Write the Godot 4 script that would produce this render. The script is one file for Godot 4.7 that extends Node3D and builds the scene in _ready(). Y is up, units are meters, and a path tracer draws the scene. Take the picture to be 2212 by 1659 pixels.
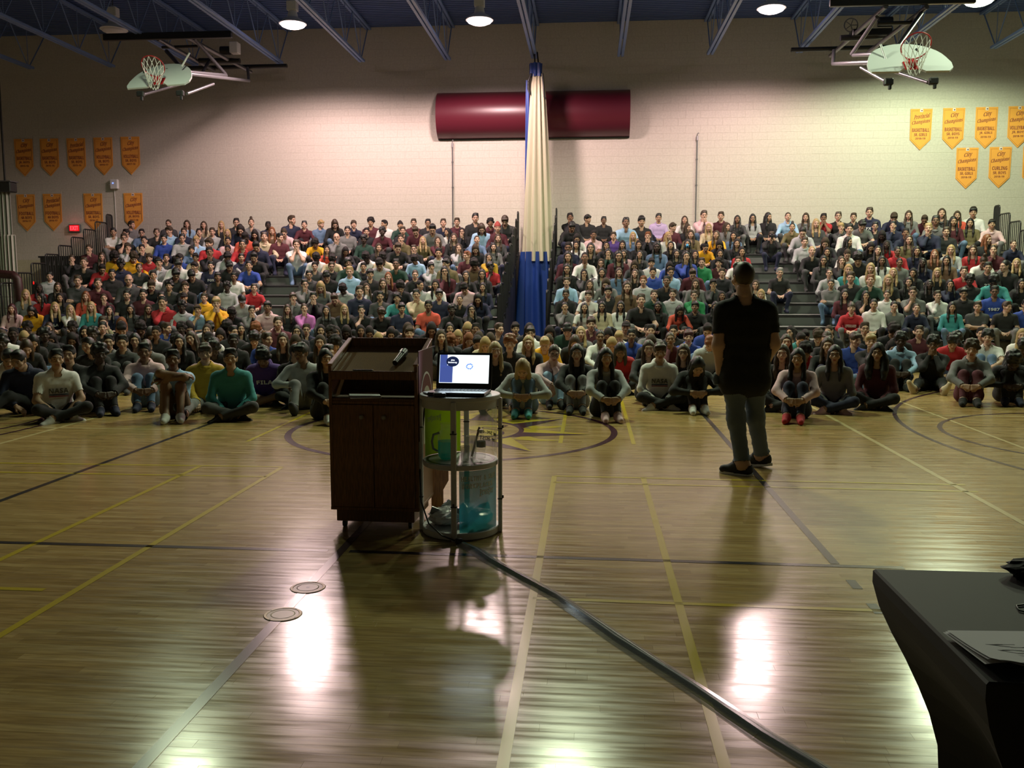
extends Node3D
# A school gymnasium during an assembly: a speaker walks in front of a full audience.
# x to the side, y up, -z towards the bleachers; metres. The camera stands at the origin.

const WALL_Z := -25.3
const CEILING_Y := 8.8
const ROW_RISE := 0.2445
const ROW_DEPTH := 0.6
const ROW_FRONT := 19.24

var M := {}
var rng := RandomNumberGenerator.new()
var noise := FastNoiseLite.new()


func _ready() -> void:
	rng.seed = 7
	noise.seed = 3
	noise.noise_type = FastNoiseLite.TYPE_SIMPLEX
	noise.frequency = 1.0
	# ---- camera
	var cam := Camera3D.new()
	cam.name = "camera"
	cam.position = Vector3(0, 1.69, 0)
	cam.rotation = Vector3(-0.111677, 0.085349, 0.000354)
	cam.fov = 46.696
	cam.near = 0.05
	cam.far = 200.0
	add_child(cam)
	cam.current = true
	# ---- environment and exposure
	var env := Environment.new()
	env.background_mode = Environment.BG_COLOR
	env.background_color = Color(0, 0, 0)
	env.tonemap_mode = Environment.TONE_MAPPER_LINEAR
	env.tonemap_exposure = 1.75
	env.sdfgi_enabled = true
	env.ssao_enabled = true
	env.ssil_enabled = true
	var we := WorldEnvironment.new()
	we.name = "world_environment"
	we.environment = env
	add_child(we)
	# ---- high bay lamps: [x, y, z, tint, energy]
	var pink := Color(1.0, 0.86, 0.85)
	var green := Color(0.93, 1.0, 0.83)
	var lamps := [
		[-7.15, 7.92, -21.7, pink, 26.0, "round high bay ceiling lamp with pinkish glow above the lectern-side benches"],
		[-2.63, 7.9, -21.7, pink, 26.0, "round pinkish high bay lamp hanging close beside the dividing curtain"],
		[4.12, 8.0, -21.7, pink, 20.0, "round pinkish high bay lamp hanging between curtain and the ceiling-folded hoop by the banners"],
		[8.7, 8.05, -21.7, green, 26.0, "greenish white high bay lamp cut by the top frame edge above orange banners"],
		[-7.3, 7.95, -15.0, green, 13.0, "greenish high bay lamp of the nearer row on the lectern side"],
		[-0.3, 7.95, -15.0, green, 26.0, "greenish high bay lamp of the nearer row in the middle of the gym"],
		[7.6, 7.95, -15.0, green, 13.0, "greenish high bay lamp of the nearer row on the table side"],
	]
	materials()
	for l in lamps:
		high_bay(l[0], l[1], l[2], l[3], l[4], l[5])
	high_bay(-11.75, 7.95, -21.9, green, 0.0, "unlit white high bay lamp hanging behind the folded hoop frame")
	build_shell()
	build_court_lines()
	build_ceiling()
	build_wall_things()
	build_hoops()
	build_bleachers()
	build_curtain()
	build_lectern()
	build_tower()
	build_table()
	build_floor_things()
	build_speaker()
	build_crowd()


# ------------------------------------------------------------------ helpers

func mat(key: String, c: Color, rough := 0.8, metal := 0.0) -> StandardMaterial3D:
	# c is a linear reflectance
	if M.has(key):
		return M[key]
	var m := StandardMaterial3D.new()
	m.resource_name = key
	m.albedo_color = c.linear_to_srgb()
	m.roughness = rough
	m.metallic = metal
	M[key] = m
	return m


func noise_tex(seed_: int, freq: float, lo: Color, hi: Color, size := 512, normal := false, oct := 4) -> NoiseTexture2D:
	var f := FastNoiseLite.new()
	f.seed = seed_
	f.frequency = freq
	f.fractal_octaves = oct
	var t := NoiseTexture2D.new()
	t.width = size
	t.height = size
	t.seamless = true
	t.noise = f
	if normal:
		t.as_normal_map = true
		t.bump_strength = 4.0
	else:
		var g := Gradient.new()
		g.set_color(0, lo)
		g.set_color(1, hi)
		t.color_ramp = g
	return t


func tag(o: Node, label: String, category: String, group := "", kind := "") -> Node:
	if label:
		o.set_meta("label", label)
	if category:
		o.set_meta("category", category)
	if group:
		o.set_meta("group", group)
	if kind:
		o.set_meta("kind", kind)
	return o


var used := {}
func numbered(n: String) -> String:
	if used.has(n):
		used[n] += 1
		return "%s_%03d" % [n, used[n]]
	used[n] = 0
	return n


func thing(n: String, label: String, category: String, at := Vector3.ZERO, turn := 0.0, group := "") -> Node3D:
	var o := Node3D.new()
	o.name = numbered(n)
	o.position = at
	o.rotation.y = turn
	add_child(o)
	tag(o, label, category, group)
	return o


func put(n: String, mesh: Mesh, m: Material, parent: Node = null, xf := Transform3D.IDENTITY) -> MeshInstance3D:
	var o := MeshInstance3D.new()
	o.mesh = mesh
	if m:
		o.material_override = m
	o.transform = xf
	if parent == null:
		o.name = numbered(n)
		add_child(o)
	else:
		o.name = sub_name(parent, n)
		parent.add_child(o)
	return o


func sub_name(parent: Node, n: String) -> String:
	var k := "c_" + n
	var c: int = parent.get_meta(k) if parent.has_meta(k) else -1
	parent.set_meta(k, c + 1)
	return n if c < 0 else "%s_%03d" % [n, c + 1]


func struct(n: String, mesh: Mesh, m: Material, parent: Node = null) -> MeshInstance3D:
	var o := put(n, mesh, m, parent)
	o.set_meta("kind", "structure")
	return o


class MB:
	var v := PackedVector3Array()
	var n := PackedVector3Array()
	var c := PackedColorArray()
	var t := PackedVector2Array()
	var idx := PackedInt32Array()
	var col := Color(1, 1, 1)
	var use_col := false
	var use_uv := false

	func tri(a: Vector3, b: Vector3, d: Vector3, na: Vector3, nb: Vector3, nd: Vector3) -> void:
		var s := v.size()
		v.append(a); v.append(b); v.append(d)
		n.append(na); n.append(nb); n.append(nd)
		if use_col:
			c.append(col); c.append(col); c.append(col)
		if (b - a).cross(d - a).dot(na + nb + nd) > 0.0:
			idx.append(s); idx.append(s + 2); idx.append(s + 1)
		else:
			idx.append(s); idx.append(s + 1); idx.append(s + 2)

	func quad(a: Vector3, b: Vector3, d: Vector3, e: Vector3, nn: Vector3) -> void:
		var s := v.size()
		v.append(a); v.append(b); v.append(d); v.append(e)
		for i in 4:
			n.append(nn)
			if use_col:
				c.append(col)
		if use_uv:
			t.append(Vector2(0, 1)); t.append(Vector2(1, 1)); t.append(Vector2(1, 0)); t.append(Vector2(0, 0))
		if (b - a).cross(d - a).dot(nn) > 0.0:
			idx.append_array(PackedInt32Array([s, s + 2, s + 1, s, s + 3, s + 2]))
		else:
			idx.append_array(PackedInt32Array([s, s + 1, s + 2, s, s + 2, s + 3]))

	func quads(a: Vector3, b: Vector3, d: Vector3, e: Vector3, na: Vector3, nb: Vector3, nd: Vector3, ne: Vector3) -> void:
		var s := v.size()
		v.append(a); v.append(b); v.append(d); v.append(e)
		n.append(na); n.append(nb); n.append(nd); n.append(ne)
		if use_col:
			for i in 4:
				c.append(col)
		if (b - a).cross(d - a).dot(na + nb + nd + ne) > 0.0:
			idx.append_array(PackedInt32Array([s, s + 2, s + 1, s, s + 3, s + 2]))
		else:
			idx.append_array(PackedInt32Array([s, s + 1, s + 2, s, s + 2, s + 3]))

	# a box with chamfered edges, in any basis
	func box(ctr: Vector3, size: Vector3, bev := 0.004, bs := Basis.IDENTITY) -> void:
		var h := size * 0.5
		bev = minf(bev, minf(h.x, minf(h.y, h.z)) * 0.45)
		var i := h - Vector3(bev, bev, bev)
		var X := bs.x; var Y := bs.y; var Z := bs.z
		for s in [-1.0, 1.0]:
			quad(ctr + X * h.x * s - Y * i.y - Z * i.z, ctr + X * h.x * s + Y * i.y - Z * i.z, ctr + X * h.x * s + Y * i.y + Z * i.z, ctr + X * h.x * s - Y * i.y + Z * i.z, X * s)
			quad(ctr + Y * h.y * s - X * i.x - Z * i.z, ctr + Y * h.y * s + X * i.x - Z * i.z, ctr + Y * h.y * s + X * i.x + Z * i.z, ctr + Y * h.y * s - X * i.x + Z * i.z, Y * s)
			quad(ctr + Z * h.z * s - X * i.x - Y * i.y, ctr + Z * h.z * s + X * i.x - Y * i.y, ctr + Z * h.z * s + X * i.x + Y * i.y, ctr + Z * h.z * s - X * i.x + Y * i.y, Z * s)
			for r in [-1.0, 1.0]:
				quad(ctr + X * h.x * s + Y * i.y * r - Z * i.z, ctr + X * h.x * s + Y * i.y * r + Z * i.z, ctr + X * i.x * s + Y * h.y * r + Z * i.z, ctr + X * i.x * s + Y * h.y * r - Z * i.z, (X * s + Y * r).normalized())
				quad(ctr + X * h.x * s + Z * i.z * r - Y * i.y, ctr + X * h.x * s + Z * i.z * r + Y * i.y, ctr + X * i.x * s + Z * h.z * r + Y * i.y, ctr + X * i.x * s + Z * h.z * r - Y * i.y, (X * s + Z * r).normalized())
				quad(ctr + Y * h.y * s + Z * i.z * r - X * i.x, ctr + Y * h.y * s + Z * i.z * r + X * i.x, ctr + Y * i.y * s + Z * h.z * r + X * i.x, ctr + Y * i.y * s + Z * h.z * r - X * i.x, (Y * s + Z * r).normalized())
				for q in [-1.0, 1.0]:
					var nn: Vector3 = (X * s + Y * r + Z * q).normalized()
					tri(ctr + X * h.x * s + Y * i.y * r + Z * i.z * q, ctr + X * i.x * s + Y * h.y * r + Z * i.z * q, ctr + X * i.x * s + Y * i.y * r + Z * h.z * q, nn, nn, nn)

	# a rectangular bar from a to b
	func bar(a: Vector3, b: Vector3, w: float, hgt: float, bev := 0.003, up := Vector3.UP) -> void:
		var z := (b - a).normalized()
		if absf(z.dot(up)) > 0.98:
			up = Vector3.RIGHT
		var x := up.cross(z).normalized()
		var y := z.cross(x)
		box((a + b) * 0.5, Vector3(w, hgt, a.distance_to(b)), bev, Basis(x, y, z))

	func tube(path: Array, r, sides := 10, caps := true, closed := false) -> void:
		var cnt := path.size()
		var ring_p := []
		var ring_n := []
		var d0: Vector3 = (path[1] - path[0]).normalized()
		var u := d0.cross(Vector3.UP if absf(d0.y) < 0.9 else Vector3.RIGHT).normalized()
		for k in cnt:
			var dir: Vector3
			if closed:
				dir = (path[(k + 1) % cnt] - path[(k - 1 + cnt) % cnt]).normalized()
			else:
				dir = (path[mini(k + 1, cnt - 1)] - path[maxi(k - 1, 0)]).normalized()
			u = (u - dir * u.dot(dir)).normalized()
			var w := dir.cross(u)
			var rad: float = r[k] if r is Array else r
			var pp := PackedVector3Array()
			var nn := PackedVector3Array()
			for s in sides:
				var a := TAU * s / sides
				var q := u * cos(a) + w * sin(a)
				pp.append(path[k] + q * rad)
				nn.append(q)
			ring_p.append(pp)
			ring_n.append(nn)
		var last := cnt if closed else cnt - 1
		for k in last:
			var k2 := (k + 1) % cnt
			for s in sides:
				var s2 := (s + 1) % sides
				quads(ring_p[k][s], ring_p[k][s2], ring_p[k2][s2], ring_p[k2][s], ring_n[k][s], ring_n[k][s2], ring_n[k2][s2], ring_n[k2][s])
		if caps and not closed:
			for e in [0, cnt - 1]:
				var nn: Vector3 = (path[0] - path[1]).normalized() if e == 0 else (path[cnt - 1] - path[cnt - 2]).normalized()
				for s in sides:
					tri(path[e], ring_p[e][s], ring_p[e][(s + 1) % sides], nn, nn, nn)

	# profile of Vector2(radius, height) spun round the y axis at ctr
	func lathe(profile: Array, ctr := Vector3.ZERO, sides := 24, a0 := 0.0, a1 := TAU) -> void:
		for k in profile.size() - 1:
			var p: Vector2 = profile[k]
			var q: Vector2 = profile[k + 1]
			var d := q - p
			if d.length() < 1e-6:
				continue
			var pn := Vector2(d.y, -d.x).normalized()
			for s in sides:
				var a := a0 + (a1 - a0) * s / sides
				var b := a0 + (a1 - a0) * (s + 1) / sides
				var ca := Vector3(cos(a), 0, sin(a))
				var cb := Vector3(cos(b), 0, sin(b))
				quads(ctr + ca * p.x + Vector3.UP * p.y, ctr + cb * p.x + Vector3.UP * p.y, ctr + cb * q.x + Vector3.UP * q.y, ctr + ca * q.x + Vector3.UP * q.y,
					ca * pn.x + Vector3.UP * pn.y, cb * pn.x + Vector3.UP * pn.y, cb * pn.x + Vector3.UP * pn.y, ca * pn.x + Vector3.UP * pn.y)

	# a flat polygon (list of Vector2) in the basis bs, extruded from 0 to depth along bs.z
	func prism(poly: PackedVector2Array, depth: float, xf: Transform3D) -> void:
		var tris := Geometry2D.triangulate_polygon(poly)
		var z := xf.basis.z
		for k in range(0, tris.size(), 3):
			var a := poly[tris[k]]; var b := poly[tris[k + 1]]; var d := poly[tris[k + 2]]
			tri(xf * Vector3(a.x, a.y, depth), xf * Vector3(b.x, b.y, depth), xf * Vector3(d.x, d.y, depth), z, z, z)
			tri(xf * Vector3(a.x, a.y, 0), xf * Vector3(b.x, b.y, 0), xf * Vector3(d.x, d.y, 0), -z, -z, -z)
		var area := 0.0
		for k in poly.size():
			var a := poly[k]; var b := poly[(k + 1) % poly.size()]
			area += a.cross(b)
		for k in poly.size():
			var a := poly[k]; var b := poly[(k + 1) % poly.size()]
			var e := (b - a).normalized()
			var nn := Vector2(e.y, -e.x) * signf(area)
			var n3 := (xf.basis.x * nn.x + xf.basis.y * nn.y).normalized()
			quad(xf * Vector3(a.x, a.y, 0), xf * Vector3(b.x, b.y, 0), xf * Vector3(b.x, b.y, depth), xf * Vector3(a.x, a.y, depth), n3)

	func raw(vv: PackedVector3Array, nn: PackedVector3Array, ii: PackedInt32Array, xf: Transform3D) -> void:
		var s := v.size()
		v.append_array(xf * vv)
		var r := Transform3D(xf.basis.orthonormalized(), Vector3.ZERO)
		n.append_array(r * nn)
		if use_col:
			for k in vv.size():
				c.append(col)
		for k in ii:
			idx.append(k + s)

	func mesh() -> ArrayMesh:
		var a := []
		a.resize(Mesh.ARRAY_MAX)
		a[Mesh.ARRAY_VERTEX] = v
		a[Mesh.ARRAY_NORMAL] = n
		if use_col:
			a[Mesh.ARRAY_COLOR] = c
		if use_uv:
			a[Mesh.ARRAY_TEX_UV] = t
		a[Mesh.ARRAY_INDEX] = idx
		var m := ArrayMesh.new()
		m.add_surface_from_arrays(Mesh.PRIMITIVE_TRIANGLES, a)
		return m


func V(x: float, y: float, z: float) -> Vector3:
	return Vector3(x, y, z)


var fonts := {}
func text_mesh(s: String, w: float, h: float, depth := 0.004, face := "Droid Sans", weight := 700, italic := false) -> Array:
	# a TextMesh and the transform that fits it into w x h, centred
	var key := face + str(weight) + str(italic)
	if not fonts.has(key):
		var f := SystemFont.new()
		f.font_names = PackedStringArray([face])
		f.font_weight = weight
		f.font_italic = italic
		fonts[key] = f
	var tm := TextMesh.new()
	tm.text = s
	tm.font = fonts[key]
	tm.font_size = 48
	tm.pixel_size = 0.01
	tm.depth = 0.02
	tm.curve_step = 2.0
	var bb := tm.get_aabb()
	var k := Vector3(w / maxf(bb.size.x, 1e-4), h / maxf(bb.size.y, 1e-4), depth / 0.02)
	var ctr := bb.position + bb.size * 0.5
	var xf := Transform3D(Basis.from_scale(k), Vector3(-ctr.x * k.x, -ctr.y * k.y, 0))
	return [tm, xf]


func letters(parent: Node, n: String, s: String, w: float, h: float, at: Transform3D, m: Material, depth := 0.004, face := "Droid Sans", italic := false) -> void:
	var r := text_mesh(s, w, h, depth, face, 700, italic)
	put(n, r[0], m, parent, at * r[1])


func materials() -> void:
	mat("plank_a", Color(0.52, 0.37, 0.14), 0.2)
	mat("plank_b", Color(0.47, 0.325, 0.12), 0.2)
	mat("plank_c", Color(0.56, 0.41, 0.165), 0.2)
	mat("plank_d", Color(0.43, 0.295, 0.105), 0.2)
	var grain := noise_tex(5, 0.02, Color(0.78, 0.76, 0.74), Color(1, 1, 1), 512)
	var scuff := noise_tex(9, 0.008, Color(0.13, 0.13, 0.13), Color(0.27, 0.27, 0.27), 512)
	for k in ["plank_a", "plank_b", "plank_c", "plank_d"]:
		floor_look(M[k], grain, scuff)
	mat("planks", Color(1, 1, 1), 0.2)
	M["planks"].vertex_color_use_as_albedo = true
	floor_look(M["planks"], grain, scuff)
	mat("line_black", Color(0.022, 0.02, 0.026), 0.22)
	mat("line_purple", Color(0.055, 0.018, 0.03), 0.22)
	mat("line_yellow", Color(0.52, 0.40, 0.03), 0.22)
	mat("line_cream", Color(0.60, 0.50, 0.24), 0.22)
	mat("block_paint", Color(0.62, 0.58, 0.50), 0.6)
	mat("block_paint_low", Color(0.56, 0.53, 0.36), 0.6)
	var bn := noise_tex(21, 0.06, Color(0.93, 0.93, 0.93), Color(1, 1, 1), 256)
	for k in ["block_paint", "block_paint_low"]:
		M[k].albedo_texture = bn
		M[k].uv1_triplanar = true
		M[k].uv1_world_triplanar = true
		M[k].uv1_scale = Vector3(0.9, 0.9, 0.9)
	mat("mortar", Color(0.60, 0.56, 0.48), 0.8)
	mat("plaster", Color(0.58, 0.56, 0.48), 0.8)
	mat("deck_blue", Color(0.075, 0.13, 0.33), 0.5)
	mat("joist_blue", Color(0.16, 0.25, 0.50), 0.42)
	mat("black_steel", Color(0.018, 0.018, 0.02), 0.4, 0.0)
	mat("grey_steel", Color(0.16, 0.16, 0.17), 0.38, 0.6)
	mat("white_paint", Color(0.72, 0.73, 0.72), 0.4)
	mat("board_white", Color(0.60, 0.63, 0.64), 0.35)
	mat("rim_red", Color(0.42, 0.02, 0.025), 0.35)
	mat("net", Color(0.75, 0.75, 0.73), 0.9)
	mat("maroon_vinyl", Color(0.105, 0.012, 0.024), 0.36)
	mat("banner", Color(0.88, 0.38, 0.06), 0.75)
	mat("banner_print", Color(0.20, 0.035, 0.03), 0.75)
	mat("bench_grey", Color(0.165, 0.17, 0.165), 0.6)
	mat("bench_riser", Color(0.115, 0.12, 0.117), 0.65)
	mat("rail_black", Color(0.012, 0.012, 0.013), 0.4)
	mat("side_panel", Color(0.010, 0.012, 0.025), 0.6)
	mat("curtain_blue", Color(0.012, 0.045, 0.24), 0.45)
	mat("curtain_beige", Color(0.50, 0.47, 0.34), 0.8)
	mat("silver", Color(0.42, 0.41, 0.42), 0.35, 0.55)
	mat("tower_white", Color(0.55, 0.54, 0.54), 0.45)
	mat("black_plastic", Color(0.012, 0.012, 0.013), 0.35)
	mat("black_cloth", Color(0.0075, 0.0075, 0.0085), 0.75)
	mat("paper", Color(0.72, 0.72, 0.76), 0.8)
	mat("white", Color(0.78, 0.78, 0.76), 0.6)
	mat("red", Color(0.42, 0.02, 0.02), 0.6)
	mat("brass", Color(0.30, 0.23, 0.13), 0.4, 0.3)
	mat("cardboard", Color(0.36, 0.21, 0.09), 0.8)
	wood_look("oak", Color(0.27, 0.11, 0.032), 3, 0.42)
	wood_look("oak_dark", Color(0.18, 0.072, 0.022), 4, 0.45)
	wood_look("oak_light", Color(0.42, 0.21, 0.065), 6, 0.3)


func floor_look(m: StandardMaterial3D, grain: Texture2D, scuff: Texture2D) -> void:
	m.albedo_texture = grain
	m.uv1_triplanar = true
	m.uv1_world_triplanar = true
	m.uv1_scale = Vector3(0.35, 0.35, 4.0)
	m.roughness = 1.0
	m.roughness_texture = scuff
	m.roughness_texture_channel = BaseMaterial3D.TEXTURE_CHANNEL_RED


func wood_look(key: String, c: Color, seed_: int, rough: float) -> void:
	var m := mat(key, c, rough)
	m.albedo_texture = noise_tex(seed_, 0.02, Color(0.62, 0.60, 0.58), Color(1, 1, 1), 512)
	m.uv1_triplanar = true
	m.uv1_scale = Vector3(9.0, 0.8, 9.0)


# ------------------------------------------------------------------ lamps

func high_bay(x: float, y: float, z: float, tint: Color, energy: float, label: String) -> void:
	var o := thing("high_bay_lamp", label, "ceiling lamp", V(x, y, z), 0.0, "high bay lamps")
	var b := MB.new()
	b.lathe([Vector2(0.05, 0.30), Vector2(0.10, 0.28), Vector2(0.13, 0.14), Vector2(0.26, 0.06), Vector2(0.32, 0.0), Vector2(0.33, -0.015), Vector2(0.30, -0.02)], Vector3.ZERO, 28)
	put("reflector", b.mesh(), M["white_paint"], o)
	b = MB.new()
	b.box(V(0, 0.40, 0), V(0.24, 0.22, 0.2), 0.012)
	b.box(V(0, 0.525, 0), V(0.08, 0.05, 0.08), 0.006)
	put("ballast_box", b.mesh(), M["white_paint"], o)
	b = MB.new()
	b.tube([V(0, 0.54, 0), V(0, CEILING_Y - y - 0.08, 0)], 0.012, 8)
	put("hanger_rod", b.mesh(), M["grey_steel"], o)
	b = MB.new()
	b.lathe([Vector2(0.30, -0.018), Vector2(0.27, -0.06), Vector2(0.18, -0.10), Vector2(0.0, -0.115)], Vector3.ZERO, 28)
	var lm := StandardMaterial3D.new()
	lm.resource_name = "lamp_lens"
	lm.albedo_color = Color(0.85, 0.85, 0.85)
	lm.roughness = 0.3
	if energy > 0.0:
		lm.emission_enabled = true
		lm.emission = tint
		lm.emission_energy_multiplier = 9.0
	put("lens", b.mesh(), lm, o)
	if energy > 0.0:
		var s := SpotLight3D.new()
		s.name = "lamp_light"
		s.position = V(0, -0.16, 0)
		s.rotation_degrees = V(-90, 0, 0)
		s.spot_angle = 82.0
		s.spot_angle_attenuation = 0.35
		s.spot_range = 60.0
		s.spot_attenuation = 2.0
		s.light_color = tint
		s.light_energy = energy
		s.light_size = 0.28
		s.shadow_enabled = true
		o.add_child(s)


# ------------------------------------------------------------------ room

func build_shell() -> void:
	var x0 := -19.0
	var x1 := 16.5
	var z1 := 7.0
	# floor: a slab with maple strips laid on it
	var b := MB.new()
	b.box(V((x0 + x1) * 0.5, -0.12, (z1 + WALL_Z) * 0.5), V(x1 - x0 + 0.6, 0.2, z1 - WALL_Z + 0.6), 0.0)
	var fl := struct("floor", b.mesh(), M["mortar"])
	tag(fl, "polished maple gymnasium floor with painted court lines", "")
	# strips near the camera, each a piece of its own: courses 57 mm wide
	var lens := [0.62, 0.86, 1.14]
	var plank_mesh := []
	for l in lens:
		b = MB.new()
		b.box(V(0, -0.01, 0), V(l - 0.0003, 0.02, 0.0569), 0.0004)
		plank_mesh.append(b.mesh())
	var tones := ["plank_a", "plank_b", "plank_c", "plank_d"]
	var near := MB.new()
	near.use_col = true
	var tone_col := [Color(0.52, 0.37, 0.14), Color(0.47, 0.325, 0.12), Color(0.56, 0.41, 0.165), Color(0.43, 0.295, 0.105)]
	var count := 0
	var course := 0
	var zz := -2.30
	while zz > -19.4:
		var x := -14.0 - rng.randf() * 1.1
		var end := 13.5
		if zz > -9.0:
			x = -7.5 - rng.randf() * 1.1
			end = 6.0
		while x < end:
			var pick := rng.randi() % 3
			var l: float = lens[pick]
			var tone := [0, 0, 1, 1, 2, 2, 3][rng.randi() % 7] as int
			var tilt := deg_to_rad(rng.randf_range(-0.22, 0.22))
			var ctr := V(x + l * 0.5, 0, zz - 0.0285)
			var single := count < 300 and zz > -4.4 and ctr.x > -2.4 and ctr.x < 1.9
			if single:
				var p := put("plank", plank_mesh[pick], M[tones[tone]], fl, Transform3D(Basis(Vector3.RIGHT, tilt), ctr))
				count += 1
			else:
				near.col = tone_col[tone] * rng.randf_range(0.94, 1.06)
				var up := V(0, cos(tilt), sin(tilt))
				var e := V(0, -sin(tilt), cos(tilt)) * 0.0283
				var hx := V(l * 0.5 - 0.0003, 0, 0)
				near.quad(ctr - hx - e, ctr + hx - e, ctr + hx + e, ctr - hx + e, up)
				near.quad(ctr - hx + e, ctr + hx + e, ctr + hx + e + V(0, -0.015, 0), ctr - hx + e + V(0, -0.015, 0), V(0, 0, 1))
			x += l
		zz -= 0.057
		course += 1
	var far := put("plank_field", near.mesh(), M["planks"], fl)
	far.set_meta("kind", "stuff")
	# the rest of the floor, behind the camera and beside the frame
	b = MB.new()
	b.use_col = true
	b.col = Color(0.41, 0.28, 0.115)
	for k in 164:
		var z := z1 - k * 0.057
		b.quad(V(x0, -0.0005, z), V(x1, -0.0005, z), V(x1, -0.0005, z - 0.0568), V(x0, -0.0005, z - 0.0568), Vector3.UP)
	for k in 340:
		var z := -2.3 - k * 0.057
		if z > -19.5:
			b.quad(V(x0, -0.003, z), V(x1, -0.003, z), V(x1, -0.003, z - 0.0568), V(x0, -0.003, z - 0.0568), Vector3.UP)
	var rest := put("plank_field", b.mesh(), M["planks"], fl)
	rest.set_meta("kind", "stuff")

	# back wall of painted concrete blocks
	b = MB.new()
	b.box(V((x0 + x1) * 0.5, 4.5, WALL_Z - 0.1035), V(x1 - x0 + 0.6, 9.4, 0.2), 0.0)
	var wl := struct("wall_back", b.mesh(), M["mortar"])
	tag(wl, "cream painted concrete block wall behind the bleachers", "")
	var bm := MB.new()
	block(bm, Vector3.ZERO, 0.4)
	var one := bm.mesh()
	var rest_hi := MB.new()
	var rest_lo := MB.new()
	for r in 45:
		var y := 0.1 + r * 0.2
		var off := 0.2 if r % 2 else 0.0
		var x := x0 + off
		while x < x1:
			var ctr := V(x, y, WALL_Z)
			if y > 4.55 and y < 8.6 and x > -5.5 and x < 0.55:
				put("block", one, M["block_paint"], wl, Transform3D(Basis.IDENTITY, ctr))
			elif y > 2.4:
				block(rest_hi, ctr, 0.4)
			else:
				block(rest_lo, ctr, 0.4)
			x += 0.4
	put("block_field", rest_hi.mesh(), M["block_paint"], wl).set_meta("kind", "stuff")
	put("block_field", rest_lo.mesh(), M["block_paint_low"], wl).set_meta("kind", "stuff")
	# side walls and the wall behind the camera
	b = MB.new()
	b.box(V(x0 - 0.1, 4.5, (z1 + WALL_Z) * 0.5), V(0.2, 9.4, z1 - WALL_Z + 0.4), 0.0)
	struct("wall_left", b.mesh(), M["plaster"])
	b = MB.new()
	b.box(V(x1 + 0.1, 4.5, (z1 + WALL_Z) * 0.5), V(0.2, 9.4, z1 - WALL_Z + 0.4), 0.0)
	struct("wall_right", b.mesh(), M["plaster"])
	b = MB.new()
	b.box(V((x0 + x1) * 0.5, 4.5, z1 + 0.1), V(x1 - x0 + 0.6, 9.4, 0.2), 0.0)
	struct("wall_front", b.mesh(), M["plaster"])
	# ceiling slab; the blue steel deck hangs below it
	b = MB.new()
	b.box(V((x0 + x1) * 0.5, CEILING_Y + 0.2, (z1 + WALL_Z) * 0.5), V(x1 - x0 + 0.6, 0.2, z1 - WALL_Z + 0.6), 0.0)
	var ce := struct("ceiling", b.mesh(), M["mortar"])
	b = MB.new()
	var z := z1
	while z > WALL_Z:
		# a trapezoid rib across the room, 150 mm pitch
		var yl := CEILING_Y
		var yh := CEILING_Y + 0.06
		b.quad(V(x0, yl, z), V(x1, yl, z), V(x1, yl, z - 0.075), V(x0, yl, z - 0.075), Vector3.DOWN)
		b.quad(V(x0, yl, z - 0.075), V(x1, yl, z - 0.075), V(x1, yh, z - 0.095), V(x0, yh, z - 0.095), V(0, -0.3, -0.95))
		b.quad(V(x0, yh, z - 0.095), V(x1, yh, z - 0.095), V(x1, yh, z - 0.13), V(x0, yh, z - 0.13), Vector3.DOWN)
		b.quad(V(x0, yh, z - 0.13), V(x1, yh, z - 0.13), V(x1, yl, z - 0.15), V(x0, yl, z - 0.15), V(0, -0.3, 0.95))
		z -= 0.15
	put("steel_deck", b.mesh(), M["deck_blue"], ce)


func block(b: MB, c: Vector3, w: float) -> void:
	# face of one block, 3 mm proud of the joints
	var hx := w * 0.5 - 0.003
	var hy := 0.097
	var e := 0.003
	var d := 0.0015
	var f := c + V(0, 0, 0)
	var k := c - V(0, 0, d + 0.002)
	b.quad(f + V(-hx + e, -hy + e, 0), f + V(hx - e, -hy + e, 0), f + V(hx - e, hy - e, 0), f + V(-hx + e, hy - e, 0), Vector3.BACK)
	b.quad(f + V(-hx + e, hy - e, 0), f + V(hx - e, hy - e, 0), k + V(hx, hy, 0), k + V(-hx, hy, 0), V(0, 0.8, 0.6))
	b.quad(f + V(-hx + e, -hy + e, 0), f + V(hx - e, -hy + e, 0), k + V(hx, -hy, 0), k + V(-hx, -hy, 0), V(0, -0.8, 0.6))
	b.quad(f + V(-hx + e, -hy + e, 0), f + V(-hx + e, hy - e, 0), k + V(-hx, hy, 0), k + V(-hx, -hy, 0), V(-0.8, 0, 0.6))
	b.quad(f + V(hx - e, -hy + e, 0), f + V(hx - e, hy - e, 0), k + V(hx, hy, 0), k + V(hx, -hy, 0), V(0.8, 0, 0.6))


# ------------------------------------------------------------------ painted court lines

func strip(b: MB, a: Vector2, c: Vector2, w: float, y := 0.0014) -> void:
	var d := (c - a).normalized()
	var s := Vector2(-d.y, d.x) * w * 0.5
	var q := [a + s, c + s, c - s, a - s]
	b.quad(V(q[0].x, y, q[0].y), V(q[1].x, y, q[1].y), V(q[2].x, y, q[2].y), V(q[3].x, y, q[3].y), Vector3.UP)


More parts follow.
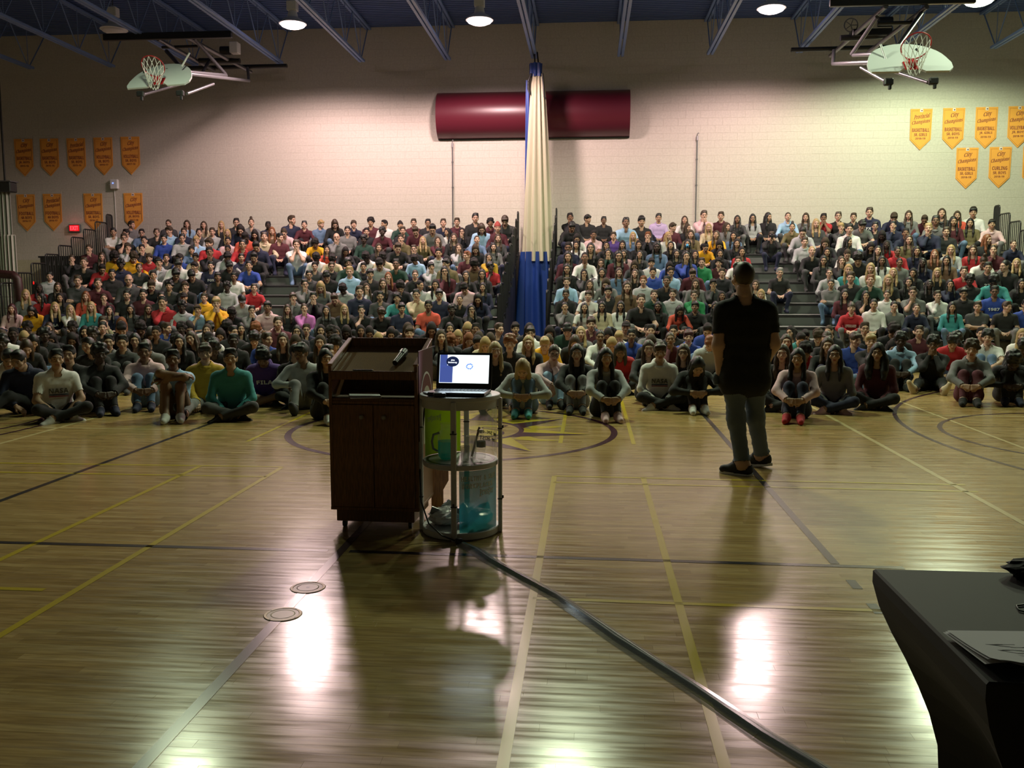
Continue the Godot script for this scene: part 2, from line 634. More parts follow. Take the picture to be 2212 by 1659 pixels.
func ring(b: MB, ctr: Vector2, r: float, w: float, a0 := 0.0, a1 := TAU, y := 0.0014) -> void:
	var segs := int(maxf(12, absf(a1 - a0) * 20))
	for k in segs:
		var a := a0 + (a1 - a0) * k / segs
		var c := a0 + (a1 - a0) * (k + 1) / segs
		var p := Vector2(cos(a), sin(a))
		var q := Vector2(cos(c), sin(c))
		var i := r - w * 0.5
		var o := r + w * 0.5
		b.quad(V(ctr.x + p.x * i, y, ctr.y + p.y * i), V(ctr.x + q.x * i, y, ctr.y + q.y * i), V(ctr.x + q.x * o, y, ctr.y + q.y * o), V(ctr.x + p.x * o, y, ctr.y + p.y * o), Vector3.UP)


func fan(b: MB, pts: Array, y: float) -> void:
	var poly := PackedVector2Array(pts)
	var tris := Geometry2D.triangulate_polygon(poly)
	for k in range(0, tris.size(), 3):
		var p := poly[tris[k]]; var q := poly[tris[k + 1]]; var r := poly[tris[k + 2]]
		b.tri(V(p.x, y, p.y), V(q.x, y, q.y), V(r.x, y, r.y), Vector3.UP, Vector3.UP, Vector3.UP)


func build_court_lines() -> void:
	var fl: Node = get_node("floor")
	var add := func(n: String, b: MB, m: String, label: String):
		var o := put(n, b.mesh(), M[m], fl)
		o.set_meta("label", label)
	var b := MB.new()
	strip(b, Vector2(-4.58, -5.36), Vector2(-4.58, -13.5), 0.055)
	add.call("painted_line", b, "line_black", "black court line running away from camera beside the yellow lines")
	b = MB.new()
	strip(b, Vector2(1.51, -5.4), Vector2(1.51, -13.5), 0.055)
	add.call("painted_line", b, "line_black", "black court line running under the standing man")
	b = MB.new()
	strip(b, Vector2(-9.0, -5.38), Vector2(-1.64, -5.40), 0.05)
	strip(b, Vector2(-1.50, -5.40), Vector2(1.9, -5.36), 0.05)
	add.call("painted_line", b, "line_black", "black line across the floor in front of the lectern")
	b = MB.new()
	for z in [-5.03, -4.65, -4.27, -3.9]:
		strip(b, Vector2(1.515, z - 0.075), Vector2(1.515, z + 0.075), 0.055)
	add.call("dashed_line", b, "line_black", "short grey dashes beside the black table")
	b = MB.new()
	strip(b, Vector2(-1.555, -1.9), Vector2(-1.555, -8.2), 0.055)
	add.call("painted_line", b, "line_purple", "purple centre line passing under the lectern")
	for x in [-3.6, -2.82]:
		b = MB.new()
		strip(b, Vector2(x, -3.6 if x < -3 else -3.2), Vector2(x, -7.9), 0.045)
		add.call("painted_line", b, "line_yellow", "yellow line parallel to the purple centre line, lectern side")
	for x in [-0.285, 0.495]:
		b = MB.new()
		strip(b, Vector2(x, -1.9), Vector2(x, -7.75), 0.045)
		strip(b, Vector2(x, -9.4), Vector2(x, -13.0), 0.045)
		add.call("painted_line", b, "line_yellow", "yellow line parallel to the purple centre line, table side")
	b = MB.new()
	strip(b, Vector2(-3.66, -9.2), Vector2(-3.66, -12.5), 0.045)
	add.call("painted_line", b, "line_yellow", "short yellow line behind the lectern")
	b = MB.new()
	strip(b, Vector2(-6.0, -7.86), Vector2(-2.82, -7.93), 0.045)
	strip(b, Vector2(-6.0, -7.47), Vector2(-2.82, -7.5), 0.045)
	strip(b, Vector2(-6.0, -4.55), Vector2(-3.0, -4.55), 0.045)
	strip(b, Vector2(-0.285, -7.75), Vector2(3.2, -7.7), 0.045)
	strip(b, Vector2(-0.285, -7.5), Vector2(3.2, -7.45), 0.045)
	strip(b, Vector2(-0.285, -4.65), Vector2(1.7, -4.62), 0.04)
	add.call("painted_line", b, "line_yellow", "yellow lines running across the court")
	b = MB.new()
	strip(b, Vector2(-6.23, -7.4), Vector2(-6.23, -12.0), 0.05)
	add.call("painted_line", b, "line_cream", "cream line towards the red bag")
	b = MB.new()
	strip(b, Vector2(3.1, -5.8), Vector2(3.1, -13.0), 0.05)
	strip(b, Vector2(4.52, -9.0), Vector2(4.52, -13.5), 0.04)
	strip(b, Vector2(4.0, -11.9), Vector2(7.0, -11.8), 0.04)
	strip(b, Vector2(-6.6, -9.9), Vector2(-3.7, -9.9), 0.035)
	add.call("painted_line", b, "line_cream", "cream lines on the table side of the court")
	# three point arcs and free throw circles
	b = MB.new()
	ring(b, Vector2(9.9, -10.15), 6.15, 0.055, deg_to_rad(120), deg_to_rad(240))
	add.call("painted_arc", b, "line_purple", "purple three point arc on the table side")
	b = MB.new()
	ring(b, Vector2(6.0, -10.25), 1.92, 0.055)
	add.call("painted_arc", b, "line_purple", "purple free throw circle on the table side")
	b = MB.new()
	ring(b, Vector2(-8.75, -10.15), 1.92, 0.055)
	ring(b, Vector2(-12.95, -10.15), 6.4, 0.05, deg_to_rad(-60), deg_to_rad(60))
	add.call("painted_arc", b, "line_purple", "purple circle and arc by the red bag")
	# centre emblem: a sun with two letters
	var c := Vector2(-1.56, -10.16)
	b = MB.new()
	ring(b, c, 1.87, 0.075)
	ring(b, c, 0.80, 0.06)
	add.call("emblem_ring", b, "line_purple", "purple rings of the centre court sun emblem")
	var by := MB.new()
	var bp := MB.new()
	for k in 8:
		var a := TAU * k / 8.0 + 0.12
		var d := Vector2(cos(a), sin(a))
		var s := Vector2(-d.y, d.x)
		var tip := c + d * 1.62
		fan(bp, [c + d * 0.84, c + (d + s * 0.42).normalized() * 0.84, tip], 0.0015)
		fan(by, [c + d * 0.84, tip, c + (d - s * 0.36).normalized() * 0.84], 0.0015)
		var a2 := a + TAU / 16.0
		var e := Vector2(cos(a2), sin(a2))
		var f := Vector2(-e.y, e.x)
		fan(by, [c + e * 0.90 - f * 0.16, c + e * 1.15 - f * 0.05, c + e * 1.42 - f * 0.10, c + e * 1.22 + f * 0.07, c + e * 0.92 + f * 0.12], 0.0013)
	add.call("emblem_ray", bp, "line_purple", "purple sun rays of the centre court emblem")
	add.call("emblem_ray", by, "line_yellow", "yellow sun rays of the centre court emblem")
	var flat := Transform3D(Basis(Vector3.RIGHT, Vector3.FORWARD, Vector3.UP), V(c.x, 0.0012, c.y))
	letters(fl, "emblem_letter", "OS", 1.24, 0.86, flat, M["line_purple"], 0.001)
	letters(fl, "emblem_letter", "OS", 1.16, 0.78, flat.translated(V(0, 0.0006, 0)), M["line_yellow"], 0.001)


# ------------------------------------------------------------------ ceiling steel

func build_ceiling() -> void:
	var xs := [-17.9, -15.6, -13.24, -10.85, -8.45, -6.18, -3.83, -1.5, 0.78, 3.11, 5.39, 7.84, 10.24, 12.6, 14.9]
	for i in xs.size():
		var x: float = xs[i]
		var where := "beside the dividing curtain" if i == 7 else ("counted %s from the exit sign side" % ORD[i + 1])
		var o := thing("roof_joist", "blue open-web steel roof joist, %s" % where, "roof joist", V(x, 0, 0), 0.0, "blue roof joists")
		if i == 7:
			o.set_meta("label", "blue roof joist directly above the gathered dividing curtain")
		var yb := 7.7
		var yt := CEILING_Y - 0.05
		var z0 := 6.0
		var z1 := -24.5
		var b := MB.new()
		for s in [-0.045, 0.045]:
			b.bar(V(s, yt, z0), V(s, yt, WALL_Z + 0.02), 0.065, 0.06, 0.004)
		put("top_chord", b.mesh(), M["joist_blue"], o)
		b = MB.new()
		for s in [-0.05, 0.05]:
			b.bar(V(s, yb, z0), V(s, yb, z1), 0.07, 0.065, 0.004)
		put("bottom_chord", b.mesh(), M["joist_blue"], o)
		b = MB.new()
		b.tube([V(0, yb, z1 + 0.12), V(0, yt, WALL_Z + 0.1)], 0.017, 8)
		var z := z1 + 0.15
		while z < z0 - 2.2:
			b.tube([V(0, yb, z), V(0, yt, z)], 0.009, 6)
			b.tube([V(0, yb, z), V(0, yt, z + 0.75)], 0.015, 6)
			b.tube([V(0, yt, z + 0.75), V(0, yb, z + 1.5)], 0.015, 6)
			z += 1.5
		put("web", b.mesh(), M["joist_blue"], o)


const ORD := ["", "first", "second", "third", "fourth", "fifth", "sixth", "seventh", "eighth", "ninth", "tenth", "eleventh", "twelfth", "thirteenth", "fourteenth", "fifteenth", "sixteenth", "seventeenth", "eighteenth", "nineteenth", "twentieth", "twenty-first", "twenty-second", "twenty-third", "twenty-fourth", "twenty-fifth", "twenty-sixth", "twenty-seventh", "twenty-eighth", "twenty-ninth", "thirtieth"]


# ------------------------------------------------------------------ on the back wall

func banner(x: float, top: float, l1: String, l2: String, l3: String, year: String, label: String) -> void:
	var o := thing("pennant_banner", label, "banner", V(x, top, WALL_Z + 0.012), 0.0, "orange championship banners")
	var w := 0.565
	var b := MB.new()
	b.prism(PackedVector2Array([Vector2(-w / 2, 0), Vector2(w / 2, 0), Vector2(w / 2 - 0.01, -0.80), Vector2(0, -1.075), Vector2(-w / 2 + 0.01, -0.80)]), 0.008, Transform3D.IDENTITY)
	put("cloth", b.mesh(), M["banner"], o)
	b = MB.new()
	var i := w / 2 - 0.035
	var pts := [Vector2(-0.07, -0.05), Vector2(-i, -0.05), Vector2(-i + 0.008, -0.79), Vector2(0, -1.03), Vector2(i - 0.008, -0.79), Vector2(i, -0.05), Vector2(0.07, -0.05)]
	for k in pts.size() - 1:
		b.bar(V(pts[k].x, pts[k].y, 0.009), V(pts[k + 1].x, pts[k + 1].y, 0.009), 0.002, 0.011, 0.0005, Vector3.BACK)
	put("border", b.mesh(), M["banner_print"], o)
	b = MB.new()
	b.box(V(0, -0.045, 0.01), V(0.075, 0.075, 0.006), 0.002)
	put("clip", b.mesh(), M["white_paint"], o)
	b = MB.new()
	b.box(V(0.006, -0.047, 0.014), V(0.035, 0.03, 0.004), 0.001)
	put("clip_print", b.mesh(), M["banner_print"], o)
	var slant := Transform3D(Basis(V(1, 0.13, 0), V(0.22, 1, 0), V(0, 0, 1)), V(0.0, 0, 0.009))
	letters(o, "script_print", l1, 0.20 if l1.length() < 6 else 0.40, 0.15 if l1.length() < 6 else 0.12, slant.translated(V(0.02, -0.19, 0)), M["banner_print"], 0.003, "Droid Serif", true)
	letters(o, "script_print", "Champions", 0.46, 0.13, slant.translated(V(0, -0.345, 0)), M["banner_print"], 0.003, "Droid Serif", true)
	var f := Transform3D(Basis.IDENTITY, V(0, 0, 0.009))
	letters(o, "sport_print", l2, minf(0.44, 0.055 * l2.length()), 0.095, f.translated(V(0, -0.555, 0)), M["banner_print"], 0.003)
	letters(o, "team_print", l3, 0.33, 0.075, f.translated(V(0, -0.675, 0)), M["banner_print"], 0.003)
	letters(o, "year_print", year, 0.26, 0.05, f.translated(V(0, -0.775, 0)), M["banner_print"], 0.003)


func build_wall_things() -> void:
	var C := "City"
	var P := "Provincial"
	banner(-16.49, 5.90, C, "BASKETBALL", "JR. BOYS", "2015-16", "orange pennant reading City Champions Basketball Jr Boys 2015-16, on shaded end of wall")
	banner(-15.70, 5.90, C, "BASKETBALL", "SR. BOYS", "2015-16", "orange pennant reading City Champions Basketball Sr Boys 2015-16, in the upper row of five")
	banner(-14.88, 5.90, P, "BASKETBALL", "SR. BOYS", "2015-16", "orange pennant reading Provincial Champions Basketball Sr Boys 2015-16")
	banner(-14.06, 5.91, C, "VOLLEYBALL", "SR. BOYS", "2016-17", "orange pennant reading City Champions Volleyball Sr Boys 2016-17, above the white wall box")
	banner(-13.24, 5.92, C, "VOLLEYBALL", "SR. BOYS", "2017-18", "orange pennant reading City Champions Volleyball Sr Boys 2017-18, last of upper row of five")
	banner(-16.52, 4.31, C, "FOOTBALL", "4A BOYS", "2016-17", "orange pennant reading City Champions Football 4A Boys, in the lower row")
	banner(-15.70, 4.32, P, "FOOTBALL", "4A BOYS", "2016-17", "orange pennant reading Provincial Champions Football 4A Boys, in the lower row")
	banner(-14.45, 4.32, C, "BASKETBALL", "SR. BOYS", "2016-17", "orange pennant reading City Champions Basketball Sr Boys 2016-17, above bleacher rails")
	banner(-13.23, 4.32, C, "VOLLEYBALL", "JR. BOYS", "2017-18", "orange pennant reading City Champions Volleyball Jr Boys 2017-18, half hidden by top bench")
	banner(8.82, 6.35, P, "BASKETBALL", "SR. GIRLS", "2018-19", "orange pennant reading Provincial Champions Basketball Sr Girls 2018-19")
	banner(9.66, 6.36, C, "BASKETBALL", "SR. BOYS", "2018-19", "orange pennant reading City Champions Basketball Sr Boys 2018-19")
	banner(10.50, 6.37, C, "BASKETBALL", "JR. GIRLS", "2018-19", "orange pennant reading City Champions Basketball Jr Girls 2018-19")
	banner(11.33, 6.38, C, "VOLLEYBALL", "JR. BOYS", "2018-19", "orange pennant reading City Champions Volleyball Jr Boys 2018-19, cut by frame edge")
	banner(10.06, 5.32, C, "BASKETBALL", "SR. GIRLS", "2018-19", "orange pennant reading City Champions Basketball Sr Girls 2018-19, in the lower pair")
	banner(10.91, 5.33, C, "CURLING", "SR. BOYS", "2018-19", "orange pennant reading City Champions Curling Sr Boys 2018-19")
	banner(11.77, 5.34, C, "BASKETBALL", "JR. BOYS", "2018-19", "orange pennant almost wholly cut by frame edge, beside the curling banner")
	# two maroon half round covers
	for k in 2:
		var xa := -4.235 if k == 0 else -1.43
		var xb := -1.86 if k == 0 else 1.075
		var o := thing("half_round_cover", "maroon vinyl half-round wall cover %s" % ["lit with a bright sheen, pipe below it", "in shade on the table side of the curtain"][k], "wall cover", V((xa + xb) * 0.5, 6.35, WALL_Z), 0.0, "half round wall covers")
		if k == 0:
			xb = -1.50
			o.position.x = (xa + xb) * 0.5
		var b := MB.new()
		var r := 0.63
		var hx := (xb - xa) * 0.5
		var n := 20
		for s in n:
			var a := -PI / 2 + PI * s / n
			var c := -PI / 2 + PI * (s + 1) / n
			var na := V(0, sin(a), cos(a)); var nc := V(0, sin(c), cos(c))
			var pa := V(0, sin(a) * r, cos(a) * 0.5); var pc := V(0, sin(c) * r, cos(c) * 0.5)
			b.quads(V(-hx, 0, 0) + pa, V(hx, 0, 0) + pa, V(hx, 0, 0) + pc, V(-hx, 0, 0) + pc, na, na, nc, nc)
		put("cover", b.mesh(), M["maroon_vinyl"], o)
		for e in [-1.0, 1.0]:
			b = MB.new()
			for s in n:
				var a := -PI / 2 + PI * s / n
				var c := -PI / 2 + PI * (s + 1) / n
				b.tri(V(hx * e, 0, 0), V(hx * e, sin(a) * r, cos(a) * 0.5), V(hx * e, sin(c) * r, cos(c) * 0.5), V(e, 0, 0), V(e, 0, 0), V(e, 0, 0))
			put("end_panel", b.mesh(), M["maroon_vinyl"], o)
		b = MB.new()
		b.box(V(0, -r - 0.005, 0.03), V(hx * 2.0, 0.03, 0.06), 0.004)
		put("bottom_rail", b.mesh(), M["black_steel"], o)
	# conduits with a hook at the top
	for k in 2:
		var x := -3.84 if k == 0 else 2.925
		var o := thing("wall_conduit", ["thin grey conduit pipe below the maroon cover", "thin grey conduit pipe ending in a hook on bare wall"][k], "pipe", V(x, 0, WALL_Z + 0.035), 0.0, "wall conduits")
		var top := 5.62 if k == 0 else 5.72
		var b := MB.new()
		b.tube([V(0, 2.3, 0), V(0, top - 0.12, 0)], 0.016, 8)
		put("pipe", b.mesh(), M["grey_steel"], o)
		b = MB.new()
		b.box(V(0, top - 0.06, 0), V(0.055, 0.13, 0.05), 0.01)
		b.tube([V(0, top, 0.0), V(0, top + 0.06, 0.01), V(0.02, top + 0.08, 0.03), V(0.03, top + 0.05, 0.05)], 0.012, 8)
		put("hook", b.mesh(), M["silver"], o)
		for y in [3.4, 4.4, 5.1]:
			b = MB.new()
			b.box(V(0, y, -0.012), V(0.06, 0.025, 0.03), 0.004)
			put("pipe_strap", b.mesh(), M["grey_steel"], o)
	# exit sign
	var ex := thing("exit_sign", "small red lit EXIT sign below the orange banners", "exit sign", V(-15.03, 3.32, WALL_Z + 0.05))
	var b := MB.new()
	b.box(Vector3.ZERO, V(0.36, 0.22, 0.07), 0.01)
	put("housing", b.mesh(), M["grey_steel"], ex)
	var em := mat("exit_red", Color(0.3, 0.01, 0.015), 0.4)
	em.emission_enabled = true
	em.emission = Color(1.0, 0.08, 0.12)
	em.emission_energy_multiplier = 0.35
	b = MB.new()
	b.box(V(0, 0, 0.037), V(0.30, 0.165, 0.004), 0.001)
	put("sign_face", b.mesh(), em, ex)
	var el := mat("exit_letters", Color(0.5, 0.1, 0.1), 0.4)
	el.emission_enabled = true
	el.emission = Color(1.0, 0.25, 0.3)
	el.emission_energy_multiplier = 1.3
	letters(ex, "sign_letters", "EXIT", 0.24, 0.12, Transform3D(Basis.IDENTITY, V(0, 0, 0.04)), el, 0.004)
	var exl := OmniLight3D.new()
	exl.name = "sign_light"
	exl.position = V(0, 0, 0.12)
	exl.light_color = Color(1, 0.15, 0.2)
	exl.light_energy = 0.02
	exl.omni_range = 8.0
	exl.omni_attenuation = 2.0
	exl.light_size = 0.1
	exl.shadow_enabled = true
	ex.add_child(exl)
	# wall box with a blue pilot light
	var wb := thing("wall_router", "small white wall box with a blue pilot light among banners", "wall box", V(-13.78, 4.57, WALL_Z + 0.06))
	b = MB.new()
	b.box(V(0.03, 0, 0), V(0.24, 0.28, 0.1), 0.02)
	put("case", b.mesh(), M["white_paint"], wb)
	b = MB.new()
	b.tube([V(-0.09, 0, -0.04), V(-0.17, 0, -0.05)], 0.022, 8)
	put("bracket", b.mesh(), M["white_paint"], wb)
	var bl := mat("pilot_blue", Color(0.05, 0.08, 0.5), 0.4)
	bl.emission_enabled = true
	bl.emission = Color(0.3, 0.4, 1.0)
	bl.emission_energy_multiplier = 4.0
	b = MB.new()
	b.lathe([Vector2(0.0, 0.014), Vector2(0.014, 0.008), Vector2(0.018, 0.0)], Vector3.ZERO, 12)
	put("pilot_light", b.mesh(), bl, wb, Transform3D(Basis(Vector3.RIGHT, PI / 2), V(0.01, 0.03, 0.05)))
	b = MB.new()
	b.tube([V(0, -0.15, -0.04), V(0.0, -0.9, -0.045), V(-0.02, -1.6, -0.045)], 0.008, 6)
	put("cable", b.mesh(), M["white_paint"], wb)
	# equipment trunk behind the bleacher rails
	var tr := thing("equipment_cabinet", "black equipment cabinet with faint white marks behind the bleacher rails", "cabinet", V(-14.95, 0, -24.75))
	b = MB.new()
	b.box(V(0, 1.24, 0), V(1.35, 2.48, 0.7), 0.02)
	put("body", b.mesh(), M["black_plastic"], tr)
	b = MB.new()
	b.box(V(0, 2.46, 0), V(1.42, 0.05, 0.76), 0.01)
	put("lid", b.mesh(), M["black_steel"], tr)
	for k in 4:
		b = MB.new()
		b.bar(V(-0.38 + k * 0.13, 2.22, 0.353), V(-0.36 + k * 0.13, 2.36, 0.353), 0.05, 0.004, 0.001)
		put("white_mark", b.mesh(), mat("chalk", Color(0.12, 0.12, 0.12), 0.9), tr)
	# stored drape, valance box and padded frame at the far corner
	var dr := thing("corner_drape", "pale gathered drape hanging at the shaded corner beside the banners", "drape", V(-15.35, 0, -22.0))
	b = MB.new()
	folded_sheet(b, -0.75, 0.55, 4.15, 2.9, 15, 0.07)
	put("upper_cloth", b.mesh(), mat("drape_grey", Color(0.36, 0.36, 0.31), 0.85), dr)
	b = MB.new()
	folded_sheet(b, -0.78, 0.62, 2.95, 0.05, 17, 0.08)
	put("lower_cloth", b.mesh(), mat("drape_pale", Color(0.42, 0.41, 0.35), 0.85), dr)
	var va := thing("valance_box", "dark box rail above the pale corner drape", "valance", V(-15.3, 4.15, -22.0))
	b = MB.new()
	b.box(V(-0.1, 0, 0), V(1.45, 0.26, 0.3), 0.02)
	put("box_rail", b.mesh(), M["black_steel"], va)
	b = MB.new()
	b.box(V(-0.1, 0.14, 0), V(1.5, 0.03, 0.34), 0.006)
	put("cover_strip", b.mesh(), M["grey_steel"], va)
	b = MB.new()
	b.bar(V(-0.6, 0.15, 0), V(-0.6, CEILING_Y - 4.15, 0), 0.04, 0.04)
	b.bar(V(0.4, 0.15, 0), V(0.4, CEILING_Y - 4.15, 0), 0.04, 0.04)
	put("hanger", b.mesh(), M["black_steel"], va)
	var pf := thing("padded_goal_frame", "dark maroon padded goal frame standing at the shaded corner", "goal frame", V(-13.92, 0, -20.2))
	b = MB.new()
	b.tube([V(0.42, 0.02, 0), V(0.42, 1.55, 0), V(0.40, 1.80, 0), V(0.30, 1.90, 0), V(-0.05, 1.93, 0), V(-1.3, 1.95, 0)], 0.10, 12)
	put("padding", b.mesh(), mat("pad_maroon", Color(0.04, 0.012, 0.012), 0.5), pf)
	b = MB.new()
	for k in 9:
		b.tube([V(-1.2 + k * 0.19, 1.86, -0.02), V(-1.25 + k * 0.2, 1.0, -0.1), V(-1.2 + k * 0.19, 0.1, -0.3)], 0.006, 5)
	for k in 6:
		b.tube([V(-1.25, 0.3 + k * 0.27, -0.15), V(0.38, 0.3 + k * 0.27, -0.15)], 0.005, 5)
	put("goal_net", b.mesh(), mat("net_brown", Color(0.16, 0.11, 0.08), 0.9), pf)
	var rl := thing("pilot_lamp", "tiny red pilot lamp glowing between the bleacher rails", "pilot lamp", V(-14.3, 1.72, -22.0))
	b = MB.new()
	b.box(V(0, -0.03, -0.03), V(0.10, 0.10, 0.06), 0.01)
	b.box(V(0, -0.9, -0.05), V(0.05, 1.65, 0.05), 0.005)
	put("stand", b.mesh(), M["black_plastic"], rl)
	b = MB.new()
	b.lathe([Vector2(0.0, 0.02), Vector2(0.025, 0.01), Vector2(0.035, 0.0)], Vector3.ZERO, 12)
	var rr := mat("pilot_red", Color(0.5, 0.02, 0.02), 0.4)
	rr.emission_enabled = true
	rr.emission = Color(1.0, 0.05, 0.04)
	rr.emission_energy_multiplier = 3.0
	put("lamp_lens", b.mesh(), rr, rl, Transform3D(Basis(Vector3.RIGHT, PI / 2), V(0, 0, 0)))


func folded_sheet(b: MB, xa: float, xb: float, ya: float, yb: float, folds: int, amp: float, taper := 1.0) -> void:
	# a hanging cloth with thickness, folded along x
	var n := folds * 6
	for side in 2:
		for k in n:
			var p := []
			for q in 2:
				var f := float(k + q) / n
				var x := lerpf(xa, xb, f)
				var z := sin(f * folds * TAU) * amp * (1.0 + 0.4 * sin(f * 17.0)) - side * 0.012
				var dz := cos(f * folds * TAU) * amp * folds * TAU / (xb - xa)
				var nn := V(-dz, 0, 1).normalized() * (1.0 if side == 0 else -1.0)
				p.append([V(x, ya, z), V(x * taper, yb, z * 1.15), nn])
			b.quads(p[0][0], p[1][0], p[1][1], p[0][1], p[0][2], p[1][2], p[1][2], p[0][2])


# ------------------------------------------------------------------ folded basketball units

func pipe(o: Node3D, n: String, pts: Array, r: float, m: String) -> void:
	var b := MB.new()
	b.tube(pts, r, 10)
	put(n, b.mesh(), M[m], o)


func build_hoops() -> void:
	var l := thing("ceiling_hoop", "folded ceiling basketball hoop with white fan backboard above the banners on lectern side", "basketball hoop", Vector3.ZERO, 0.0, "ceiling folded hoops")
	pipe(l, "support_pipe", [V(-11.4, 7.56, -24.3), V(-8.2, 7.57, -24.3)], 0.055, "black_steel")
	var b := MB.new()
	b.bar(V(-11.75, 7.62, -21.4), V(-8.55, 7.62, -21.4), 0.10, 0.16, 0.01)
	put("support_beam", b.mesh(), M["black_steel"], l)
	pipe(l, "fold_arm", [V(-10.44, 7.58, -21.5), V(-10.23, 7.48, -24.25)], 0.05, "grey_steel")
	pipe(l, "fold_arm", [V(-9.70, 7.60, -21.4), V(-9.25, 7.45, -24.4)], 0.05, "grey_steel")
	pipe(l, "fold_arm", [V(-9.53, 7.57, -21.5), V(-9.23, 6.98, -22.6)], 0.045, "grey_steel")
	pipe(l, "fold_arm", [V(-10.47, 7.42, -22.0), V(-9.10, 6.45, -20.0)], 0.05, "black_steel")
	pipe(l, "cross_pipe", [V(-10.68, 7.57, -22.2), V(-9.77, 7.58, -22.2)], 0.035, "black_steel")
	pipe(l, "winch_drum", [V(-10.22, 7.50, -23.3), V(-9.12, 7.48, -23.3)], 0.07, "black_steel")
	b = MB.new()
	b.box(V(-9.24, 7.80, -23.3), V(0.22, 0.28, 0.25), 0.015)
	put("winch_box", b.mesh(), M["white_paint"], l)
	pipe(l, "winch_motor", [V(-9.62, 7.74, -23.3), V(-9.38, 7.74, -23.3)], 0.11, "black_steel")
	pipe(l, "lower_arm", [V(-9.15, 6.30, -19.2), V(-9.17, 6.93, -22.5)], 0.04, "grey_steel")
	pipe(l, "lower_arm", [V(-8.75, 6.22, -19.2), V(-9.08, 7.08, -23.8), V(-9.15, 7.45, -23.9)], 0.04, "grey_steel")
	pipe(l, "lower_arm", [V(-9.6, 6.25, -19.1), V(-9.8, 7.0, -22.5), V(-9.7, 7.5, -22.9)], 0.04, "black_steel")
	pipe(l, "brace", [V(-8.56, 5.72, -18.85), V(-8.71, 6.3, -20.6)], 0.03, "grey_steel")
	pipe(l, "brace", [V(-9.52, 5.72, -18.85), V(-9.2, 6.25, -20.2)], 0.03, "grey_steel")
	pipe(l, "brace", [V(-8.75, 6.25, -19.5), V(-9.7, 6.3, -19.5)], 0.035, "black_steel")
	pipe(l, "lock_handle", [V(-8.72, 6.32, -19.0), V(-8.58, 6.62, -19.1)], 0.018, "white_paint")
	for x in [-9.52, -8.65]:
		b = MB.new()
		b.box(V(x, 5.70, -18.72), V(0.16, 0.12, 0.10), 0.02)
		b.box(V(x + 0.03, 5.64, -18.70), V(0.05, 0.16, 0.05), 0.01)
		put("clamp", b.mesh(), M["black_steel"], l)
	backboard(l, V(-9.14, 5.86, -18.75), 0.06)
	var r := thing("ceiling_hoop", "folded ceiling basketball hoop with grey fan backboard beside greenish lamp on table side", "basketball hoop", Vector3.ZERO, 0.0, "ceiling folded hoops")
	pipe(r, "support_pipe", [V(5.0, 7.53, -23.6), V(8.15, 7.55, -23.6)], 0.055, "black_steel")
	b = MB.new()
	b.bar(V(5.0, 7.58, -20.0), V(7.95, 7.58, -20.0), 0.10, 0.17, 0.01)
	put("support_beam", b.mesh(), M["black_steel"], r)
	pipe(r, "fold_arm", [V(6.15, 7.48, -20.0), V(6.0, 7.40, -23.75)], 0.05, "grey_steel")
	pipe(r, "fold_arm", [V(6.10, 7.38, -20.4), V(5.93, 6.91, -21.6)], 0.045, "grey_steel")
	pipe(r, "fold_arm", [V(6.98, 7.45, -20.0), V(6.56, 7.16, -22.5)], 0.05, "grey_steel")
	pipe(r, "fold_arm", [V(6.94, 7.38, -20.2), V(5.71, 6.06, -18.0)], 0.045, "black_steel")
	pipe(r, "cross_pipe", [V(6.17, 7.30, -20.6), V(6.99, 7.30, -20.6)], 0.04, "black_steel")
	pipe(r, "winch_drum", [V(5.77, 7.37, -22.0), V(6.93, 7.42, -22.0)], 0.07, "black_steel")
	b = MB.new()
	b.box(V(6.45, 7.46, -22.0), V(0.9, 0.16, 0.3), 0.02)
	put("winch_box", b.mesh(), M["black_steel"], r)
	b = MB.new()
	var ringp := []
	for k in 20:
		var a := TAU * k / 20.0
		ringp.append(V(5.97 + cos(a) * 0.15, 7.63 + sin(a) * 0.15, -21.9))
	b.tube(ringp, 0.015, 8, false, true)
	for k in 5:
		var a := TAU * k / 5.0
		b.tube([V(5.97, 7.63, -21.9), V(5.97 + cos(a) * 0.15, 7.63 + sin(a) * 0.15, -21.9)], 0.010, 6)
	put("pulley_wheel", b.mesh(), M["grey_steel"], r)
	pipe(r, "winch_motor", [V(6.55, 7.66, -21.8), V(6.85, 7.66, -21.8)], 0.11, "black_steel")
	pipe(r, "lower_arm", [V(5.89, 7.35, -23.0), V(5.83, 6.98, -22.8), V(5.05, 5.58, -16.7)], 0.045, "grey_steel")
	pipe(r, "lower_arm", [V(5.94, 6.86, -21.5), V(5.35, 5.75, -16.8)], 0.04, "grey_steel")
	pipe(r, "lower_arm", [V(6.3, 7.1, -22.4), V(5.75, 5.65, -16.7)], 0.045, "black_steel")
	pipe(r, "brace", [V(5.27, 5.9, -18.5), V(5.02, 5.11, -16.1)], 0.03, "grey_steel")
	pipe(r, "brace", [V(5.60, 5.85, -18.3), V(5.70, 5.09, -16.1)], 0.03, "grey_steel")
	pipe(r, "lock_handle", [V(5.02, 5.50, -16.2), V(4.95, 5.78, -16.3)], 0.018, "silver")
	pipe(r, "lock_handle", [V(5.62, 5.55, -16.3), V(5.58, 5.72, -16.4)], 0.018, "black_steel")
	for x in [5.0, 5.73]:
		b = MB.new()
		b.box(V(x, 5.08, -15.95), V(0.15, 0.12, 0.10), 0.02)
		b.box(V(x + 0.02, 5.03, -15.93), V(0.05, 0.16, 0.05), 0.01)
		put("clamp", b.mesh(), M["black_steel"], r)
	backboard(r, V(5.37, 5.24, -15.95), 0.0)


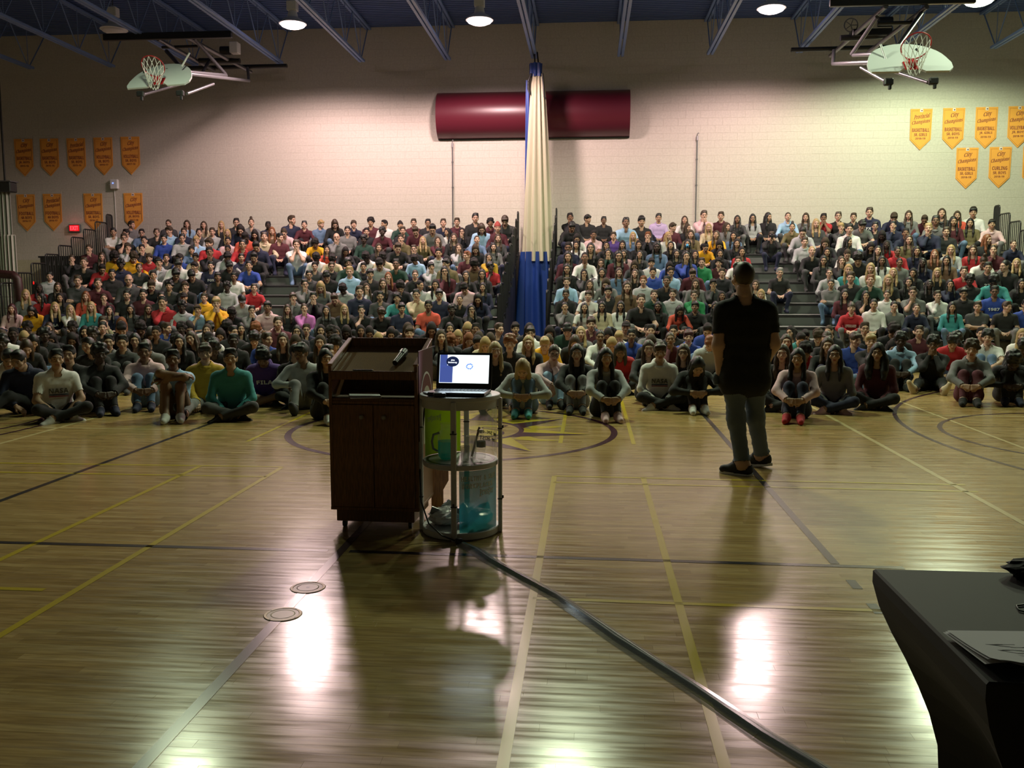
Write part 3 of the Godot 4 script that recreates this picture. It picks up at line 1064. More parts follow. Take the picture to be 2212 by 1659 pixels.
func backboard(o: Node3D, at: Vector3, roll: float) -> void:
	# fan shaped board leaning back 47 degrees; its own x across, y up the face, z out of the face
	var a := deg_to_rad(47.0)
	var bs := Basis(Vector3.RIGHT, V(0, cos(a), -sin(a)), V(0, sin(a), cos(a))).rotated(Vector3.BACK, roll)
	var xf := Transform3D(bs, at)
	var poly := PackedVector2Array()
	poly.append(Vector2(-0.66, -0.04)); poly.append(Vector2(-0.22, -0.04)); poly.append(Vector2(-0.12, 0.06)); poly.append(Vector2(0.12, 0.06)); poly.append(Vector2(0.22, -0.04)); poly.append(Vector2(0.60, -0.04))
	poly.append(Vector2(0.68, 0.06)); poly.append(Vector2(0.69, 0.22))
	for k in 15:
		var t := deg_to_rad(15.0 + 150.0 * k / 14.0)
		poly.append(Vector2(cos(t) * 0.66, 0.25 + sin(t) * 0.60))
	poly.append(Vector2(-0.69, 0.22)); poly.append(Vector2(-0.70, 0.06))
	var b := MB.new()
	b.prism(poly, 0.035, xf)
	put("fan_backboard", b.mesh(), M["board_white"], o)
	# bracket, ring and net
	b = MB.new()
	b.box(V(0, 0.10, 0.09), V(0.16, 0.12, 0.11), 0.015)
	b.box(V(0, 0.12, 0.045), V(0.22, 0.24, 0.02), 0.008)
	put("ring_bracket", b.mesh(), M["rim_red"], o, xf)
	b = MB.new()
	var c := V(0, 0.15, 0.15 + 0.23)
	var pts := []
	for k in 32:
		var t := TAU * k / 32.0
		pts.append(c + V(sin(t) * 0.235, 0, cos(t) * 0.235))
	b.tube(pts, 0.011, 8, false, true)
	b.tube([V(-0.05, 0.06, 0.12), c + V(-0.12, -0.01, -0.19)], 0.008, 6)
	b.tube([V(0.05, 0.06, 0.12), c + V(0.12, -0.01, -0.19)], 0.008, 6)
	put("hoop_ring", b.mesh(), M["rim_red"], o, xf)
	# the net hangs straight down from the tilted ring
	b = MB.new()
	var down := bs.inverse() * Vector3.DOWN
	for k in 12:
		var prev := c + V(sin(TAU * k / 12.0) * 0.232, 0, cos(TAU * k / 12.0) * 0.232)
		for w in [-1, 1]:
			var line := [prev]
			for s in 4:
				var f := (s + 1) / 4.0
				var t: float = TAU * (k + w * 0.5 * (s + 1)) / 12.0
				var rad := lerpf(0.232, 0.10, f)
				line.append(c + V(sin(t) * rad, 0, cos(t) * rad) + down * 0.40 * f)
			b.tube(line, 0.0055, 5)
	put("cord_net", b.mesh(), M["net"], o, xf)


# ------------------------------------------------------------------ bleachers

func seat_y(k: int, x: float) -> float:
	if x < -1.5:
		return 0.44 + ROW_RISE * (k - 1)
	return 0.525 + ROW_RISE * (k - 1)


func build_bleachers() -> void:
	for side in 2:
		var xa := -13.72 if side == 0 else -0.88
		var xb := -1.98 if side == 0 else 10.70
		var label := "grey telescopic bleachers %s, filled with seated students" % ["on the lectern side with exit sign above", "on the table side of the curtain"][side]
		var o := thing("bleacher_bank", label, "bleachers", Vector3.ZERO, 0.0, "telescopic bleacher banks")
		var cx := (xa + xb) * 0.5
		var w := xb - xa
		for k in range(1, 11):
			var y := seat_y(k, xa)
			var z := -(ROW_FRONT + ROW_DEPTH * (k - 1))
			var back := ROW_DEPTH if k < 10 else 0.7
			var b := MB.new()
			b.box(V(cx, y - 0.02, z - back * 0.5 - 0.01), V(w, 0.04, back + 0.03), 0.006)
			put("tread", b.mesh(), M["bench_grey"], o)
			b = MB.new()
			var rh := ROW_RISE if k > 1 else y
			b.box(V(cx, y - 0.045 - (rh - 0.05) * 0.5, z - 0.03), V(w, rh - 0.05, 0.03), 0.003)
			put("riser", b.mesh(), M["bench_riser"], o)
			b = MB.new()
			b.box(V(cx, y - 0.018, z + 0.008), V(w, 0.03, 0.012), 0.002)
			put("nosing", b.mesh(), M["black_steel"], o)
		# end panels under the steps
		for e in 2:
			var x := xa - 0.02 if e == 0 else xb + 0.02
			var poly := PackedVector2Array()
			poly.append(Vector2(-ROW_FRONT, 0.0))
			for k in range(1, 11):
				var y := seat_y(k, xa)
				poly.append(Vector2(-(ROW_FRONT + ROW_DEPTH * (k - 1)), y - 0.05))
				poly.append(Vector2(-(ROW_FRONT + ROW_DEPTH * k), y - 0.05))
			poly.append(Vector2(-(ROW_FRONT + ROW_DEPTH * 10), 0.0))
			var b := MB.new()
			b.prism(poly, 0.03, Transform3D(Basis(V(0, 0, 1), V(0, 1, 0), V(-1, 0, 0)), V(x + 0.015, 0, 0)))
			put("end_panel", b.mesh(), M["side_panel"], o)
			# one slatted rail per row
			for k in range(1, 11):
				var y := seat_y(k, xa)
				var z := -(ROW_FRONT + ROW_DEPTH * (k - 1))
				var h := 1.03
				b = MB.new()
				var z1 := z - 0.05
				var z2 := z - 0.66
				if k == 10:
					z2 = z - 0.36
				var c := 0.07
				b.tube([V(x, y - 0.04, z1), V(x, y + h - c, z1), V(x, y + h - c * 0.3, z1 - c * 0.3), V(x, y + h, z1 - c), V(x, y + h, z2 + c), V(x, y + h - c * 0.3, z2 + c * 0.3), V(x, y + h - c, z2), V(x, y - 0.04, z2)], 0.019, 8)
				b.tube([V(x, y + 0.08, z1), V(x, y + 0.08, z2)], 0.014, 6)
				for s in 5:
					var zz := lerpf(z1, z2, (s + 1) / 6.0)
					b.tube([V(x, y + 0.08, zz), V(x, y + h, zz)], 0.011, 6)
				put("end_rail", b.mesh(), M["rail_black"], o)


# ------------------------------------------------------------------ dividing curtain

func build_curtain() -> void:
	var o := thing("divider_curtain", "gathered gym dividing curtain, beige above and blue below, between the bleacher banks", "curtain", V(-1.42, 0, -24.0))
	var part := func(n: String, ya: float, yb: float, ra: float, rb: float, m: String, flat: float, ph: float, folds: int, ox: float):
		var b := MB.new()
		var rows := 14
		var cols := folds * 8
		var at := func(i: int, j: int) -> Vector3:
			var f := float(i) / rows
			var a := TAU * j / cols
			var r := lerpf(ra, rb, pow(f, 0.8))
			var wob := 1.0 + 0.20 * sin(folds * a + ph + f * 0.7) + 0.07 * sin(3.0 * a + ph * 2.0 + f * 2.0)
			return V(ox + cos(a) * r * wob, lerpf(ya, yb, f), sin(a) * r * wob * flat)
		for i in rows:
			for j in cols:
				var p: Vector3 = at.call(i, j)
				var q: Vector3 = at.call(i, j + 1)
				var r2: Vector3 = at.call(i + 1, j + 1)
				var s: Vector3 = at.call(i + 1, j)
				var p0: Vector3 = at.call(i, j - 1)
				var q2: Vector3 = at.call(i, j + 2)
				var na := V((q - p0).z, 0, -(q - p0).x).normalized()
				var nb := V((q2 - p).z, 0, -(q2 - p).x).normalized()
				if na.dot(V(p.x - ox, 0, p.z)) < 0 and na.dot(V(cos(TAU * j / cols), 0, sin(TAU * j / cols))) < 0:
					na = -na
					nb = -nb
				b.quads(p, q, r2, s, na, nb, nb, na)
		put(n, b.mesh(), M[m], o)
	part.call("beige_mesh", 7.15, 2.3, 0.13, 0.37, "curtain_beige", 0.75, 0.4, 11, 0.04)
	part.call("blue_skirt", 2.55, 0.04, 0.36, 0.50, "curtain_blue", 0.7, 1.3, 9, 0.0)
	part.call("blue_edge", 7.0, 2.4, 0.035, 0.07, "curtain_blue", 0.8, 0.0, 3, -0.23)
	part.call("blue_wrap", 7.42, 7.08, 0.15, 0.14, "curtain_blue", 0.9, 2.0, 7, -0.01)
	var b := MB.new()
	b.tube([V(-0.05, 7.72, -0.05), V(-0.03, 7.3, 0.0)], 0.02, 8)
	b.tube([V(0.02, 7.72, -0.05), V(0.07, 7.3, 0.05)], 0.02, 8)
	put("hanging_strap", b.mesh(), M["rail_black"], o)
	b = MB.new()
	b.tube([V(-0.12, 7.15, 0.1), V(-0.2, 6.95, 0.13), V(-0.2, 6.75, 0.13), V(-0.14, 6.6, 0.12)], 0.025, 8)
	b.tube([V(0.17, 7.15, 0.1), V(0.2, 6.8, 0.12), V(0.22, 6.55, 0.12), V(0.25, 6.5, 0.1)], 0.022, 8)
	put("tie_strap", b.mesh(), M["rail_black"], o)


# ------------------------------------------------------------------ lectern

func build_lectern() -> void:
	var o := thing("lectern", "brown oak lectern cabinet on casters with sloped top, seen from behind", "lectern", V(-1.45, 0, -6.16), deg_to_rad(-1.5))
	# own axes: z towards the camera; front face (with doors) at z = 0.25
	var w := 0.62
	var d := 0.5
	var top_f := 1.085   # height of the sloped top at the near edge
	var top_b := 1.235
	var b := MB.new()
	for s in [-1.0, 1.0]:
		b = MB.new()
		var poly := PackedVector2Array([Vector2(-d / 2, 0.15), Vector2(d / 2, 0.15), Vector2(d / 2, top_f + 0.055), Vector2(-d / 2, top_b + 0.055)])
		b.prism(poly, 0.022, Transform3D(Basis(V(0, 0, 1), V(0, 1, 0), V(-1, 0, 0)), V(s * (w / 2 - 0.011) + 0.011, 0, 0)))
		put("side_panel", b.mesh(), M["oak"], o)
		b = MB.new()
		b.bar(V(s * (w / 2 - 0.012), top_f + 0.058, d / 2 + 0.005), V(s * (w / 2 - 0.012), top_b + 0.058, -d / 2), 0.034, 0.016, 0.005)
		put("rail_cap", b.mesh(), M["oak_light"], o)
	b = MB.new()
	b.bar(V(0, top_f, d / 2 - 0.01), V(0, top_b, -d / 2 + 0.01), w - 0.045, 0.022, 0.003)
	put("reading_board", b.mesh(), M["oak_light"], o)
	b = MB.new()
	b.box(V(0, top_b + 0.03, -d / 2 + 0.012), V(w - 0.045, 0.07, 0.022), 0.004)
	put("back_ledge", b.mesh(), M["oak"], o)
	b = MB.new()
	b.box(V(0, top_f - 0.012, d / 2 - 0.008), V(w - 0.002, 0.06, 0.024), 0.005)
	put("front_rail", b.mesh(), M["oak"], o)
	b = MB.new()
	b.box(V(0, 0.905, 0), V(w - 0.046, 0.022, d - 0.01), 0.003)
	put("shelf_board", b.mesh(), M["oak_dark"], o)
	b = MB.new()
	b.box(V(0, 0.65, -d / 2 + 0.012), V(w - 0.046, 1.0, 0.02), 0.003)
	put("back_panel", b.mesh(), M["oak_dark"], o)
	b = MB.new()
	b.box(V(0, 0.885, d / 2 - 0.012), V(w - 0.046, 0.022, 0.02), 0.003)
	put("door_rail", b.mesh(), M["oak"], o)
	for s in [-1.0, 1.0]:
		b = MB.new()
		b.box(V(s * 0.1435, 0.515, d / 2 - 0.004), V(0.283, 0.715, 0.02), 0.003)
		var dr := put("door", b.mesh(), M["oak"], o)
		b = MB.new()
		b.lathe([Vector2(0.0, 0.030), Vector2(0.012, 0.028), Vector2(0.017, 0.020), Vector2(0.013, 0.010), Vector2(0.008, 0.0)], Vector3.ZERO, 16)
		put("knob", b.mesh(), mat("clear_knob", Color(0.28, 0.25, 0.22), 0.15), dr, Transform3D(Basis(Vector3.RIGHT, PI / 2), V(s * 0.078, 0.79, d / 2 + 0.006)))
	b = MB.new()
	b.box(V(0, 0.145, 0.0), V(w + 0.004, 0.022, d + 0.006), 0.003)
	put("bottom_board", b.mesh(), M["oak"], o)
	b = MB.new()
	b.box(V(0, 0.095, 0.0), V(w - 0.07, 0.085, d - 0.02), 0.004)
	put("plinth", b.mesh(), M["oak_dark"], o)
	for sx in [-1.0, 1.0]:
		for sz in [-1.0, 1.0]:
			b = MB.new()
			var c := V(sx * 0.235, 0.025, sz * 0.18)
			b.tube([c - V(0.012, 0, 0), c + V(0.012, 0, 0)], 0.025, 14)
			b.box(c + V(0, 0.022, 0), V(0.03, 0.022, 0.03), 0.004)
			put("caster", b.mesh(), M["black_plastic"], o)
	# the crest panel on the side towards the tower
	b = MB.new()
	b.box(V(w / 2 + 0.004, 0.93, 0.0), V(0.006, 0.62, d - 0.03), 0.001)
	var pan := put("crest_panel", b.mesh(), mat("crest_maroon", Color(0.09, 0.012, 0.02), 0.5), o)
	var arch := func(n: String, r: float, h: float, x: float, m: Material):
		var poly := PackedVector2Array()
		for k in 21:
			var t := PI * k / 20.0
			poly.append(Vector2(cos(t) * r, sin(t) * h))
		poly.append(Vector2(-r, -0.3)); poly.append(Vector2(r, -0.3))
		var q := MB.new()
		q.prism(poly, 0.002, Transform3D(Basis(V(0, 0, -1), V(0, 1, 0), V(1, 0, 0)), V(x, 0.88, 0.0)))
		put(n, q.mesh(), m, pan)
	arch.call("crest_arch", 0.19, 0.20, w / 2 + 0.007, M["white"])
	arch.call("crest_arch", 0.175, 0.185, w / 2 + 0.008, mat("crest_red", Color(0.16, 0.02, 0.03), 0.5))
	arch.call("crest_arch", 0.12, 0.10, w / 2 + 0.009, mat("crest_cream", Color(0.52, 0.50, 0.42), 0.6))
	arch.call("crest_arch", 0.055, 0.02, w / 2 + 0.010, mat("crest_gold", Color(0.42, 0.30, 0.05), 0.6))
	# things on and in it
	var mic := thing("microphone", "black handheld microphone lying on the lectern reading board", "microphone", V(-1.295, 1.195, -6.15))
	var mb := MB.new()
	var dir := V(0.035, 0.075, -0.20).normalized()
	var p0 := V(-0.03, -0.045, 0.13)
	mb.tube([p0, p0 + dir * 0.02, p0 + dir * 0.14], [0.019, 0.021, 0.024], 16)
	put("handle", mb.mesh(), M["black_plastic"], mic)
	mb = MB.new()
	mb.tube([p0 + dir * 0.14, p0 + dir * 0.155, p0 + dir * 0.18, p0 + dir * 0.20, p0 + dir * 0.208], [0.026, 0.031, 0.031, 0.024, 0.01], 16)
	put("grille_head", mb.mesh(), M["grey_steel"], mic)
	var pp := thing("paper_sheet", "sheet of paper lying in the open lectern shelf", "paper", V(-1.54, 0.918, -6.02), 0.3)
	mb = MB.new()
	mb.box(V(0, 0.003, 0), V(0.21, 0.004, 0.28), 0.0005)
	put("sheet", mb.mesh(), M["paper"], pp)
	var pn := thing("pen_rest", "thin dark strip lying at the near edge of the reading board", "strip", V(-1.53, 1.104, -5.94))
	mb = MB.new()
	mb.box(V(0, 0.004, 0), V(0.14, 0.006, 0.02), 0.001)
	put("bar", mb.mesh(), M["black_plastic"], pn)
	var bd := thing("leaning_board", "small pale wood board standing behind the display tower", "board", V(-1.12, 0, -6.52), 0.25)
	mb = MB.new()
	mb.prism(PackedVector2Array([Vector2(-0.05, 0.0), Vector2(0.04, 0.0), Vector2(0.04, 0.15), Vector2(0.08, 0.22), Vector2(0.08, 0.5), Vector2(-0.05, 0.5)]), 0.02, Transform3D.IDENTITY)
	put("panel", mb.mesh(), M["oak_light"], bd)


# ------------------------------------------------------------------ round display tower

func arc_panel(r: float, a0: float, a1: float, y0: float, y1: float) -> MB:
	var b := MB.new()
	var n := 14
	for s in n:
		var a := lerpf(a0, a1, float(s) / n)
		var c := lerpf(a0, a1, float(s + 1) / n)
		var na := V(cos(a), 0, sin(a)); var nc := V(cos(c), 0, sin(c))
		b.quads(na * r + V(0, y0, 0), nc * r + V(0, y0, 0), nc * r + V(0, y1, 0), na * r + V(0, y1, 0), na, nc, nc, na)
		b.quads(na * (r - 0.002) + V(0, y0, 0), nc * (r - 0.002) + V(0, y0, 0), nc * (r - 0.002) + V(0, y1, 0), na * (r - 0.002) + V(0, y1, 0), -na, -nc, -nc, -na)
		for y in [y0, y1]:
			b.quad(na * r + V(0, y, 0), nc * r + V(0, y, 0), nc * (r - 0.002) + V(0, y, 0), na * (r - 0.002) + V(0, y, 0), V(0, 1 if y == y1 else -1, 0))
	return b


func disc_shelf(r: float, y0: float, y1: float) -> MB:
	var b := MB.new()
	b.lathe([Vector2(0, y0), Vector2(r - 0.004, y0), Vector2(r, y0 + 0.004), Vector2(r, y1 - 0.004), Vector2(r - 0.004, y1), Vector2(0, y1)], Vector3.ZERO, 40)
	return b


func curved_text(o: Node, n: String, s: String, r: float, a_mid: float, y: float, h: float, w: float, m: Material, flip := 1.0, face := "Droid Sans", italic := false) -> void:
	# one letter at a time round the drum
	var k := s.length()
	for i in k:
		if s[i] == " ":
			continue
		var a := a_mid - flip * ((i + 0.5) / k - 0.5) * (w / r)
		var nrm := V(cos(a), 0, sin(a))
		var x := V(sin(a), 0, -cos(a)) * flip
		var tm := text_mesh(s[i], w / k * (0.82 if s[i] != "I" else 0.25), h * (0.7 if (s[i] == s[i].to_lower() and not s[i] in "&lpdy") else 1.0), 0.0015, face, 700, italic)
		put(n, tm[0], m, o, Transform3D(Basis(x, Vector3.UP, nrm * flip), nrm * r + V(0, y, 0)) * (tm[1] as Transform3D))


func build_tower() -> void:
	var at := V(-0.862, 0, -5.94)
	var o := thing("display_tower", "round silver display tower with posts, green and teal film panels", "display stand", at)
	var R := 0.262
	put("base_disc", disc_shelf(R, 0.004, 0.05).mesh(), M["tower_white"], o)
	put("middle_shelf", disc_shelf(R - 0.006, 0.47, 0.505).mesh(), M["tower_white"], o)
	var b := MB.new()
	b.lathe([Vector2(R - 0.045, 0.5065), Vector2(R - 0.028, 0.5065)], Vector3.ZERO, 40)
	put("shelf_ring", b.mesh(), M["black_plastic"], o)
	put("top_disc", disc_shelf(R + 0.012, 0.925, 0.955).mesh(), M["tower_white"], o)
	b = MB.new()
	b.lathe([Vector2(R - 0.01, 0.87), Vector2(R - 0.004, 0.87), Vector2(R - 0.004, 0.925), Vector2(R - 0.01, 0.925)], Vector3.ZERO, 40)
	put("top_skirt", b.mesh(), M["tower_white"], o)
	for k in 4:
		var a := PI / 2 + k * PI / 2 + 0.02
		var d := V(cos(a), 0, sin(a))
		b = MB.new()
		b.bar(d * (R + 0.012) + V(0, 0.0, 0), d * (R + 0.012) + V(0, 0.93, 0), 0.036, 0.026, 0.005, d)
		var post := put("post", b.mesh(), M["tower_white"], o)
		for y in [0.235, 0.72]:
			b = MB.new()
			b.bar(d * (R + 0.012) + V(0, y - 0.004, 0), d * (R + 0.012) + V(0, y + 0.004, 0), 0.042, 0.032, 0.001, d)
			b.box(d * (R + 0.030) + V(0, y + 0.012, 0), V(0.012, 0.022, 0.012), 0.003)
			put("joint_clip", b.mesh(), M["black_plastic"], post)
	var film_green := mat("film_green", Color(0.30, 0.40, 0.03), 0.4)
	film_green.backlight_enabled = true
	film_green.backlight = Color(0.75, 0.85, 0.2)
	var film_teal := mat("film_teal", Color(0.035, 0.26, 0.30), 0.35)
	film_teal.transparency = BaseMaterial3D.TRANSPARENCY_ALPHA
	film_teal.albedo_color.a = 0.72
	film_teal.backlight_enabled = true
	film_teal.backlight = Color(0.3, 0.75, 0.8)
	var film_clear := mat("film_clear", Color(0.9, 0.92, 0.9), 0.08)
	film_clear.transparency = BaseMaterial3D.TRANSPARENCY_ALPHA
	film_clear.albedo_color.a = 0.08
	var ink := mat("film_ink", Color(0.05, 0.055, 0.03), 0.6)
	var r := R - 0.012
	# angles: +90 deg is towards the camera, 180 deg is the lectern side
	var g := put("film_panel", arc_panel(r, deg_to_rad(186), deg_to_rad(262), 0.51, 0.90).mesh(), film_green, o)
	g.set_meta("label", "green printed film panel with mirrored lettering")
	curved_text(g, "film_print", "WORKPLACES", r - 0.004, deg_to_rad(226), 0.855, 0.032, 0.27, ink, 1.0)
	curved_text(g, "film_print", "Prosper", r - 0.004, deg_to_rad(212), 0.76, 0.045, 0.15, mat("film_pale", Color(0.45, 0.5, 0.3), 0.6), 1.0, "Droid Serif", true)
	var cl := put("film_panel", arc_panel(r, deg_to_rad(278), deg_to_rad(354), 0.51, 0.90).mesh(), film_clear, o)
	cl.set_meta("label", "clear film panel with dark mirrored lettering")
	curved_text(cl, "film_print", "and Sec ole", r - 0.004, deg_to_rad(318), 0.66, 0.028, 0.24, ink, 1.0)
	curved_text(cl, "film_print", "for HOST", r - 0.004, deg_to_rad(318), 0.615, 0.030, 0.2, ink, 1.0)
	var te := put("film_panel", arc_panel(r, deg_to_rad(6), deg_to_rad(84), 0.052, 0.468).mesh(), film_teal, o)
	te.set_meta("label", "teal printed film panel reading Healthy and Safe Workplaces")
	var pale := mat("film_white_ink", Color(0.62, 0.66, 0.58), 0.6)
	curved_text(te, "film_print", "HEALTHY & SAFE", r + 0.001, deg_to_rad(48), 0.415, 0.032, 0.29, pale)
	curved_text(te, "film_print", "WORKPLACES", r + 0.001, deg_to_rad(52), 0.365, 0.032, 0.25, pale)
	curved_text(te, "film_print", "Prosper", r + 0.001, deg_to_rad(36), 0.315, 0.05, 0.14, pale, 1.0, "Droid Serif", true)
	# jug of blue water
	var glass := mat("clear_glass", Color(0.95, 0.97, 0.97), 0.04)
	glass.transparency = BaseMaterial3D.TRANSPARENCY_ALPHA
	glass.albedo_color.a = 0.10
	var jug := thing("water_jug", "clear jug half full of blue-green water on the tower shelf", "jug", at + V(-0.085, 0.507, 0.035))
	b = MB.new()
	b.lathe([Vector2(0.0, 0.003), Vector2(0.048, 0.003), Vector2(0.062, 0.02), Vector2(0.066, 0.05), Vector2(0.066, 0.165), Vector2(0.058, 0.19), Vector2(0.044, 0.205), Vector2(0.044, 0.235), Vector2(0.049, 0.24), Vector2(0.049, 0.247), Vector2(0.042, 0.247)], Vector3.ZERO, 28)
	put("glass_body", b.mesh(), glass, jug)
	b = MB.new()
	b.lathe([Vector2(0.0, 0.006), Vector2(0.046, 0.006), Vector2(0.059, 0.022), Vector2(0.063, 0.05), Vector2(0.063, 0.125), Vector2(0.0, 0.125)], Vector3.ZERO, 28)
	var water := mat("blue_water", Color(0.0, 0.26, 0.27), 0.05)
	water.transparency = BaseMaterial3D.TRANSPARENCY_ALPHA
	water.albedo_color.a = 0.80
	water.backlight_enabled = true
	water.backlight = Color(0.2, 0.9, 0.85)
	put("blue_water", b.mesh(), water, jug)
	b = MB.new()
	b.tube([V(-0.05, 0.185, 0.03), V(-0.085, 0.175, 0.05), V(-0.095, 0.13, 0.055), V(-0.088, 0.08, 0.05), V(-0.062, 0.06, 0.03)], 0.008, 10)
	put("handle", b.mesh(), mat("jug_handle", Color(0.25, 0.3, 0.3), 0.1), jug)
	# beaker with a stirrer, small cup, bottle
	var frost := mat("frosted_plastic", Color(0.55, 0.53, 0.48), 0.5)
	frost.transparency = BaseMaterial3D.TRANSPARENCY_ALPHA
	frost.albedo_color.a = 0.45
	var bk := thing("plastic_beaker", "tall frosted plastic beaker with a stick in it beside the bottle", "beaker", at + V(0.075, 0.507, -0.02))
	b = MB.new()
	b.lathe([Vector2(0.0, 0.003), Vector2(0.030, 0.003), Vector2(0.032, 0.01), Vector2(0.036, 0.15), Vector2(0.039, 0.152)], Vector3.ZERO, 22)
	put("beaker_wall", b.mesh(), frost, bk)
	b = MB.new()
	b.tube([V(0.0, 0.01, 0.0), V(0.055, 0.215, 0.0)], 0.008, 8)
	put("stirring_stick", b.mesh(), mat("stick_brown", Color(0.18, 0.13, 0.09), 0.6), bk)
	var cp := thing("plastic_cup", "small clear plastic cup behind the tower front post", "cup", at + V(0.045, 0.507, 0.10))
	b = MB.new()
	b.lathe([Vector2(0.0, 0.003), Vector2(0.026, 0.003), Vector2(0.033, 0.10), Vector2(0.035, 0.102)], Vector3.ZERO, 20)
	put("cup_wall", b.mesh(), frost, cp)
	b = MB.new()
	b.lathe([Vector2(0.0335, 0.098), Vector2(0.037, 0.1), Vector2(0.0335, 0.104)], Vector3.ZERO, 20)
	put("lip", b.mesh(), frost, cp)
	var bt := thing("water_bottle", "clear plastic water bottle standing on the tower shelf", "bottle", at + V(0.145, 0.507, 0.02))
	b = MB.new()
	b.lathe([Vector2(0.0, 0.004), Vector2(0.026, 0.002), Vector2(0.031, 0.01), Vector2(0.031, 0.05), Vector2(0.027, 0.06), Vector2(0.031, 0.07), Vector2(0.031, 0.12), Vector2(0.028, 0.145), Vector2(0.016, 0.17), Vector2(0.012, 0.18), Vector2(0.012, 0.19)], Vector3.ZERO, 22)
	put("bottle_body", b.mesh(), glass, bt)
	b = MB.new()
	b.lathe([Vector2(0.0315, 0.085), Vector2(0.032, 0.09), Vector2(0.032, 0.12), Vector2(0.0315, 0.125)], Vector3.ZERO, 22)
	put("bottle_label", b.mesh(), mat("label_grey", Color(0.25, 0.25, 0.24), 0.5), bt)
	b = MB.new()
	b.lathe([Vector2(0.0, 0.206), Vector2(0.014, 0.205), Vector2(0.015, 0.19), Vector2(0.013, 0.187)], Vector3.ZERO, 18)
	put("cap", b.mesh(), M["white_paint"], bt)
	# crumpled clear bag on the base
	for k in 2:
		var bag := thing("plastic_bag", ["crumpled clear plastic bag of cups on tower base, open side", "crumpled plastic bag behind the teal film panel"][k], "plastic bag", at + (V(-0.10, 0.052, 0.02) if k == 0 else V(0.10, 0.052, 0.0)))
		var crumple := mat("crumpled_film", Color(0.62, 0.64, 0.66), 0.16)
		b = MB.new()
		crumpled(b, V(0, 0.055, 0), V(0.12, 0.062, 0.12), 11 + k, 0.35)
		put("bag_film", b.mesh(), crumple, bag)
		for q in 3:
			b = MB.new()
			var a := q * 2.1 + k
			var c := V(cos(a) * 0.05, 0.075 + 0.012 * q, sin(a) * 0.05)
			b.tube([c, c + V(cos(a + 1.0) * 0.07, 0.02, sin(a + 1.0) * 0.07)], [0.022, 0.028], 14)
			put("clear_cup", b.mesh(), mat("cup_grey", Color(0.22, 0.24, 0.25), 0.15), bag)
	# laptop and small things on the top
	var ty := 0.9565
	var lp := thing("laptop", "open black laptop showing a presentation slide on the tower top", "laptop", at + V(0.012, ty, -0.03), deg_to_rad(-4.0))
	b = MB.new()
	b.box(V(0, 0.012, 0.09), V(0.385, 0.022, 0.255), 0.006)
	put("base", b.mesh(), M["black_plastic"], lp)
	b = MB.new()
	for r2 in 5:
		for c2 in 14:
			b.box(V(-0.165 + c2 * 0.0252, 0.0245, 0.01 + r2 * 0.0205), V(0.021, 0.003, 0.017), 0.001)
	put("keyboard", b.mesh(), mat("keys", Color(0.02, 0.021, 0.025), 0.4), lp)
	b = MB.new()
	b.box(V(0, 0.0235, 0.165), V(0.1, 0.001, 0.06), 0.0003)
	put("touchpad", b.mesh(), mat("touchpad", Color(0.03, 0.03, 0.033), 0.3), lp)
	var tilt := deg_to_rad(-14.0)
	var lid_x := Transform3D(Basis(Vector3.RIGHT, tilt), V(0, 0.022, -0.035))
	b = MB.new()
	b.box(V(0, 0.125, 0), V(0.385, 0.25, 0.014), 0.005)
	var lid := put("lid", b.mesh(), M["black_plastic"], lp, lid_x)
	var scr := mat("screen_white", Color(0.02, 0.02, 0.02), 0.3)
	scr.emission_enabled = true
	scr.emission = Color(0.93, 1.0, 1.0)
	scr.emission_energy_multiplier = 1.25
	var lit := func(key: String, c: Color, e: float) -> StandardMaterial3D:
		var m := mat(key, c, 0.4)
		m.emission_enabled = true
		m.emission = c.linear_to_srgb()
		m.emission_energy_multiplier = e
		return m
	b = MB.new()
	b.box(V(0, 0.135, 0.0075), V(0.345, 0.195, 0.0015), 0.0004)
	put("screen", b.mesh(), scr, lid)
	var sub := MB.new()
	sub.box(V(-0.125, 0.1, 0.0088), V(0.092, 0.120, 0.0008), 0.0002)
	sub.box(V(-0.145, 0.19, 0.0088), V(0.052, 0.085, 0.0008), 0.0002)
	put("slide_photo", sub.mesh(), lit.call("slide_blue", Color(0.035, 0.055, 0.19), 1.0), lid)
	var dark := lit.call("slide_navy", Color(0.008, 0.013, 0.045), 0.8) as StandardMaterial3D
	sub = MB.new()
	var el := PackedVector2Array()
	for k in 32:
		el.append(Vector2(-0.082 + cos(TAU * k / 32) * 0.045, 0.186 + sin(TAU * k / 32) * 0.036))
	sub.prism(el, 0.0012, Transform3D(Basis.IDENTITY, V(0, 0, 0.0090)))
	put("name_bubble", sub.mesh(), dark, lid)
	var sw := lit.call("slide_text_white", Color(0.9, 0.95, 1.0), 1.0) as StandardMaterial3D
	letters(lid, "slide_text", "Jim", 0.026, 0.012, Transform3D(Basis.IDENTITY, V(-0.082, 0.195, 0.0102)), sw, 0.0006)
	letters(lid, "slide_text", "Demeray", 0.062, 0.013, Transform3D(Basis.IDENTITY, V(-0.082, 0.178, 0.0102)), sw, 0.0006)
	letters(lid, "slide_text", "understandus", 0.20, 0.018, Transform3D(Basis.IDENTITY, V(0.052, 0.098, 0.0088)), lit.call("slide_text_mint", Color(0.42, 0.75, 0.68), 1.0), 0.0006)
	letters(lid, "slide_text", "www.understandus.ca", 0.15, 0.008, Transform3D(Basis.IDENTITY, V(0.055, 0.062, 0.0088)), lit.call("slide_text_mint", Color(0.5, 0.8, 0.75), 1.0), 0.0006)
	sub = MB.new()
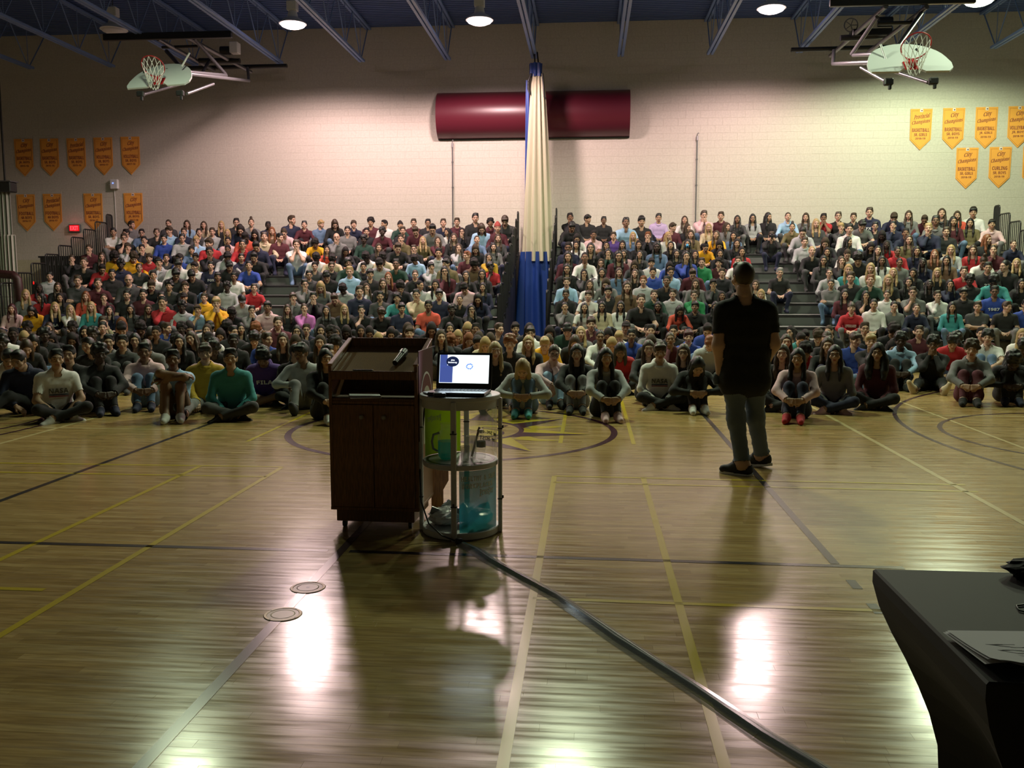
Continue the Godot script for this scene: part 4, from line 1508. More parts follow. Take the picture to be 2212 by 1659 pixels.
	for k in 9:
		var pts := []
		for q in 18:
			var a := TAU * q / 18.0
			var rr := 0.026 * (0.55 + 0.5 * rng.randf())
			pts.append(V(0.038 + cos(a + k) * rr, 0.153 + sin(a + k) * rr * 0.85, 0.0088 + k * 0.00005))
		sub.tube(pts, 0.0009, 4, false, true)
	put("slide_logo", sub.mesh(), lit.call("slide_logo", Color(0.05, 0.13, 0.55), 1.0), lid)
	var sl := AreaLight3D.new()
	if sl:
		sl.name = "screen_light"
		sl.area_size = Vector2(0.34, 0.19)
		sl.light_energy = 0.05
		sl.light_color = Color(0.9, 0.97, 1.0)
		sl.area_range = 12.0
		sl.area_attenuation = 2.0
		sl.shadow_enabled = true
		sl.transform = Transform3D(Basis(Vector3.UP, PI), V(0, 0.135, 0.013))
		lid.add_child(sl)
	var cr := thing("presentation_clicker", "small black clicker lying on the tower top before the laptop", "clicker", at + V(-0.105, ty, 0.215), 0.25)
	b = MB.new()
	b.box(V(0, 0.012, 0), V(0.085, 0.024, 0.05), 0.008)
	put("case", b.mesh(), M["black_plastic"], cr)
	b = MB.new()
	b.box(V(-0.01, 0.026, -0.004), V(0.05, 0.004, 0.018), 0.0015)
	put("buttons", b.mesh(), M["silver"], cr)
	var nb := thing("notebook", "thin dark notebook lying under the laptop corner", "notebook", at + V(-0.17, ty, 0.075), 0.5)
	b = MB.new()
	b.box(V(0, 0.004, 0), V(0.10, 0.006, 0.15), 0.001)
	put("cover", b.mesh(), M["black_plastic"], nb)
	b = MB.new()
	b.box(V(-0.002, 0.0085, -0.02), V(0.09, 0.0025, 0.13), 0.0005)
	put("pages", b.mesh(), M["paper"], nb)
	# cable from the laptop down to the floor and the taped run
	var cb := thing("power_cable", "black power cable hanging from tower to the floor", "cable", Vector3.ZERO)
	b = MB.new()
	b.tube([V(-1.118, 0.94, -6.05), V(-1.135, 0.62, -5.98), V(-1.14, 0.42, -5.93), V(-1.12, 0.22, -5.85), V(-1.05, 0.10, -5.74), V(-0.95, 0.04, -5.67), V(-0.82, 0.012, -5.61), V(-0.74, 0.008, -5.55)], 0.0055, 8)
	put("cord", b.mesh(), M["black_plastic"], cb)
	b = MB.new()
	b.box(V(-0.83, 0.02, -5.62), V(0.05, 0.035, 0.03), 0.006)
	put("plug", b.mesh(), M["black_plastic"], cb)




func crumpled(b: MB, c: Vector3, r: Vector3, seed_: int, amp: float) -> void:
	var f := FastNoiseLite.new()
	f.seed = seed_
	f.frequency = 2.2
	var nu := 22
	var nv := 14
	var at := func(i: int, j: int) -> Vector3:
		var th := TAU * i / nu
		var ph := PI * j / nv
		var d := V(sin(ph) * cos(th), cos(ph), sin(ph) * sin(th))
		var s := 1.0 + amp * f.get_noise_3dv(d * 1.0)
		var q := c + d * r * s
		q.y = maxf(q.y, c.y - r.y * 0.85)
		return q
	for i in nu:
		for j in nv:
			var p: Vector3 = at.call(i, j)
			var q: Vector3 = at.call(i + 1, j)
			var s: Vector3 = at.call(i + 1, j + 1)
			var t: Vector3 = at.call(i, j + 1)
			var mid := (p + q + s + t) * 0.25 - c
			for tr in [[p, q, s], [p, s, t]]:
				var nn: Vector3 = (tr[1] - tr[0]).cross(tr[2] - tr[0])
				if nn.length() < 1e-9:
					continue
				nn = nn.normalized()
				if nn.dot(mid) < 0:
					nn = -nn
				b.tri(tr[0], tr[1], tr[2], nn, nn, nn)


# ------------------------------------------------------------------ black table at the frame corner

func build_table() -> void:
	var o := thing("cloth_table", "table under a stretched black spandex cover in the near corner", "table", V(1.86, 0, -2.56))
	var hx := 0.90
	var hz := 0.43
	var H := 0.742
	# cover: rings of a rounded rectangle whose sides draw in between the feet
	var rows := [[H, 0.0], [H - 0.006, 0.0], [H - 0.045, 0.0], [H - 0.06, 0.004], [0.62, 0.02], [0.54, 0.055], [0.46, 0.095], [0.38, 0.13], [0.30, 0.16], [0.20, 0.185], [0.12, 0.19], [0.05, 0.165], [0.005, 0.13]]
	var n := 88
	var at := func(i: int, j: int) -> Vector3:
		var y: float = rows[i][0]
		var pull: float = rows[i][1]
		var t: float = fposmod(float(j) / n, 1.0) * 4.0
		var s := int(t)
		var f := (t - s) * 2.0 - 1.0
		var cor := 0.03
		var p := Vector2.ZERO
		match s:
			0: p = Vector2(f * hx, hz)
			1: p = Vector2(hx, -f * hz)
			2: p = Vector2(-f * hx, -hz)
			_: p = Vector2(-hx, f * hz)
		# draw in: corners by pull, mid sides more
		var mid := 1.0 - f * f
		var k := pull + pull * mid * 0.55
		p.x -= signf(p.x) * k * (1.0 if s in [1, 3] else absf(p.x) / hx)
		p.y -= signf(p.y) * k * (1.0 if s in [0, 2] else absf(p.y) / hz) * 0.75
		if i == 0:
			p *= 0.992
		return V(p.x, y, p.y)
	var b := MB.new()
	for i in rows.size() - 1:
		for j in n:
			var p: Vector3 = at.call(i, j)
			var q: Vector3 = at.call(i, j + 1)
			var r: Vector3 = at.call(i + 1, j + 1)
			var s: Vector3 = at.call(i + 1, j)
			var nn := (q - p).cross(s - p).normalized()
			if nn.length() < 0.5:
				continue
			if nn.dot(V(p.x, 0, p.z)) < 0:
				nn = -nn
			b.quad(p, q, r, s, nn)
	put("cover_skirt", b.mesh(), M["black_cloth"], o)
	b = MB.new()
	var ctr := V(0, H, 0)
	for j in n:
		b.tri(ctr, at.call(0, j), at.call(0, j + 1), Vector3.UP, Vector3.UP, Vector3.UP)
	put("cover_top", b.mesh(), mat("black_cloth_top", Color(0.013, 0.013, 0.0145), 0.7), o)
	for sx in [-1.0, 1.0]:
		for sz in [-1.0, 1.0]:
			b = MB.new()
			b.tube([V(sx * (hx - 0.34), 0.0, sz * (hz - 0.26)), V(sx * (hx - 0.34), H - 0.03, sz * (hz - 0.26))], 0.014, 8)
			put("leg", b.mesh(), M["grey_steel"], o)
	# papers
	var pp := thing("paper_stack", "white printed papers with curled edge on the black table", "papers", V(1.10, H + 0.003, -2.31), 0.06)
	for k in 3:
		b = MB.new()
		var nx := 14
		var nz := 8
		var pt := func(i: int, j: int) -> Vector3:
			var u := float(i) / nx
			var v := float(j) / nz
			var x := lerpf(-0.13, 0.16, u) + v * 0.0
			var z := lerpf(-0.105, 0.12, v) + (1.0 - u) * -0.0
			# near edge of the sheet droops over the table edge, corner lifts
			var y := 0.002 + k * 0.004 + 0.012 * pow(v, 2.0) * sin(u * 5.0 + k) + 0.01 * pow(1.0 - u, 3.0) * v
			return V(x + k * 0.004, y + 0.008, z + k * 0.003)
		for i in nx:
			for j in nz:
				b.quad(pt.call(i, j), pt.call(i + 1, j), pt.call(i + 1, j + 1), pt.call(i, j + 1), V(0.02, 1, 0.06).normalized())
		put("sheet", b.mesh(), M["paper"], pp)
	b = MB.new()
	for k in 7:
		b.box(V(-0.05 + 0.03 * (k % 4), 0.0205, 0.0 + 0.018 * (k / 2)), V(0.05, 0.0006, 0.004), 0.0001)
	put("print_line", b.mesh(), mat("ink_grey", Color(0.2, 0.2, 0.22), 0.8), pp)
	# cord and a dark folded cloth
	var cd := thing("earphone_cord", "thin black cord looping on the black table top", "cord", V(1.33, H + 0.004, -2.62))
	b = MB.new()
	b.tube([V(0.12, 0.0, -0.05), V(0.02, 0.0, -0.07), V(-0.06, 0.0, -0.04), V(-0.07, 0.0, 0.0), V(-0.02, 0.0, 0.04), V(0.0, 0.0, 0.09), V(0.01, 0.006, 0.13), V(0.06, 0.004, 0.12)], 0.0028, 6)
	put("wire", b.mesh(), M["black_plastic"], cd)
	b = MB.new()
	b.box(V(0.02, 0.006, 0.13), V(0.012, 0.010, 0.03), 0.003)
	put("plug", b.mesh(), M["black_plastic"], cd)
	var ca := thing("folded_bag", "black folded bag at the far edge of the black table", "bag", V(1.47, H, -2.94))
	b = MB.new()
	crumpled(b, V(0.02, 0.03, 0), V(0.13, 0.035, 0.07), 5, 0.3)
	put("fabric", b.mesh(), M["black_cloth"], ca)
	b = MB.new()
	b.tube([V(-0.08, 0.03, 0.05), V(-0.04, 0.06, 0.07), V(0.04, 0.065, 0.07), V(0.1, 0.03, 0.05)], 0.006, 6)
	put("strap", b.mesh(), M["black_plastic"], ca)


# ------------------------------------------------------------------ small things on the floor

func build_floor_things() -> void:
	# taped cable run towards the camera
	var path := [Vector2(-0.80, -5.60), Vector2(-0.70, -5.48), Vector2(-0.58, -5.28), Vector2(-0.37, -4.98), Vector2(-0.16, -4.68), Vector2(0.0, -4.40), Vector2(0.15, -4.13), Vector2(0.31, -3.86), Vector2(0.46, -3.62), Vector2(0.57, -3.43), Vector2(0.67, -3.25), Vector2(0.81, -3.04), Vector2(1.0, -2.72), Vector2(1.2, -2.3)]
	var o := thing("taped_cable", "black cable under clear tape running across the floor from the tower", "cable", Vector3.ZERO)
	var b := MB.new()
	var bt := MB.new()
	var pts := []
	for k in path.size():
		pts.append(V(path[k].x + 0.006 * sin(k * 1.9), 0.011, path[k].y))
	b.tube(pts, 0.0095, 10)
	var pts2 := []
	for k in path.size():
		pts2.append(V(path[k].x + 0.02 + 0.004 * sin(k * 1.3), 0.007, path[k].y - 0.006))
	b.tube(pts2, 0.006, 8)
	put("cord", b.mesh(), M["black_plastic"], o)
	for k in path.size() - 1:
		var a: Vector2 = path[k]
		var c: Vector2 = path[k + 1]
		var d := (c - a).normalized()
		var s := Vector2(-d.y, d.x)
		var prof := [[-0.052, 0.0025], [-0.02, 0.0045], [-0.008, 0.0215], [0.008, 0.0215], [0.03, 0.0125], [0.055, 0.0025]]
		for q in prof.size() - 1:
			var p0: Vector2 = a + s * prof[q][0]
			var p1: Vector2 = a + s * prof[q + 1][0]
			var p2: Vector2 = c + s * prof[q + 1][0]
			var p3: Vector2 = c + s * prof[q][0]
			var y0: float = prof[q][1]
			var y1: float = prof[q + 1][1]
			var nn := V(s.x * (y0 - y1), absf(prof[q + 1][0] - prof[q][0]), s.y * (y0 - y1)).normalized()
			bt.quad(V(p0.x, y0, p0.y), V(p1.x, y1, p1.y), V(p2.x, y1, p2.y), V(p3.x, y0, p3.y), nn)
	var tape := mat("clear_tape", Color(0.20, 0.23, 0.23), 0.14)
	tape.transparency = BaseMaterial3D.TRANSPARENCY_ALPHA
	tape.albedo_color.a = 0.38
	put("clear_tape", bt.mesh(), tape, o)
	# two floor sockets
	for k in 2:
		var z := -4.30 if k == 0 else -4.71
		var f := thing("floor_socket", ["round brass floor socket cover nearer the camera on the purple line", "round brass floor socket cover with a dark hole on the purple line"][k], "floor socket", V(-1.55, 0.0015, z), 0.0, "floor socket covers")
		b = MB.new()
		b.lathe([Vector2(0.098, 0.0), Vector2(0.095, 0.0025), Vector2(0.082, 0.0025), Vector2(0.080, 0.0012)], Vector3.ZERO, 32)
		put("outer_ring", b.mesh(), M["brass"], f)
		b = MB.new()
		b.lathe([Vector2(0.0, 0.0012), Vector2(0.060, 0.0012), Vector2(0.080, 0.0008)], Vector3.ZERO, 32)
		put("cover_plate", b.mesh(), mat("socket_plate", Color(0.30, 0.22, 0.10), 0.35, 0.0), f)
		b = MB.new()
		b.lathe([Vector2(0.062, 0.0013), Vector2(0.060, 0.0024), Vector2(0.056, 0.0013)], Vector3.ZERO, 32)
		put("inner_ring", b.mesh(), M["brass"], f)
		b = MB.new()
		if k == 1:
			b.lathe([Vector2(0.0, 0.0022), Vector2(0.011, 0.0020)], Vector3.ZERO, 16)
			put("key_hole", b.mesh(), M["black_plastic"], f)
		else:
			for q in 4:
				var a := TAU * q / 4.0 + 0.5
				b.lathe([Vector2(0.0, 0.0036), Vector2(0.005, 0.0030)], V(cos(a) * 0.088, 0, sin(a) * 0.088), 8)
			put("screw", b.mesh(), M["black_plastic"], f)
	# the red bag in the front row
	var rb := thing("red_bag", "crumpled red bag on the floor in front of white NASA T-shirt", "bag", V(-7.36, 0.0, -11.42))
	b = MB.new()
	crumpled(b, V(0, 0.07, 0), V(0.125, 0.085, 0.095), 31, 0.5)
	put("fabric", b.mesh(), mat("bag_red", Color(0.40, 0.03, 0.045), 0.7), rb)
	b = MB.new()
	crumpled(b, V(-0.06, 0.13, -0.02), V(0.075, 0.05, 0.06), 35, 0.5)
	put("flap", b.mesh(), mat("bag_red", Color(0.40, 0.03, 0.045), 0.7), rb)
	b = MB.new()
	crumpled(b, V(-0.12, 0.15, -0.06), V(0.04, 0.035, 0.04), 37, 0.4)
	put("lining", b.mesh(), mat("bag_grey", Color(0.3, 0.3, 0.32), 0.8), rb)


# ------------------------------------------------------------------ figures: one smooth surface from tapered bones

enum { SKIN, TORSO, UARM, FARM, HAND, PELVIS, THIGH, SHIN, FOOT, NECK }


func field(bones: Array, cell: float, k: float, cuts := []) -> Dictionary:
	# bones: [a, b, ra, rb, part, side, scale]; cuts: [centre, radius, scale] balls taken away
	var lo := V(1e9, 1e9, 1e9)
	var hi := V(-1e9, -1e9, -1e9)
	for q in bones:
		var sc: Vector3 = q[6] if q.size() > 6 else Vector3.ONE
		var rr := Vector3.ONE * maxf(q[2], q[3]) / sc
		for e in 2:
			lo = lo.min(q[e] - rr)
			hi = hi.max(q[e] + rr)
	var pad := Vector3.ONE * (cell * 2.0 + k)
	lo -= pad
	hi += pad
	var nx := int((hi.x - lo.x) / cell) + 2
	var ny := int((hi.y - lo.y) / cell) + 2
	var nz := int((hi.z - lo.z) / cell) + 2
	var nn := nx * ny * nz
	var s2 := nx * ny
	var f := PackedFloat32Array()
	f.resize(nn)
	f.fill(0.0)
	var ik := 1.0 / k
	var margin := k * 3.4
	for q in bones:
		var sc: Vector3 = q[6] if q.size() > 6 else Vector3.ONE
		var ra: float = q[2]
		var dr: float = q[3] - ra
		var a: Vector3 = q[0] * sc
		var ab: Vector3 = q[1] * sc - a
		var bx := ab.x; var by := ab.y; var bz := ab.z
		var inv := 1.0 / maxf(ab.length_squared(), 1e-9)
		var m := Vector3.ONE * (maxf(ra, ra + dr) + margin) / sc
		var q0: Vector3 = (q[0] as Vector3).min(q[1]) - m - lo
		var q1: Vector3 = (q[0] as Vector3).max(q[1]) + m - lo
		var x0 := maxi(0, int(q0.x / cell)); var x1 := mini(nx, int(q1.x / cell) + 2)
		var y0 := maxi(0, int(q0.y / cell)); var y1 := mini(ny, int(q1.y / cell) + 2)
		var z0 := maxi(0, int(q0.z / cell)); var z1 := mini(nz, int(q1.z / cell) + 2)
		var sx := sc.x
		for iz in range(z0, z1):
			var pz := (lo.z + iz * cell) * sc.z - a.z
			for iy in range(y0, y1):
				var py := (lo.y + iy * cell) * sc.y - a.y
				var row := iz * s2 + iy * nx
				var base := py * by + pz * bz
				for ix in range(x0, x1):
					var px := (lo.x + ix * cell) * sx - a.x
					var t := clampf((px * bx + base) * inv, 0.0, 1.0)
					var dx := px - bx * t
					var dy := py - by * t
					var dz := pz - bz * t
					var d := sqrt(dx * dx + dy * dy + dz * dz) - ra - dr * t
					if d < margin:
						f[row + ix] += exp(-d * ik)
	for i in nn:
		var e := f[i]
		f[i] = -k * log(e) if e > 1e-4 else 9.2 * k
	for q in cuts:
		var sc: Vector3 = q[2]
		var c: Vector3 = q[0]
		var r: float = q[1]
		var m := Vector3.ONE * (r + cell * 3.0) / sc
		var x0 := maxi(0, int((c.x - m.x - lo.x) / cell)); var x1 := mini(nx, int((c.x + m.x - lo.x) / cell) + 2)
		var y0 := maxi(0, int((c.y - m.y - lo.y) / cell)); var y1 := mini(ny, int((c.y + m.y - lo.y) / cell) + 2)
		var z0 := maxi(0, int((c.z - m.z - lo.z) / cell)); var z1 := mini(nz, int((c.z + m.z - lo.z) / cell) + 2)
		for iz in range(z0, z1):
			for iy in range(y0, y1):
				for ix in range(x0, x1):
					var d := (V(lo.x + ix * cell - c.x, lo.y + iy * cell - c.y, lo.z + iz * cell - c.z) * sc).length() - r
					var i := iz * s2 + iy * nx + ix
					if -d > f[i]:
						f[i] = -d
	# surface nets
	var ins := PackedByteArray()
	ins.resize(nn)
	for i in nn:
		ins[i] = 1 if f[i] < 0.0 else 0
	var vid := PackedInt32Array()
	vid.resize(nn)
	vid.fill(-1)
	var vv := PackedVector3Array()
	var vn := PackedVector3Array()
	var idx := PackedInt32Array()
	var ea := PackedInt32Array([0, 2, 4, 6, 0, 1, 4, 5, 0, 1, 2, 3])
	var eb := PackedInt32Array([1, 3, 5, 7, 2, 3, 6, 7, 4, 5, 6, 7])
	var off := PackedInt32Array([0, 1, nx, nx + 1, s2, s2 + 1, s2 + nx, s2 + nx + 1])
	for iz in nz - 1:
		for iy in ny - 1:
			var row := iz * s2 + iy * nx
			for ix in nx - 1:
				var i := row + ix
				var cnt := ins[i] + ins[i + 1] + ins[i + nx] + ins[i + nx + 1] + ins[i + s2] + ins[i + s2 + 1] + ins[i + s2 + nx] + ins[i + s2 + nx + 1]
				if cnt == 0 or cnt == 8:
					continue
				var sum := Vector3.ZERO
				var c := 0
				for e in 12:
					var p := ea[e]; var q := eb[e]
					var fp := f[i + off[p]]; var fq := f[i + off[q]]
					if (fp < 0.0) != (fq < 0.0):
						var t := fp / (fp - fq)
						var pp := V(p & 1, (p >> 1) & 1, p >> 2)
						sum += pp + (V(q & 1, (q >> 1) & 1, q >> 2) - pp) * t
						c += 1
				vid[i] = vv.size()
				vv.append(lo + (V(ix, iy, iz) + sum / c) * cell)
				var f0 := f[i]; var f1 := f[i + 1]; var f2 := f[i + nx]; var f3 := f[i + nx + 1]
				var f4 := f[i + s2]; var f5 := f[i + s2 + 1]; var f6 := f[i + s2 + nx]; var f7 := f[i + s2 + nx + 1]
				vn.append(V(f1 + f3 + f5 + f7 - f0 - f2 - f4 - f6, f2 + f3 + f6 + f7 - f0 - f1 - f4 - f5, f4 + f5 + f6 + f7 - f0 - f1 - f2 - f3).normalized())
				if ix == 0 or iy == 0 or iz == 0:
					continue
				var in0 := ins[i] == 1
				if in0 != (ins[i + 1] == 1):
					_quad(idx, vid[i], vid[i - s2], vid[i - nx - s2], vid[i - nx], in0)
				if in0 != (ins[i + nx] == 1):
					_quad(idx, vid[i], vid[i - 1], vid[i - 1 - s2], vid[i - s2], in0)
				if in0 != (ins[i + s2] == 1):
					_quad(idx, vid[i], vid[i - nx], vid[i - 1 - nx], vid[i - 1], in0)
	return {"v": vv, "n": vn, "i": idx}


func _quad(idx: PackedInt32Array, a: int, b: int, c: int, d: int, keep: bool) -> void:
	if keep:
		idx.append(a); idx.append(b); idx.append(c); idx.append(a); idx.append(c); idx.append(d)
	else:
		idx.append(a); idx.append(c); idx.append(b); idx.append(a); idx.append(d); idx.append(c)


func label_points(m: Dictionary, bones: Array) -> void:
	# for each vertex the bone it belongs to and how far along
	var part := PackedInt32Array()
	var side := PackedInt32Array()
	var along := PackedFloat32Array()
	for p in m.v:
		var best := 1e9
		var bp := 0
		var bs := 0
		var bt := 0.0
		for q in bones:
			var a: Vector3 = q[0]
			var ab: Vector3 = q[1] - a
			var t := clampf((p - a).dot(ab) / maxf(ab.length_squared(), 1e-9), 0.0, 1.0)
			var d: float = (p - a - ab * t).length() - lerpf(q[2], q[3], t)
			if d < best:
				best = d
				bp = q[4]
				bs = q[5]
				bt = t
		part.append(bp)
		side.append(bs)
		along.append(bt)
	m.part = part
	m.side = side
	m.along = along


func ik(a: Vector3, c: Vector3, l1: float, l2: float, pole: Vector3) -> Vector3:
	var d := c - a
	var dist := clampf(d.length(), 0.05, l1 + l2 - 0.002)
	var dir := d.normalized()
	var x := (l1 * l1 - l2 * l2 + dist * dist) / (2.0 * dist)
	var h := sqrt(maxf(0.0, l1 * l1 - x * x))
	var perp := (pole - dir * pole.dot(dir)).normalized()
	return a + dir * x + perp * h


# ---- heads, hands and hair, each meshed once

var head_cache := {}
func head(lod: int) -> Dictionary:
	if head_cache.has(lod):
		return head_cache[lod]
	var b := []
	var one := Vector3.ONE
	b.append([V(0, 0.030, -0.012), V(0, 0.030, -0.012), 0.097, 0.097, 0, 0, V(1.27, 1.0, 1.0)])
	b.append([V(0, -0.02, 0.012), V(0, -0.055, 0.030), 0.074, 0.056, 0, 0, V(1.12, 1.0, 1.0)])
	b.append([V(0, -0.090, 0.052), V(0, -0.090, 0.052), 0.025, 0.025, 0, 0, one])
	b.append([V(0, 0.012, 0.088), V(0, -0.020, 0.104), 0.009, 0.0135, 0, 0, one])
	for s in [-1.0, 1.0]:
		b.append([V(0.012 * s, -0.027, 0.094), V(0.012 * s, -0.027, 0.094), 0.009, 0.009, 0, 0, one])
		b.append([V(0.012 * s, 0.030, 0.086), V(0.045 * s, 0.030, 0.070), 0.012, 0.011, 0, 0, one])
		b.append([V(0.048 * s, -0.022, 0.060), V(0.040 * s, -0.03, 0.065), 0.024, 0.022, 0, 0, one])
		b.append([V(0.080 * s, 0.018, -0.014), V(0.077 * s, -0.028, -0.004), 0.015, 0.011, 0, 0, V(1.6, 1, 1)])
		b.append([V(0.031 * s, 0.010, 0.072), V(0.031 * s, 0.010, 0.072), 0.0155, 0.0155, 0, 0, one])
	b.append([V(-0.018, -0.056, 0.080), V(0.018, -0.056, 0.080), 0.0085, 0.0085, 0, 0, one])
	b.append([V(-0.016, -0.069, 0.077), V(0.016, -0.069, 0.077), 0.010, 0.010, 0, 0, one])
	b.append([V(0, -0.07, -0.018), V(0, -0.14, -0.03), 0.054, 0.056, 0, 0, one])
	var cuts := []
	for s in [-1.0, 1.0]:
		cuts.append([V(0.034 * s, 0.010, 0.104), 0.0175, V(0.8, 1.0, 1.0)])
	cuts.append([V(0, -0.0625, 0.094), 0.0065, V(0.35, 1.6, 1.0)])
	var m := field(b, [0.0052, 0.0085][lod], 0.007, cuts)
	var col := PackedColorArray()
	for p in m.v:
		var c := Color(1, 1, 1)
		var x := absf(p.x)
		if p.z > 0.05:
			var ex: float = (x - 0.031) / 0.0135
			var ey: float = (p.y - 0.010) / 0.0068
			if ex * ex + ey * ey < 1.0:
				c = Color(0.10, 0.085, 0.08) if absf(x - 0.031) < 0.0075 else Color(0.95, 0.97, 1.0)
			var by: float = 0.033 - absf(x - 0.03) * 0.12
			if x > 0.012 and x < 0.052 and absf(p.y - by) < 0.0055:
				c = Color(0.22, 0.2, 0.2)
			if x < 0.024 and p.y > -0.079 and p.y < -0.049 and p.z > 0.078:
				c = Color(0.80, 0.50, 0.48)
		col.append(c)
	m.c = col
	head_cache[lod] = m
	return m


var hand_cache := {}
func hand(lod: int, s: float) -> Dictionary:
	# wrist at the origin, fingers along +y, back of the hand +z, thumb towards +x * s
	var key := "%d %d" % [lod, int(s)]
	if hand_cache.has(key):
		return hand_cache[key]
	var b := []
	var one := Vector3.ONE
	b.append([V(0, -0.02, 0), V(0, 0.02, 0), 0.025, 0.026, 0, 0, V(1, 1, 1.3)])
	for k in 4:
		var x: float = [0.029, 0.010, -0.010, -0.028][k]
		b.append([V(x * 0.7 * s, 0.02, 0), V(x * s, 0.085, 0.001), 0.0165, 0.013, 0, 0, one])
		var l: float = [0.042, 0.047, 0.044, 0.034][k]
		var p0 := V(x * s, 0.088, 0.001)
		var p1 := p0 + V(x * 0.12 * s, l * 0.92, -l * 0.30)
		var p2 := p1 + V(0, l * 0.42, -l * 0.66)
		b.append([p0, p1, 0.0098, 0.0090, 0, 0, one])
		b.append([p1, p2, 0.0090, 0.0078, 0, 0, one])
	var t0 := V(0.026 * s, 0.022, -0.004)
	var t1 := V(0.052 * s, 0.056, -0.018)
	var t2 := V(0.050 * s, 0.088, -0.032)
	b.append([t0, t1, 0.0150, 0.0118, 0, 0, one])
	b.append([t1, t2, 0.0112, 0.0090, 0, 0, one])
	var m := field(b, [0.0060, 0.0095][lod], 0.0035)
	hand_cache[key] = m
	return m


